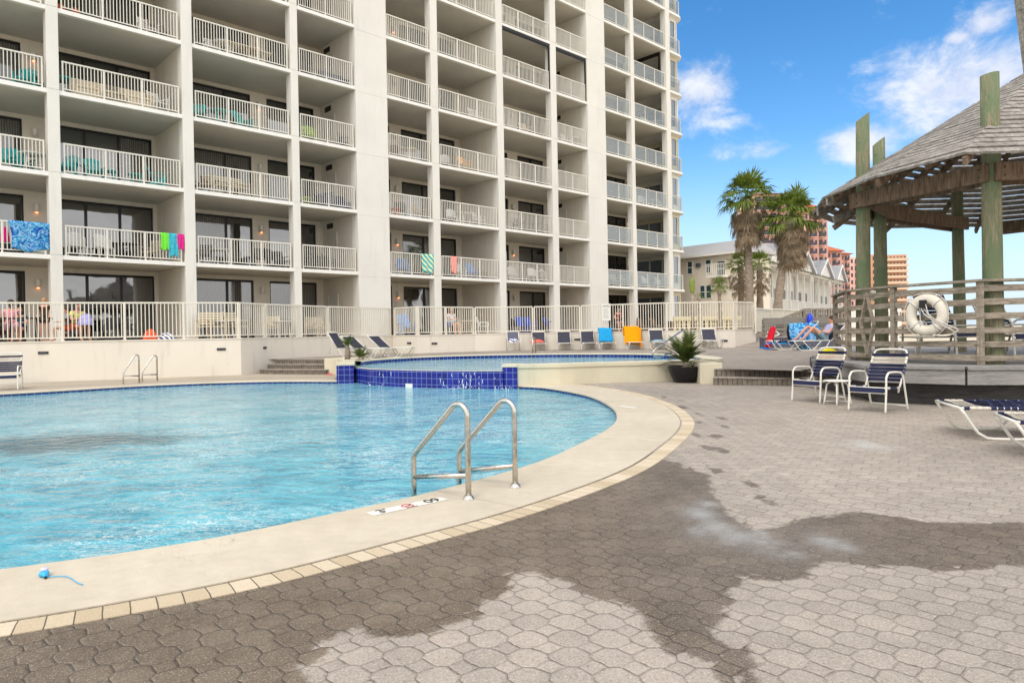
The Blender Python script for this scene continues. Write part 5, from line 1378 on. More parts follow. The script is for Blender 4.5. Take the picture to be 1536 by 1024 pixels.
brun(FP[2], FP[3], 'board railing run that carries the white life ring')
brun(FP[3], FP[4], 'board railing run with a diamond at the right edge, beyond the thick pile', diamond=(1.0,.36))
brun(FP[4], FP[5], 'board railing run out beyond the right edge of the picture')
# life ring with ropes
rd = Vector((FP[3][0]-FP[2][0], FP[3][1]-FP[2][1], 0)).normalized(); rn = Vector((rd.y,-rd.x,0))
pc = at(1390,472,11.35)
a2 = Vector((FP[2][0],FP[2][1],0)); s_ = (Vector((pc.x,pc.y,0))-a2).dot(rd); pc2 = a2+rd*s_+rn*.13; pc2.z = pc.z
# solve the point on that offset plane along the sight line
r_ = ray(1390,472); tt = (a2+rn*.14-CAM).dot(rn)/r_.dot(rn); RC = CAM+r_*tt
lr = empty('life_ring', RC, math.atan2(rd.y,rd.x), 'white ring lifebuoy with loose ropes hanging on the board railing', 'life ring')
m = MB(); Rm, rt_ = .252, .085; vs = []; n1, n2 = 48, 16
for i in range(n1):
    a = 2*PI*i/n1
    for k in range(n2):
        b = 2*PI*k/n2; q = 1+.03*mnoise.noise(Vector((math.cos(a)*4,math.sin(a)*4,b)))
        rr = Rm+rt_*math.cos(b)*q; vs.append((rr*math.cos(a), rt_*.8*math.sin(b)*q, rr*math.sin(a)))
m.add(vs, [(i*n2+k, ((i+1)%n1)*n2+k, ((i+1)%n1)*n2+(k+1)%n2, i*n2+(k+1)%n2) for i in range(n1) for k in range(n2)], True); m.build('ring', M['ring'], lr)
m = MB(); m.tube([((Rm+rt_+.01+.02*abs(math.sin(2*a)))*math.cos(a), -.02, (Rm+rt_+.01+.02*abs(math.sin(2*a)))*math.sin(a)) for a in [2*PI*i/40 for i in range(40)]], .006, 6, closed=True)
for k in range(4):
    a = PI/4+k*PI/2; m.tube([((Rm+(rt_+.008)*math.cos(b))*math.cos(a), (rt_*.8+.008)*math.sin(b), (Rm+(rt_+.008)*math.cos(b))*math.sin(a)) for b in [2*PI*i/14 for i in range(14)]], .012, 6, closed=True)
for (q0,q1,q2) in (((-.04,-.09,.21),(.03,-.10,.0),(.45,-.05,-.27)),((.03,-.09,.18),(.13,-.10,-.04),(.50,-.04,-.24)),((-.05,-.06,.16),(.12,-.08,-.08),(.20,-.05,-.28)),((-.08,-.05,.16),(-.075,-.05,-.05),(-.075,-.05,-.2)),((.5,-.03,-.25),(.38,-.05,-.33),(.20,-.05,-.34))):
    m.tube(spline([q0,q1,q2],.05), .008, 6)
m.build('rope', M['rope'], lr)
m = MB(); m.box(-.055,.04,-.115,-.06,.11,.235); m.build('hanger_strap', M['dark'], lr)
# white junction box on the pile behind the left run
P = at(1309,442,12.6); m = MB(); m.box(-.045,.045,-.03,.03,-.07,.07); m.lathe([(.012,-.12),(.012,-.07)],8); o = m.build('junction_box', M['white'], None, loc=P); tag(o, 'small white electrical box at the top of the left board railing', 'junction box')
# stacked chairs and tables on the deck behind the railing
sc1 = strap_chair((8.0,12.6,DZ), (.3,-1), 'white framed strap chair on the deck right behind the life ring', 'strap chairs on the gazebo deck'); sc1.scale = (1.4,1.3,1.45)
for i,(x,y,fx,lb) in enumerate(((8.9,12.4,.2,'strap chair on the deck left of the thick pile, seen through the railing'),(10.0,12.2,-.4,'strap chair on the deck right of the thick pile, seen through the railing'))):
    c = strap_chair((x,y,DZ), (fx,-1), lb, 'strap chairs on the gazebo deck'); c.scale = (1.25,1.25,1.25)
def stack(x, y, n, lb0):
    for k in range(n):
        m = MB(); W = .32
        for s in (-1,1): m.tube([(-W,s*.9,.0),(-W,s*.9,.30),(W,s*.9,.30),(W,s*.9,0)], .016, 6); m.tube([(s*W,-.95,.3),(s*W,.95,.3)], .018, 6)
        for q in range(14): m.box(-W,W,-.9+q*.13,-.9+q*.13+.09,.295,.305)
        o = m.build('stacked_lounger', M['strapw'], None, loc=(x,y,DZ+.10*k), rz=R(80+3*k)); tag(o, ['lowest','second lowest','third','fourth','topmost'][k]+' white lounger of the stack behind the life ring', 'lounger', 'stacked white loungers on the gazebo deck')
stack(8.3, 12.9, 4, '')
m = MB(); m.box(-.5,.5,-.3,.3,0,.66); o = m.build('storage_box', paint('box_beige',(196,184,168),.7,.08,3), None, loc=(10.3,12.9,DZ-.005), bevel=.03)
tag(o, 'pale beige storage box on the gazebo deck behind the thick pile', 'box')
m = MB(); m.box(-.52,.52,-.32,.32,.66,.70); q = m.build('lid', M['bench'], o)
# flared plank finial on the roof's peak, its left side just inside the top right corner of the view
for k in range(4):
    m = MB(); a0, a1 = PI/4+k*PI/2, PI/4+(k+1)*PI/2
    for q in range(4):
        t0, t1 = q/4+.006, (q+1)/4-.006
        def P_(t, r, z): return Vector((10.2+r*(math.cos(a0)*(1-t)+math.cos(a1)*t), 13.3+r*(math.sin(a0)*(1-t)+math.sin(a1)*t), z))
        nn_ = Vector((math.cos((a0+a1)/2), math.sin((a0+a1)/2), 0))*.03
        A, B, C_, D_ = P_(t0,.29,5.95), P_(t1,.29,5.95), P_(t1,.43,7.50), P_(t0,.43,7.50)
        m.add([A,B,C_,D_,A+nn_,B+nn_,C_+nn_,D_+nn_], [(0,1,2,3),(7,6,5,4),(0,4,5,1),(1,5,6,2),(2,6,7,3),(3,7,4,0)])
    m.build('finial_planks', M['plank'], gz)
m = MB(); m.prism([(10.2+.46*math.cos(PI/4+k*PI/2),13.3+.46*math.sin(PI/4+k*PI/2)) for k in range(4)], 7.505, 7.55); m.build('finial_cap', M['white'], gz)
# yellow and orange bag on the deck edge by the chair
P = at(1232,533,13.6); 
bg_ = empty('beach_bag', (P.x+.15,P.y,DZ-.02), .2, 'yellow and orange beach bag lying on the deck corner behind the strap chair', 'bag')
m = MB(); m.ball((0,0,.10),.16,1.2,.6,.8,12); m.build('bag_body', cloth('yellow', (220,205,30)), bg_)
m = MB(); m.tube(spline([(-.2,-.02,.03),(-.05,-.12,.05),(.2,-.1,.04),(.4,0,.05)],.06), .035, 8); m.build('orange_strap', cloth('orange2', (240,95,25)), bg_)
# ------------------------------------------------------------------ palms
def fan(mb, P, d, up, R_, nb=20, droop=.35, spread=150, w=.040):
    """a fan leaf at P opening along d"""
    d = d.normalized(); side = d.cross(up).normalized(); up2 = side.cross(d).normalized()
    for k in range(nb):
        a = R(-spread/2+spread*k/(nb-1)+random.uniform(-3,3)); L = R_*random.uniform(.8,1.08)*(1-.18*abs(a))
        dr = (d*math.cos(a)+side*math.sin(a)).normalized(); s = (side*math.cos(a)-d*math.sin(a))
        p1 = P+dr*L*.52+up2*L*.06; dd = droop*random.uniform(.6,1.5); p2 = P+dr*L*(.95-.25*dd)-Vector((0,0,L*dd*.75))
        tw = up2*w*.5*random.choice([-1,1]); ws = s*w*(R_/1.0)
        mb.add([P+dr*.04, p1-ws+tw*.3, p1+ws-tw*.3, p2], [(0,1,2),(1,3,2),(2,1,0),(2,3,1)])
def fan_palm(loc, h, crown_r, ng, ndead, label, lean=(0,0), tr=(.24,.17), skirt=1.6, seedv=1, name='palm_tree', group=None, nb=18):
    random.seed(seedv); o = empty(name, loc, 0, label, 'palm tree', group)
    top = Vector((lean[0], lean[1], h)); n = 14; pts = []; rs = []
    for i in range(n+1):
        t = i/n; pts.append(Vector((lean[0]*t**1.6, lean[1]*t**1.6, h*t))); rs.append((tr[0]*(1-t)**2*.5+tr[1]+(.02*math.sin(i*2.1)))*1.0)
    rs[0] *= 1.15
    m = MB(); m.tube(pts, rs, 12); m.build('trunk', M['trunk'], o)
    G = MB(); S = MB()
    for k in range(ng):
        az = k*2.39996+random.uniform(-.2,.2); t = k/ng; el = R(82-105*t+random.uniform(-8,8))
        d = Vector((math.cos(az)*math.cos(el), math.sin(az)*math.cos(el), math.sin(el))); pl_ = crown_r*random.uniform(.42,.62)
        q = top+d*pl_+Vector((0,0,-.06*pl_)); G.tube([top+d*.1, top+d*pl_*.5+Vector((0,0,.02)), q], [.02,.016,.012], 4)
        fan(G, q, d+Vector((0,0,-.22)), Vector((0,0,1)) if abs(d.z) < .9 else Vector((math.cos(az),math.sin(az),0)), crown_r*random.uniform(.56,.74), nb, .12+.42*t, 160)
    for k in range(ndead):
        az = k*2.39996; t = k/ndead; z = -.1-skirt*t*.62; rad = .22+.32*(1-t)**.5
        d0 = Vector((math.cos(az), math.sin(az), 0)); P = top+Vector((0,0,z)); q = P+d0*(rad+random.uniform(0,.25)*crown_r*.5)+Vector((0,0,-.22-.2*random.random()))
        S.tube([P, P+d0*rad*.6, q], [.018,.014,.01], 4)
        fan(S, q, d0*random.uniform(.12,.4)+Vector((0,0,-1)), d0, crown_r*random.uniform(.42,.62), 12, .08, 80, .03)
    G.build('crown', M['frond'], o)
    if ndead: S.build('dead_skirt', M['frond_dead'], o)
    return o
def palm_at(px, pyc, Y, base_z, r_px, **k):
    P = at(px, pyc, Y); return dict(loc=(P.x,P.y,base_z), h=P.z-base_z, crown_r=r_px*Y/F_, **k)
Z_ = 38.0
p = palm_at(1122, 299, Z_, .5, 47); pb = at(1122, 452, Z_)
fan_palm(p['loc'], p['h'], p['crown_r'], 34, 70, 'taller left one of the two big fan palms, brown skirt hanging under its crown', lean=(-.05,.0), skirt=3.0, seedv=3, group='big fan palms beyond the fence')
P = at(1188, 327, 36.5); B = at(1167, 458, 36.5)
fan_palm((B.x-.15,36.5,.4), P.z-.4, 50*36.5/F_, 36, 80, 'right one of the two big fan palms, with a leaning trunk', lean=(P.x-B.x+.15,0), skirt=3.0, seedv=5, group='big fan palms beyond the fence')
P = at(1111, 398, 41); fan_palm((P.x,41,.5), P.z-.5, 27*41/F_, 22, 40, 'short bushy fan palm left of the tall palm trunk', skirt=2.0, seedv=7)
P = at(1139, 398, 43); fan_palm((P.x,43,.5), P.z-.5, 24*43/F_, 20, 30, 'short bushy fan palm right of the tall palm trunk', skirt=1.9, seedv=8)
P = at(1079, 432, 34); fan_palm((P.x,34,.8), P.z-.8, 20*34/F_, 18, 0, 'young slim palm with a bright green tuft behind the fence', tr=(.10,.09), seedv=9, nb=12)
P = at(1049.5, 446, 33.5); fan_palm((P.x,33.5,.8), P.z-.8, 10*33.5/F_, 7, 0, 'very thin young palm with few leaves left of the bright green tuft', tr=(.07,.07), seedv=12, nb=8)
for px, py, lb in ((1038.5,438,'thin bare stem with one folded leaf by the tower corner'),):
    P = at(px, py, 33); o = empty('palm_sapling', (P.x,P.y,.8), 0, lb, 'palm tree'); m = MB(); m.tube([(0,0,0),(0,0,P.z-.8)], .07, 8); m.build('trunk', M['trunk'], o)
    m = MB(); m.ball((0,0,P.z-.5), .14, 1, 1, 3, 8); m.build('folded_leaf', M['frond'], o)
# ------------------------------------------------------------------ lattice wall and planting bed behind the fence
lw = paint('lattice_cream', (214,200,160), .8, .05, 2, .1)
a = at(1012,470,36); b = at(1112,470,37)
o = empty('block_screen', (a.x,a.y,.5), math.atan2(b.y-a.y,b.x-a.x), 'cream pierced block screen wall behind the right part of the fence', 'wall'); L = math.hypot(b.x-a.x,b.y-a.y)
m = MB(); m.box(0,L,0,.2,0,.65); m.box(0,L,0,.2,1.22,1.42); m.build('wall', lw, o)
m = MB()
for r_ in range(3):
    for i in range(int(L/.26)): m.box(i*.26, i*.26+.10, .05,.15,.65+.19*r_+.0,.65+.19*r_+.19)
    m.box(0,L,.052,.148,.65+.19*r_+.145,.65+.19*r_+.189)
m.build('pierced_blocks', lw, o)
m = MB(); m.box(0,L,.9,.95,.0,1.2); m.build('shade_backing', M['soil'], o)  # dark sheet standing in for the shade behind the openings
# ------------------------------------------------------------------ beige cottage
cot = paint('cottage_stucco', (226,214,196), .85, .04, .8, .2, 50)
roofm = paint('grey_metal_roof', (176,172,168), .5, .06, 1.5, .1)
shut = paint('window_teal', (46,74,78), .5, .2, 20, 0)
A_ = at(990,384,61); A_.z = 0; B_ = at(1106,384,55.4); B_.z = 0
t = (B_-A_).normalized(); L = (B_-A_).length; ang = math.atan2(t.y,t.x)
ct_ = empty('beach_cottage', (A_.x,A_.y,-.5), ang, 'beige stucco cottage with a grey roof behind the tall palms', 'house')
EH = 7.9
def win(par, x, z, w_, h, mat=None, dep=0.0, nm='window'):
    f = MB(); e = .07
    f.box(x-e,x+w_+e,-.06+dep,.0+dep,z-e,z); f.box(x-e,x+w_+e,-.06+dep,0+dep,z+h,z+h+e); f.box(x-e,x,-.06+dep,0+dep,z,z+h); f.box(x+w_,x+w_+e,-.06+dep,0+dep,z,z+h); f.box(x,x+w_,-.05+dep,0+dep,z+h/2-.03,z+h/2+.03)
    o = f.build(nm, M['white'], par); g_ = MB(); g_.box(x,x+w_,-.035+dep,-.002+dep,z,z+h); g_.build('pane', mat or shut, o); return o
m = MB(); m.box(0,L,0,5,0,EH); m.build('wall', cot, ct_)
m = MB(); m.box(-.5,L,-.02,-.003,4.0,4.12); m.build('string_course', cot, ct_)
m = MB(); m.add([(-.6,-.6,EH-.05),(L+.6,-.6,EH-.05),(L+.2,2.7,EH+1.25),(-.4,2.7,EH+1.25),(L+.6,5.6,EH-.05),(-.6,5.6,EH-.05)], [(0,1,2,3),(3,2,4,5),(1,4,2),(0,3,5)]); m.build('roof', roofm, ct_)
m = MB(); m.box(-.6,L+.6,-.65,-.55,EH-.2,EH-.04); m.build('fascia', M['white'], ct_)
def px_on(px, py, ox, oy, ang_):
    n = Vector((math.sin(ang_), -math.cos(ang_), 0)); r = ray(px,py); t_ = (Vector((ox,oy,0))-CAM).dot(n)/r.dot(n); P = CAM+r*t_
    tt_ = Vector((math.cos(ang_), math.sin(ang_), 0)); return (P-Vector((ox,oy,0))).dot(tt_), P.z
for x0_,y0_,x1_,y1_ in ((1032,393,1038.5,410),(1059,390.5,1066.5,408.5),(1051,429,1057.5,447),(1060,428.5,1067,446.5)):
    xa,zb = px_on(x0_,y0_,A_.x,A_.y,ang); xb,za = px_on(x1_,y1_,A_.x,A_.y,ang); win(ct_, xa, za+.5, xb-xa, zb-za)
xa,zb = px_on(1076.5,392.5,A_.x,A_.y,ang); xb,za = px_on(1087.5,413.5,A_.x,A_.y,ang)
f = win(ct_, xa, za+.5, xb-xa, zb-za, nm='balcony_door')
m = MB(); m.box(xa-.5,xb+.5,-1.0,0,za+.35,za+.5); 
m.box(xa-.5,xb+.5,-1.0,-.96,za+1.4,za+1.45)
for i in range(9): m.box(xa-.45+i*(xb-xa+.9)/8-.02, xa-.45+i*(xb-xa+.9)/8+.02,-1.0,-.96,za+.5,za+1.4)
m.build('balcony', M['white'], ct_)
xa,zb = px_on(1048,397,A_.x,A_.y,ang); m = MB(); m.box(xa-.2,xa+.2,-.15,0,zb+.3,zb+.6); m.build('wall_light', M['greymesh'], ct_)
# ------------------------------------------------------------------ row of white two-storey beach houses with porches
wh = paint('beach_house_white', (224,220,212), .7, .04, 1.5, .1)
rf2 = paint('pale_roof', (196,196,198), .55, .05, 2, .1)
HA = Vector((at(1141,430,60).x, 60, 0)); HB = Vector((at(1266,430,92).x, 92, 0)); ht = (HB-HA).normalized(); HL = (HB-HA).length; ha = math.atan2(ht.y,ht.x)
winm = paint('porch_pane', (120,118,112), .5, .15, 8, 0)  # even grey of the porch window panes
def house(s0, L, label, seedv, EHh=7.7):
    random.seed(seedv); P = HA+ht*s0; o = empty('beach_house', (P.x,P.y,-.6), ha, label, 'house', 'row of white beach houses')
    m = MB(); m.box(0,L,1.8,6,0,EHh); m.build('wall', wh, o)
    m = MB(); m.box(0,L,0,1.8,3.35,3.55); m.box(0,L,0,1.8,.5,.7); m.box(0,L,-.1,1.8,EHh-.25,EHh+.05); m.build('porch_deck', wh, o)
    n = max(3, int(L/2.6)); 
    for i in range(n+1):
        x = L*i/n; m = MB(); m.box(x-.1,x+.1,0,.2,.7,3.35); m.box(x-.1,x+.1,0,.2,3.55,EHh-.25); m.build('porch_column', wh, o)
    for z in (.7,3.55):
        m = MB(); m.box(0,L,.04,.10,z+.98,z+1.05)
        for i in range(int(L/.16)): m.box(i*.16+.02,i*.16+.055,.05,.09,z,z+.98)
        m.build('porch_railing', wh, o)
        for i in range(n): win(o, L*(i+.2)/n, z+.2, L/n*.55, 2.1, winm, 1.8, 'porch_window')
    # gables facing the beach
    ng = 1; 
    m = MB(); gw = MB()
    m.add([(-.4,-.5,EHh),(L+.4,-.5,EHh),(L+.4,3,EHh+1.7),(-.4,3,EHh+1.7),(L+.4,6.5,EHh),(-.4,6.5,EHh)], [(0,1,2,3),(3,2,4,5)])
    for i in range(ng):
        c = L*(i+.5)/ng; w_ = L*.40
        m.add([(c-w_-.4,-.7,EHh-.1),(c,-.7,EHh+1.9),(c,3.4,EHh+1.9),(c-w_-.4,3.4,EHh-.1)], [(0,1,2,3),(3,2,1,0)]); m.add([(c+w_+.4,-.7,EHh-.1),(c,-.7,EHh+1.9),(c,3.4,EHh+1.9),(c+w_+.4,3.4,EHh-.1)], [(0,3,2,1),(1,2,3,0)])
        gw.add([(c-w_,-.4,EHh),(c+w_,-.4,EHh),(c,-.4,EHh+1.75)], [(0,1,2)]); gw.bar((c-w_-.4,-.72,EHh-.12),(c,-.72,EHh+1.9),.06,.22); gw.bar((c+w_+.4,-.72,EHh-.12),(c,-.72,EHh+1.9),.06,.22)
    m.build('roof', rf2, o); gw.build('gable', wh, o)
    return o
segl = [0, HL*.27, HL*.53, HL*.78, HL]
for i, (lb) in enumerate(('nearest white beach house, its porch just right of the tall palm trunk','second white beach house in the row, behind the leaning palm trunk','third white beach house in the row, under the pink towers','farthest white beach house, next to the gazebo railing')):
    house(segl[i], segl[i+1]-segl[i]-1.2, lb, i)
# ------------------------------------------------------------------ high-rise blocks far down the beach
pinkm = paint('pink_stucco', (202,156,142), .85, .06, .1, 0); pinkl = paint('pale_pink_stucco', (228,186,172), .85, .05, .1, 0)
orm = paint('orange_tile_roof', (184,104,68), .85, .12, .3, 0); tanm = paint('tan_stucco', (196,150,118), .85, .05, .1, 0); tanl = paint('tan_light', (212,186,160), .85, .05, .1, 0)
dkw = paint('far_window', (70,66,76), .35, .2, .2, 0)
def tower_blk(px0, px1, ytop, Y, ncol, fl_, matw, label, roof=None, style='bal', band=None, depth=18, turn=.0):
    A = at(px0, ytop, Y); B = at(px1, ytop, Y); L = B.x-A.x; H_ = A.z+2
    o = empty('high_rise', (A.x,A.y,-2), turn, label, 'building', 'high-rise blocks far along the beach')
    m = MB(); m.box(0,L,0,depth,0,H_); m.build('wall', matw, o)
    nf = int(H_/fl_); cw = L/ncol
    for f in range(nf):
        z = H_-(f+1)*fl_
        if z < 3: break
        for c in range(ncol):
            x = c*cw; wnd = MB(); bal = MB()
            if style == 'bal' and c % 2 == 1 or style == 'all':
                wnd.box(x+.12*cw,x+.88*cw,-.05,0,z+.25,z+fl_-.7)
                sl_ = MB(); sl_.box(x+.04*cw,x+.96*cw,-1.5,-.06,z-.1,z+.12); q = sl_.build('balcony', band or matw, o); bal.box(x+.04*cw,x+.96*cw,-1.52,-1.44,z+.14,z+1.15); bal.build('balcony_rail', dkw, q)
            else:
                wnd.box(x+.3*cw,x+.7*cw,-.05,0,z+.5,z+fl_-.8)
            wnd.build('window', dkw, o)
        if style == 'strip': sl_ = MB(); sl_.box(-.3,L+.3,-1.2,-.1,z-.15,z+1.0); sl_.build('balcony_band', band or matw, o)
    if roof:
        e = 1.2; m = MB(); rh = roof
        m.add([(-e,-e,H_),(L+e,-e,H_),(L+e,depth+e,H_),(-e,depth+e,H_),(L*.3,depth*.5,H_+rh),(L*.7,depth*.5,H_+rh)], [(0,1,5,4),(1,2,5),(2,3,4,5),(3,0,4)]); m.build('roof', orm, o)
    return o
tower_blk(1131,1176,292,232,4,2.75,pinkl,'upper left part of the pink high-rise showing between the two big palms', roof=2.2, style='all')
tower_blk(1176,1208,302,228,5,2.75,pinkm,'middle part of the pink high-rise behind the right palm crown', roof=3.2)
tower_blk(1206,1241,318,224,5,2.75,pinkm,'right part of the pink high-rise with stacked dark balconies and orange roof', roof=4.4)
tower_blk(1240,1262,377,262,3,2.75,pinkm,'lower pink block with an orange roof right of the pink high-rise', roof=3.2)
tower_blk(1262,1275,381,268,3,2.75,pinkm,'narrow pink block attached right of the orange roofed one', roof=2.0)
tower_blk(1274,1303,386,290,4,2.9,pinkl,'pale pink block left of the leftmost gazebo pile')
tower_blk(1302,1312.5,382,300,2,2.9,tanm,'narrow orange tan block between the two gazebo piles', style='none')
tower_blk(1312,1357,383,310,9,2.55,tanm,'tan high-rise with rows of balconies right of the gazebo piles', style='strip', band=tanl, turn=-.12)
o = tower_blk(1330,1352,463,170,6,2.6,wh,'small white block low behind the board railing, left of the life ring', style='none')
# ------------------------------------------------------------------ grey boardwalk wall, ramp and rails left of the gazebo
rmp = MB(); a = g(1099,521,.45); b = g(1146,521,.45)
q = [Vector((a.x+.05,a.y-.2,.46)), Vector((b.x,b.y-.2,.46)), Vector((at(1150,500,33).x,33.4,1.1)), Vector((at(1126,500,31).x+.0,31.2,1.1))]
rmp.add([*q, *[Vector((v.x,v.y,.2)) for v in q]], [(0,1,2,3),(0,4,5,1),(1,5,6,2),(3,2,6,7),(0,3,7,4)]); o = rmp.build('paved_ramp', M['pavers_far']); tag(o, kind='structure')
Yb_ = 27.6
xa, xb = at(1146,510,Yb_).x, at(1262,510,Yb_).x
bw = empty('bench_wall', (xa,Yb_,.44), 0, 'long dark grey bench wall with pierced boards behind the sunbathing woman', 'bench')
m = MB(); m.box(0,xb-xa,0,.5,0,.40); m.build('seat_box', M['greymesh'], bw)
m = MB(); m.box(-.03,xb-xa,-.04,.5,.40,.46); m.build('seat_board', M['bench'], bw)
zT = at(1160,479,Yb_+.5).z-.44
m = MB()
for z0_, z1_ in ((.52,.60),(.68,.78),(.86,.90),(.93,zT+.06)): m.box(.15,xb-xa,.44,.48,z0_,z1_)
for i in range(36): m.box(.2+i*(xb-xa-.3)/36,.24+i*(xb-xa-.3)/36,.485,.51,.5,zT)
m.build('back_boards', paint('grey_fence_paint', (128,122,114), .8, .1, 8, .2), bw)
for i in range(5): m = MB(); x = .18+i*(xb-xa-.3)/4; m.box(x-.05,x+.05,.50,.58,0,zT+.02); m.build('post', M['board'], bw)
a = at(1160,483,30.5); b = at(1206,464,30.5); c = at(1262,463,30.5)
wr = empty('boardwalk_railing', (0,0,0), 0, 'weathered boardwalk railing with a sloping handrail behind the grey bench wall', 'railing')
m = MB(); m.bar(a,b,.12,.07); m.bar(b,c,.12,.07); m.bar(b+Vector((0,0,-.5)),c+Vector((0,0,-.5)),.03,.1); m.build('hand_rail', M['board'], wr)
for P in (a,a.lerp(b,.5),b,b.lerp(c,.33),b.lerp(c,.66),c): m = MB(); m.box(P.x-.05,P.x+.05,P.y-.05,P.y+.05,.4,P.z-.03); m.build('post', M['board'], wr)
m = MB()
for i in range(22):
    P = b.lerp(c,i/22); m.box(P.x,P.x+.035,P.y+.05,P.y+.09,.5,P.z-.04)
    P = a.lerp(b,i/22); m.box(P.x,P.x+.025,P.y+.05,P.y+.09,.5,P.z-.04)
m.build('pickets', M['board'], wr)
# ------------------------------------------------------------------ people
def skinmesh(name, J, edges, mat, parent, sub=2):
    """one continuous skinned surface over a joint graph J = {name:(pos, radius or (rx,ry))}"""
    keys = list(J); me = bpy.data.meshes.new(name)
    me.from_pydata([J[k][0] for k in keys], [(keys.index(a), keys.index(b)) for a, b in edges], []); me.update()
    o = bpy.data.objects.new(name, me); COL.objects.link(o); o.parent = parent
    md = o.modifiers.new('skin', 'SKIN'); md.use_smooth_shade = True; md.branch_smoothing = .3
    sv = me.skin_vertices[0].data
    for i, k in enumerate(keys):
        r = J[k][1]; sv[i].radius = r if isinstance(r, tuple) else (r, r); sv[i].use_root = (i == 0)
    ss = o.modifiers.new('sub', 'SUBSURF'); ss.levels = sub; ss.render_levels = sub
    me.materials.append(mat); return o
def person(loc, rz, pose, label, skin, top, bottom, hair, sc=1.0, hairlen=.0, group=None, dress=False):
    o = empty('person', loc, rz, label, 'person', group); o.scale = (sc,)*3
    # local: -y forward, z up.  pelvis height by pose
    V = Vector
    if pose == 'stand':
        pel = V((0,0,.92)); ch = V((0,.02,1.28)); nk = V((0,.02,1.45)); hd = V((0,-.01,1.60)); ht = V((0,-.005,1.73))
        hip = [V((s*.10,0,.88)) for s in (-1,1)]; kn = [V((s*.11,-.03,.48)) for s in (-1,1)]; an = [V((s*.11,.02,.07)) for s in (-1,1)]; to = [V((s*.12,-.16,.03)) for s in (-1,1)]
        sh = [V((s*.18,.02,1.39)) for s in (-1,1)]; el = [V((s*.24,.03,1.12)) for s in (-1,1)]; wr = [V((s*.22,-.13,.93)) for s in (-1,1)]
        hv = V((0,-.3,-.9))
    elif pose == 'sit':
        pel = V((0,.05,.50)); ch = V((0,.05,.86)); nk = V((0,.02,1.03)); hd = V((0,-.03,1.17)); ht = V((0,-.02,1.30))
        hip = [V((s*.10,.02,.49)) for s in (-1,1)]; kn = [V((s*.13,-.42,.50)) for s in (-1,1)]; an = [V((s*.13,-.40,.08)) for s in (-1,1)]; to = [V((s*.14,-.56,.03)) for s in (-1,1)]
        sh = [V((s*.18,.04,.97)) for s in (-1,1)]; el = [V((s*.24,-.05,.72)) for s in (-1,1)]; wr = [V((s*.14,-.30,.74)) for s in (-1,1)]
        hv = V((0,-1,.0))
    else:   # reclining on a lounger: seat at z .35, back raised, knees up, holding something at the chest
        pel = V((0,.0,.44)); ch = V((0,.24,.74)); nk = V((0,.31,.90)); hd = V((0,.30,1.03)); ht = V((0,.32,1.16))
        hip = [V((s*.09,-.03,.44)) for s in (-1,1)]; kn = [V((-.12,-.46,.84)), V((.13,-.38,.80))]; an = [V((-.10,-.86,.42)), V((.12,-.72,.42))]; to = [V((-.10,-1.02,.40)), V((.12,-.88,.39))]
        sh = [V((s*.17,.27,.85)) for s in (-1,1)]; el = [V((s*.23,.10,.60)) for s in (-1,1)]; wr = [V((s*.07,-.10,.66)) for s in (-1,1)]
        hv = V((0,-.6,.35))
    J = {'pel':(pel,(.135,.10)),'wst':(pel.lerp(ch,.42),(.12,.09)),'ch':(ch,(.15,.10)),'ub':(ch.lerp(nk,.62),(.12,.075)),'nk':(nk,(.052,.052)),'nk2':(nk.lerp(hd,.35),(.05,.05)),'jaw':(nk.lerp(hd,.72)+V((0,-.012,0)),(.062,.07)),'hd':(hd,(.076,.092)),'hd2':(hd.lerp(ht,.55),(.078,.09)),'ht':(ht,(.04,.045))}
    E = [('pel','wst'),('wst','ch'),('ch','ub'),('ub','nk'),('nk','nk2'),('nk2','jaw'),('jaw','hd'),('hd','hd2'),('hd2','ht')]
    for i, s in enumerate('lr'):
        J.update({'hip'+s:(hip[i],.088),'th'+s:(hip[i].lerp(kn[i],.5),.075),'kn'+s:(kn[i],.055),'cf'+s:(kn[i].lerp(an[i],.35),.056),'an'+s:(an[i],.036),'to'+s:(an[i].lerp(to[i],.6)+V((0,0,-.012)),.034),'tp'+s:(to[i],.024),
                  'sh'+s:(sh[i],.056),'ua'+s:(sh[i].lerp(el[i],.5),.045),'el'+s:(el[i],.038),'fa'+s:(el[i].lerp(wr[i],.4),.036),'wr'+s:(wr[i],.024)})
        E += [('pel','hip'+s),('hip'+s,'th'+s),('th'+s,'kn'+s),('kn'+s,'cf'+s),('cf'+s,'an'+s),('an'+s,'to'+s),('to'+s,'tp'+s),('ub','sh'+s),('sh'+s,'ua'+s),('ua'+s,'el'+s),('el'+s,'fa'+s),('fa'+s,'wr'+s)]
        # palm and five fingers
        d = (wr[i]-el[i]).normalized()*.6+hv.normalized()*.4; d.normalize(); side = d.cross(V((0,0,1)) if abs(d.z) < .9 else V((0,1,0))).normalized(); dn = d.cross(side).normalized()
        if dn.z > 0: dn = -dn
        pm = wr[i]+d*.055; J['pm'+s] = (pm,(.032,.016)); E.append(('wr'+s,'pm'+s))
        for f, (off, ln) in enumerate(((-.026,.055),(-.009,.068),(.009,.064),(.026,.050))):
            k1, k2 = f'f{f}a{s}', f'f{f}b{s}'; b1 = pm+d*.035+side*off; J[k1] = (b1,.0085); J[k2] = (b1+d*ln*.8+dn*ln*.45,.0065); E += [('pm'+s,k1),(k1,k2)]
        J['t1'+s] = (wr[i]+d*.03-side*.035,.010); J['t2'+s] = (wr[i]+d*.068-side*.042+dn*.015,.008); E += [('wr'+s,'t1'+s),('t1'+s,'t2'+s)]
    body = skinmesh('body', J, E, skin, o)
    # clothing: shells a little outside the body, following the same joints
    g_ = 1.13
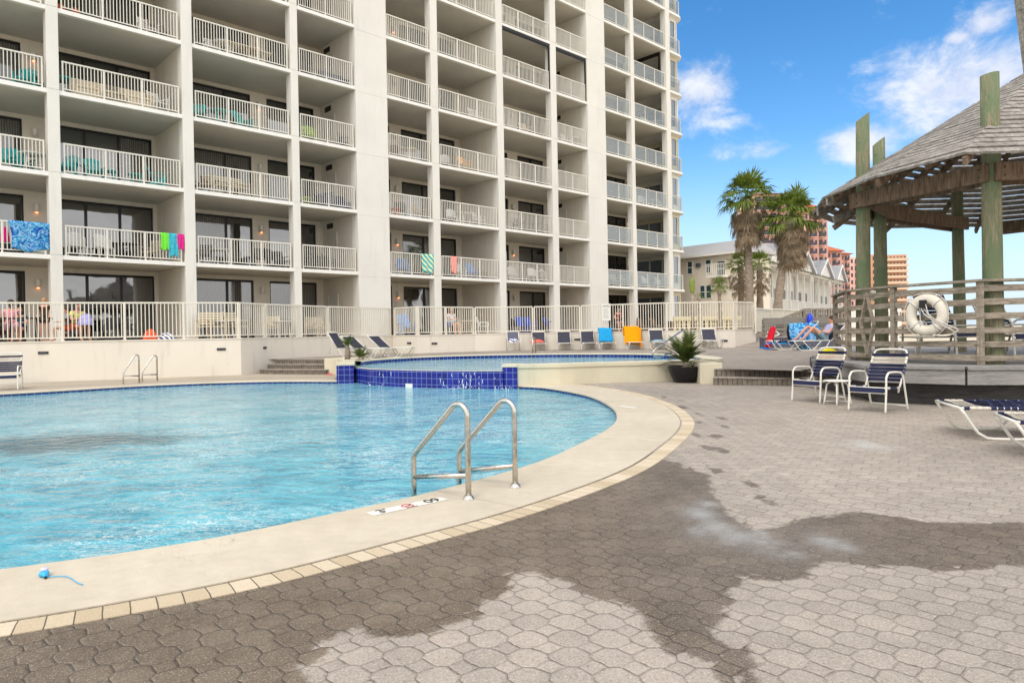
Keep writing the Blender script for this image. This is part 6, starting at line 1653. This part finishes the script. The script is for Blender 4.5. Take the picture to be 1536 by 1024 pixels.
    T = {k:(J[k][0], tuple(x*g_+.008 for x in (J[k][1] if isinstance(J[k][1],tuple) else (J[k][1],)*2))) for k in ('pel','wst','ch','ub','shl','shr','ual','uar')}
    skinmesh('shirt', T, [('wst','ch'),('ch','ub'),('ub','shl'),('ub','shr'),('shl','ual'),('shr','uar'),('pel','wst')], top, o, 2)
    B_ = {k:(J[k][0], tuple(x*1.15+.012 for x in (J[k][1] if isinstance(J[k][1],tuple) else (J[k][1],)*2))) for k in ('pel','hipl','hipr','thl','thr')}
    be = [('pel','hipl'),('pel','hipr'),('hipl','thl'),('hipr','thr')]
    if dress:
        for s in 'lr': B_['kn'+s] = (J['kn'+s][0],(.09,.09)); be.append(('th'+s,'kn'+s))
    skinmesh('shorts' if not dress else 'skirt', B_, be, bottom, o, 2)
    # face
    fwd = V((0,-1,0)) if pose != 'recline' else V((0,-.82,-.5)); m = MB(); 
    m.ball(hd+fwd*.098+V((0,0,-.0)), .013, .8,1,1.3, 8); m.build('nose', skin, o)
    for s in (-1,1):
        m = MB(); m.ball(hd+V((s*.03,0,.03))+fwd*.082, .010, 1.2,.7,.7,8); m.build('eye', M['dark'], o)
    for s in (-1,1):
        m = MB(); m.ball(hd+V((s*.082,.01,0)), .02, .4,.8,1.2,8); m.build('ear', skin, o)
    m = MB(); m.ball(hd+fwd*.086+V((0,0,-.045)), .018, 1.3,.5,.35,8); m.build('mouth', M['lips'] if 'lips' in M else skin, o)
    m = MB(); c = hd.lerp(ht,.42)-fwd*.022; m.ball(c, .098, .95, 1.05, .98, 14)
    if hairlen: m.tube([c-fwd*.07+V((0,0,.02)), c-fwd*.11+V((0,.0,-.09)), c-fwd*.10+V((0,0,-.09-hairlen))], [.06,.05,.02], 10)
    h = m.build('hair', hair, o)
    return o
M['lips'] = paint('lips', (170,84,78), .5, .05, 30, 0)
cl_ = lambda n,c,**k: cloth(n, c, **k)
# sunbathing woman, her lounger, and her neighbour's lounger
Yw = 23.6; Pw = at(1258,523,Yw)
lz = lounger((at(1187,523,Yw).x, Yw-.25, .45), 0, 'lounger with raised back under the sunbathing woman', L=2.0, W=.55, H=.33, back=(1.25,48), mesh=M['greymesh'])
person((at(1187,523,Yw).x+1.08, Yw+.02, .45), R(-90), 'recline', 'woman in a pale patterned top sunbathing with bent knees, reading on the lounger', M['skin'], cloth('lilac', (175,180,215), .3, 40), cloth('denim', (120,140,150), .2, 30), M['hair'], .98, .16)
Yl = 24.4; xl = at(1156,523,Yl).x
lounger((xl, Yl-.1, .45), 0, 'navy strap lounger with raised back left of the sunbathing woman, towels on it', L=1.95, W=.58, H=.33, back=(1.1,50))
P = at(1215,487,Yl+.2)
def drape(label, P, w, h, mat, rz=0, lean=0, seedv=1, nm='towel', cat='towel', curve=.06, waves=3.0):
    random.seed(seedv); m = MB(); nu, nv = 16, 12; vs = []
    for j in range(nv+1):
        for i in range(nu+1):
            u, v = i/nu-.5, j/nv
            vs.append((u*w*(1-.10*v+.05*math.sin(v*5+seedv)), curve*math.sin(u*2*PI*waves/2+v*1.2+seedv)*(.35+.65*v)-lean*v, -v*h*(1+.06*math.sin(u*7+seedv))))
    m.add(vs, [(j*(nu+1)+i, j*(nu+1)+i+1, (j+1)*(nu+1)+i+1, (j+1)*(nu+1)+i) for j in range(nv) for i in range(nu)], True)
    o = m.build(nm, mat, None, loc=P, rz=rz); sm = o.modifiers.new('thick','SOLIDIFY'); sm.thickness = .012; tag(o, label, cat); return o
drape('blue and turquoise towels heaped over the lounger back beside the sunbathing woman', at(1205,484.5,Yl-.05), 1.05, .62, M['stripe_b'], 0, .25, 5, curve=.12)
bb = empty('black_backpack', at(1187,500,Yl+.5), 0, 'black backpack hanging upright at the left of the blue towels', 'backpack')
m = MB(); m.ball((0,0,.05), .27, .62,.5,1.25,14); m.build('bag_body', M['black'], bb); m = MB(); m.tube(spline([(-.06,-.12,.3),(-.12,-.2,.1),(-.08,-.16,-.2)],.05), .018, 6); m.build('strap', M['greymesh'], bb)
lump(at(1171,514.5,Yl+.1)-Vector((0,0,.03)), M['stripe_b'], .55,.2,.10, 'flattened blue towel on the seat of the navy strap lounger', seedv=7)
lump(at(1207,521,Yl)-Vector((0,0,.12)), cloth('teal_bag', (30,120,160)), .28,.2,.2, 'teal bag on the ground under the navy strap lounger', 'tote_bag', 'bag', 8)
rb = empty('umbrella_bag', (0,0,0), 0, 'long red folded umbrella bag leaning against the grey bench wall', 'umbrella bag')
a = at(1151.5,520,25.8); b = at(1160,491,26.9); rd_ = cloth('red', (190,22,40))
m = MB(); m.tube([a, a.lerp(b,.08), a.lerp(b,.5), a.lerp(b,.92), b], [.06,.125,.12,.11,.05], 12); m.build('bag_body', rd_, rb)
m = MB(); m.tube(spline([b.lerp(a,.2)+Vector((.09,-.1,0)), b.lerp(a,.3)+Vector((.24,-.12,-.05)), b.lerp(a,.45)+Vector((.1,-.12,0))],.05), .02, 6); m.build('strap', M['white'], rb)
for i, (px, py, lb) in enumerate(((1146,522.5,'left blue sandal by the foot of the red umbrella bag'),(1152,524,'right blue sandal by the foot of the red umbrella bag'))):
    P = g(px,py,.45); m = MB(); m.prism([(P.x+.17*math.cos(2*PI*k/12), P.y+.07*math.sin(2*PI*k/12)) for k in range(12)], .452, .50); o = m.build('sandal', plastic('blue_rubber',(25,110,190))); tag(o, lb, 'sandal', 'pair of blue sandals')
P = at(1215,479,27.9); m = MB(); m.lathe([(.01,-.22),(.10,-.22),(.11,-.1),(.11,.12),(.05,.19),(.04,.26),(.01,.26)], 12, P); o = m.build('water_bottle', plastic('cobalt',(20,60,210))); tag(o, 'blue bottle standing on the boardwalk wall above the towels', 'bottle')
# small book in her hands
P = at(1231,505,Yw); m = MB(); m.box(-.08,.08,-.01,.01,-.11,.11); o = m.build('book', M['white'], None, loc=P, rz=.5); tag(o, 'small pale book held by the sunbathing woman', 'book')
# people on the terrace behind the fence
def on_terr(px, Y): P = at(px, 500, Y); return (P.x, P.y, TZ)
person(on_terr(17,21.6), R(-150), 'sit', 'person in a pink flowered dress seated at the far left behind the fence', M['skin'], cloth('pinkfl', (232,160,170), .35, 30), cloth('pinkfl2', (236,180,185), .3, 30), M['hair'], 1.0, .1, dress=True)
person(on_terr(30,22.8), R(20), 'sit', 'seated child in dark blue beside the person in pink at the far left', M['skin'], cloth('petrol', (40,80,100)), M['navy'], M['hair_b'], .85)
person(on_terr(67,23.4), R(5), 'stand', 'standing person in dark brown clothes left of the first full column', M['skin'], cloth('brown', (80,52,36)), cloth('brown2', (60,40,30)), M['hair_b'], .84)
person(on_terr(101.5,22.8), R(-60), 'sit', 'seated child in grey and orange right of the first full column', M['skin'], cloth('greyt', (150,155,155)), cloth('rust', (200,90,50)), M['hair'], .85)
person(on_terr(117,22.6), R(60), 'sit', 'seated person in a yellow shirt beside a patterned bag', M['skin'], cloth('yellowt', (222,214,120)), cloth('rust2', (170,80,50)), M['hair'], .95)
lump(Vector(on_terr(129,22.4))+Vector((0,0,.5)), cloth('lav', (170,165,215), .35, 25), .22,.2,.35, 'lavender patterned bag on a chair beside the person in yellow', 'tote_bag', 'bag', 3)
person(on_terr(678,36), R(40), 'sit', 'seated person in white at the dining table behind the fence left of the pier', M['skin'], cloth('whitet', (215,215,220)), cloth('bluebt', (70,110,160)), M['hair_b'], 1.05)
person(on_terr(928,40), R(10), 'sit', 'seated person in dark red behind the fence right of the paper notice', M['skin'], cloth('maroon', (110,30,34)), M['navy'], M['hair'], 1.05)
# ------------------------------------------------------------------ furniture makers for balconies and terrace (local -y is the front)
def arm_chair(mat, kind='plastic'):
    o = empty('arm_chair', (0,0,0)); W, D = .27, .25
    if kind == 'adirondack':
        m = MB()
        for i in range(5): m.bar((-.22+i*.11,.05,.30),(-.24+i*.12,.42,.98-.03*abs(i-2)),.09,.02,up=(0,1,0))
        m.build('backrest', mat, o); m = MB()
        for i in range(5): m.bar((-W,-.30+i*.09,.38-.02*i),(W,-.30+i*.09,.38-.02*i),.08,.02)
        m.build('seat', mat, o)
        for s in (-1,1):
            m = MB(); m.box(s*.32-.05,s*.32+.05,-.36,.28,.54,.565); m.build('armrest', mat, o)
            m = MB(); m.box(s*.31-.015,s*.31+.015,-.33,-.24,0,.54); m.build('leg', mat, o); m = MB(); m.bar((s*.28,-.3,.32),(s*.28,.4,.05),.03,.1); m.build('leg', mat, o)
        return o
    m = MB(); m.box(-W+.02,W-.02,-D,D,.40,.43); m.build('seat', mat, o)
    m = MB()
    if kind == 'slat':
        for i in range(5): m.box(-W+.03,W-.03,D+.02+.02*i,D+.04+.02*i,.50+.09*i,.56+.09*i)
        for s in (-1,1): m.bar((s*(W-.02),D,.40),(s*(W-.02),D+.12,.95),.03)
    elif kind == 'wicker':
        vs = []; 
        for j in range(7):
            for i in range(11):
                a = PI*i/10; vs.append((-math.cos(a)*(W+.03), -.05+math.sin(a)*(D+.08), .40+.09*j*(.55+.45*math.sin(a))))
        m.add(vs, [(j*11+i,j*11+i+1,(j+1)*11+i+1,(j+1)*11+i) for j in range(6) for i in range(10)], True)
    else: m.add([(-W+.02,D,.42),(W-.02,D,.42),(W-.04,D+.10,.90),(-W+.04,D+.10,.90),(-W+.02,D+.03,.42),(W-.02,D+.03,.42),(W-.04,D+.13,.90),(-W+.04,D+.13,.90)], [(0,1,2,3),(7,6,5,4),(3,2,6,7),(0,3,7,4),(1,5,6,2)])
    m.build('backrest', mat, o)
    for s in (-1,1):
        for y in (-D,D): m = MB(); m.bar((s*W,y,0),(s*(W-.01),y*.95,.62 if kind != 'wicker' else .4),.035); m.build('leg', mat, o)
        if kind != 'wicker': m = MB(); m.box(s*W-.03,s*W+.03,-D-.02,D+.02,.62,.65); m.build('armrest', mat, o)
    return o
def patio_table(mat, rnd=True, r=.45, h=.72, long_=False):
    o = empty('patio_table', (0,0,0)); m = MB()
    if rnd: m.lathe([(.01,h-.03),(r,h-.03),(r,h),(.01,h)], 18)
    else: m.box(-r*(1.6 if long_ else 1), r*(1.6 if long_ else 1), -r*.8, r*.8, h-.035, h)
    m.build('table_top', mat, o)
    for a in (45,135,225,315): c, s = math.cos(R(a))*r*.75*(1.6 if long_ else 1), math.sin(R(a))*r*.75; m = MB(); m.bar((c,s,0),(c*.85,s*.85,h-.03),.04); m.build('leg', mat, o)
    return o
def sofa(mat, L=1.5):
    o = empty('outdoor_sofa', (0,0,0)); m = MB(); m.box(-L/2,L/2,-.35,.35,.12,.34); m.build('base', mat, o, bevel=.02)
    m = MB(); m.box(-L/2+.05,-.01,-.36,.28,.342,.45); m.box(.01,L/2-.05,-.36,.28,.342,.45); m.build('seat_cushions', mat, o, bevel=.04)
    m = MB(); m.box(-L/2,L/2,.30,.42,.34,.82); m.build('backrest', mat, o, bevel=.04)
    for s in (-1,1): m = MB(); m.box(s*L/2-.07,s*L/2+.07,-.35,.36,.12,.6); m.build('armrest', mat, o, bevel=.03)
    return o
teal = plastic('teal', (40,168,165)); lime = plastic('lime', (170,205,60)); beige = plastic('beige', (206,190,160)); whp_ = plastic('white', (222,220,214)); blk = plastic('charcoal', (36,36,38)); navyp = plastic('navyp', (36,46,90)); bluep = plastic('blue', (60,130,200)); oran = plastic('tangerine', (235,165,60)); brn = plastic('brown', (110,82,60)); redp = plastic('red', (200,40,60)); dbl = plastic('deepblue', (20,80,190))
ordn = ['ground','second','third','fourth','fifth','sixth','seventh','eighth']; bayn = ['leftmost bay','second bay','third bay','fourth bay','fifth bay','sixth bay','seventh bay','eighth bay','ninth bay','tenth bay']
proto = {}
used_labels = {}
def put(kind, mat, cname, px, k, bay, v=1.0, rz=180, sc=1.0, extra=''):
    """furniture on the balcony of level k; px = where it is seen along the bay"""
    u = fac(px, 300, v)[0]
    key = (kind, cname)
    if key not in proto:
        if kind in ('plastic','adirondack','slat','wicker'): o = arm_chair(mat, kind)
        elif kind == 'table': o = patio_table(mat)
        elif kind == 'long': o = patio_table(mat, False, .45, long_=True)
        elif kind == 'low': o = patio_table(mat, True, .3, .42)
        elif kind == 'sofa': o = sofa(mat)
        proto[key] = o; c = o
    else: c = copy_tree(proto[key])
    c.location = F2W(u, v, flz(k)+.005); c.rotation_euler = (0,0,PHI+R(rz-180)); c.scale = (sc,)*3
    nm = {'plastic':'chair','adirondack':'slatted armchair','slat':'slat-backed chair','wicker':'rounded wicker chair','table':'round table','long':'long table','low':'low table','sofa':'sofa'}[kind]
    lb = f"{extra or cname} {nm} on the {ordn[k-1]} floor balcony, {bayn[bay]}" if k > 1 else f"{extra or cname} {nm} behind the fence on the terrace, {bayn[bay]}"
    used_labels.setdefault(lb, []).append(c)
    tag(c, lb, 'table' if 'table' in nm else ('sofa' if kind == 'sofa' else 'chair'), 'balcony and terrace furniture of the tower')
    return c
A = 'adirondack'
for a in [(A,teal,'teal',42,4,0,.9,160),(A,teal,'teal',58,4,0,1.2,210),(A,teal,'teal',16,3,0,1.0,170),(A,teal,'teal',32,3,0,1.3,190),('table',whp_,'white',50,3,0,.8),
          ('table',teal,'teal',99,4,1,.9),('sofa',beige,'beige',150,4,1,.9,180,1.2),('sofa',beige,'beige',190,4,1,.9,180,1.2),('slat',whp_,'white',240,4,1,.6,200),
          (A,teal,'teal',103,3,1,.9,150),(A,teal,'teal',142,3,1,.9,180),('low',teal,'teal',165,3,1,.6),('low',teal,'teal',205,3,1,.6),(A,teal,'teal',236,3,1,.8,250),
          ('wicker',whp_,'white',112,2,1,.9,180,1.1),('wicker',whp_,'white',152,2,1,.9,200,1.1),('table',blk,'black',187,2,1,1.2),('plastic',blk,'black',178,2,1,2.0),('slat',beige,'beige',224,2,1,1.0,120),
          ('slat',whp_,'white',228,5,1,.8,200),('slat',brn,'brown',242,5,1,1.0,240),('slat',whp_,'white',322,5,2,1.0),('table',whp_,'white',338,5,2,.9),('long',beige,'beige',362,5,2,.8),('long',beige,'beige',385,5,2,.9),
          (A,teal,'pale teal',300,4,2,.9,150),('table',teal,'teal',332,4,2,.9),(A,teal,'teal',365,4,2,.8,200),
          ('slat',beige,'tan',312,3,2,.8,150),('slat',beige,'tan',336,3,2,.7,180),('long',beige,'tan',345,3,2,1.3),('slat',beige,'tan',362,3,2,.7,190),('slat',brn,'brown',300,3,2,1.2,120),
          ('slat',blk,'black',306,2,2,1.0,150),('table',whp_,'white',330,2,2,1.0),('low',navyp,'navy',374,2,2,.5),('slat',blk,'black',390,2,2,.9,160),('wicker',blk,'black',403,2,2,.8,200),('plastic',blk,'black',422,2,2,1.2,190),
          ('sofa',navyp,'navy',506,5,3,.9,180,1.0),('plastic',blk,'black',462,5,3,1.0,150),(A,lime,'lime green',464,4,3,.8,160),('plastic',navyp,'navy',520,4,3,1.0,230),('low',lime,'lime green',456,3,3,.8),('sofa',navyp,'navy',503,3,3,.9,180),('plastic',navyp,'navy',486,3,3,.9,120),
          ('table',blk,'black',476,2,3,1.0),('plastic',blk,'black',460,2,3,1.0,120),('plastic',blk,'black',492,2,3,1.0,230),('slat',blk,'black',480,2,3,1.9,180),
          ('plastic',brn,'brown',590,4,4,.9,140),('table',beige,'beige',615,4,4,.8),('slat',blk,'black',600,3,4,.9,150),('low',redp,'red',592,3,4,.6),('slat',beige,'beige',628,3,4,.9,200),(A,bluep,'pale blue',602,2,4,.9,150),('low',brn,'brown',625,2,4,.8),
          ('wicker',whp_,'white',668,4,5,.9,150),('plastic',oran,'orange',698,4,5,.6,190,1.05),('wicker',whp_,'white',676,3,5,.9,160),('table',whp_,'white',695,3,5,.8),('slat',whp_,'white',718,3,5,.8,200),(A,bluep,'blue',706,2,5,.8,170),(A,whp_,'white',686,2,5,.9,170),('low',brn,'brown',722,2,5,.8),('plastic',blk,'black',670,5,5,1.0,160),('slat',whp_,'white',715,5,5,.8,190),
          ('wicker',whp_,'white',766,2,6,.9,160),('wicker',whp_,'white',796,2,6,.8,160),('table',whp_,'white',806,2,6,.9),('wicker',whp_,'white',814,2,6,.8,200),('long',blk,'dark',796,3,6,.9),('slat',blk,'black',774,3,6,.9,120),('slat',blk,'black',815,3,6,.9,220),('slat',beige,'beige',790,5,6,.9,180),('slat',whp_,'white',852,5,7,.9,180),('table',whp_,'white',862,5,7,.9),
          ('slat',beige,'beige',920,2,8,.9,160),('slat',beige,'beige',938,2,8,.9,200),('wicker',whp_,'white',965,2,9,1.0),('wicker',whp_,'white',985,2,9,1.0),('wicker',whp_,'white',962,4,9,1.0,150),('table',whp_,'white',978,4,9,1.0),('wicker',whp_,'white',992,4,9,1.0,200),('wicker',whp_,'white',968,6,9,1.0),('table',whp_,'white',985,6,9,1.0),('wicker',blk,'black',960,7,9,1.0)]:
    put(*a)
for a in [('long',blk,'dark',30,1,0,-4.2,160),('table',blk,'black',112,1,1,-3.4),('plastic',blk,'black',165,1,1,1.2,170),('plastic',blk,'black',185,1,1,1.2,180),('slat',beige,'tall beige',303,1,2,-.8,150,1.15),('slat',beige,'tall beige',322,1,2,-.8,170,1.15),('table',whp_,'white',335,1,2,-.6),('slat',beige,'tall beige',352,1,2,-.8,200,1.15),
          ('slat',beige,'beige',405,1,2,-.5,150),('table',whp_,'white',420,1,2,-.3),('slat',beige,'beige',463,1,3,.4,160),('slat',beige,'beige',480,1,3,.4,190),(A,bluep,'pale blue',606,1,4,-1.0,170,1.1),('long',beige,'beige',692,1,5,-.8),('slat',whp_,'white',676,1,5,.1,160),('slat',whp_,'white',722,1,5,-.6,220),
          ('plastic',dbl,'deep blue',778,1,6,.6,160,1.1),('plastic',dbl,'deep blue',793,1,6,.6,180,1.1),('table',blk,'black',805,1,6,.6),('plastic',dbl,'deep blue',822,1,6,.6,200,1.1),('wicker',blk,'black',765,1,6,.6),('wicker',brn,'brown',958,1,9,-.5),('table',blk,'black',966,1,9,-.5),('wicker',brn,'brown',976,1,9,-.5),('wicker',brn,'brown',926,1,8,-.5)]:
    put(*a)
# twins on the same balcony: say which is which
posw = {2:['left one, ','right one, '],3:['left one, ','middle one, ','right one, '],4:['first, ','second, ','third, ','last, ']}
for lb, os_ in used_labels.items():
    if len(os_) > 1:
        os_.sort(key=lambda o: o.location.x)
        for w_, o in zip(posw[len(os_)], os_): o['label'] = w_+lb
# potted plants on balconies
def balcony_plant(px, k, v, label, r=.45):
    P = F2W(fac(px,300,v)[0], v, flz(k)+.005); o = sago(P, r, 20, label, (20,85), 12, .02, seedv=k*7+int(px)); o.name = 'potted_plant'; o.location.z += .35
    m = MB(); m.lathe([(.01,-.35),(.13,-.35),(.17,0),(.15,0),(.01,-.03)], 14); m.build('pot', plastic('terracotta',(190,100,60)), o)
balcony_plant(118, 5, .6, 'leafy green plant at the rail of the fifth floor balcony, second bay', .6)
balcony_plant(97, 5, .6, 'plant in an orange pot beside the column on the fifth floor, second bay', .35)
# towels on the rails: px, level, width, drop, material
def rail_towel(px, k, w_, h, mat, label, seedv):
    u = fac(px,300,.05)[0]; P = F2W(u, .025, flz(k)+1.125); o = drape(label, P, w_, h, mat, PHI, .0, seedv, curve=.022, waves=4); return o
rail_towel(45, 2, 1.25, 1.02, M['stripe_b'], 'large blue beach towel over the second floor rail at the far left', 2)
rail_towel(246, 2, .32, .68, cloth('limegreen', (120,225,70)), 'lime green towel hanging at the right end of a second floor rail', 3)
rail_towel(258.5, 2, .36, .92, cloth('turq', (70,180,200), .3, 8), 'turquoise towel hanging between the lime and the pink towels', 4)
rail_towel(269, 2, .30, .62, cloth('magenta', (220,50,140), .3, 12), 'magenta towel hanging next to the column on the second floor', 5)
rail_towel(639.5, 2, .80, .98, M['stripe_t'], 'pale teal striped towel over the second floor rail right of the blank pier', 6)
rail_towel(679, 2, .42, .92, cloth('salmon', (238,160,150)), 'salmon pink towel over the second floor rail in the sixth bay', 7)
P = F2W(fac(6,300,.8)[0], .8, flz(2)); lump(P+Vector((0,0,.45)), cloth('hotpink', (235,40,130)), .14,.14,.5, 'hot pink folded float on the second floor balcony at the left edge', 'pool_float', 'pool float', 5)
P = F2W(fac(222,300,-2.6)[0]-1.2, -2.6, TZ); 
P = at(226,497,24.5); P.z = TZ; lump(P, cloth('orangebag', (225,95,60)), .24,.2,.34, 'bright orange beach bag on the terrace behind the fence', 'beach_bag', 'bag', 6)
P = at(250,497,24.5); P.z = TZ; lump(P, M['stripe_n'], .30,.2,.22, 'blue and white heap of swim things right of the orange bag', 'swim_gear', 'swim gear', 7)
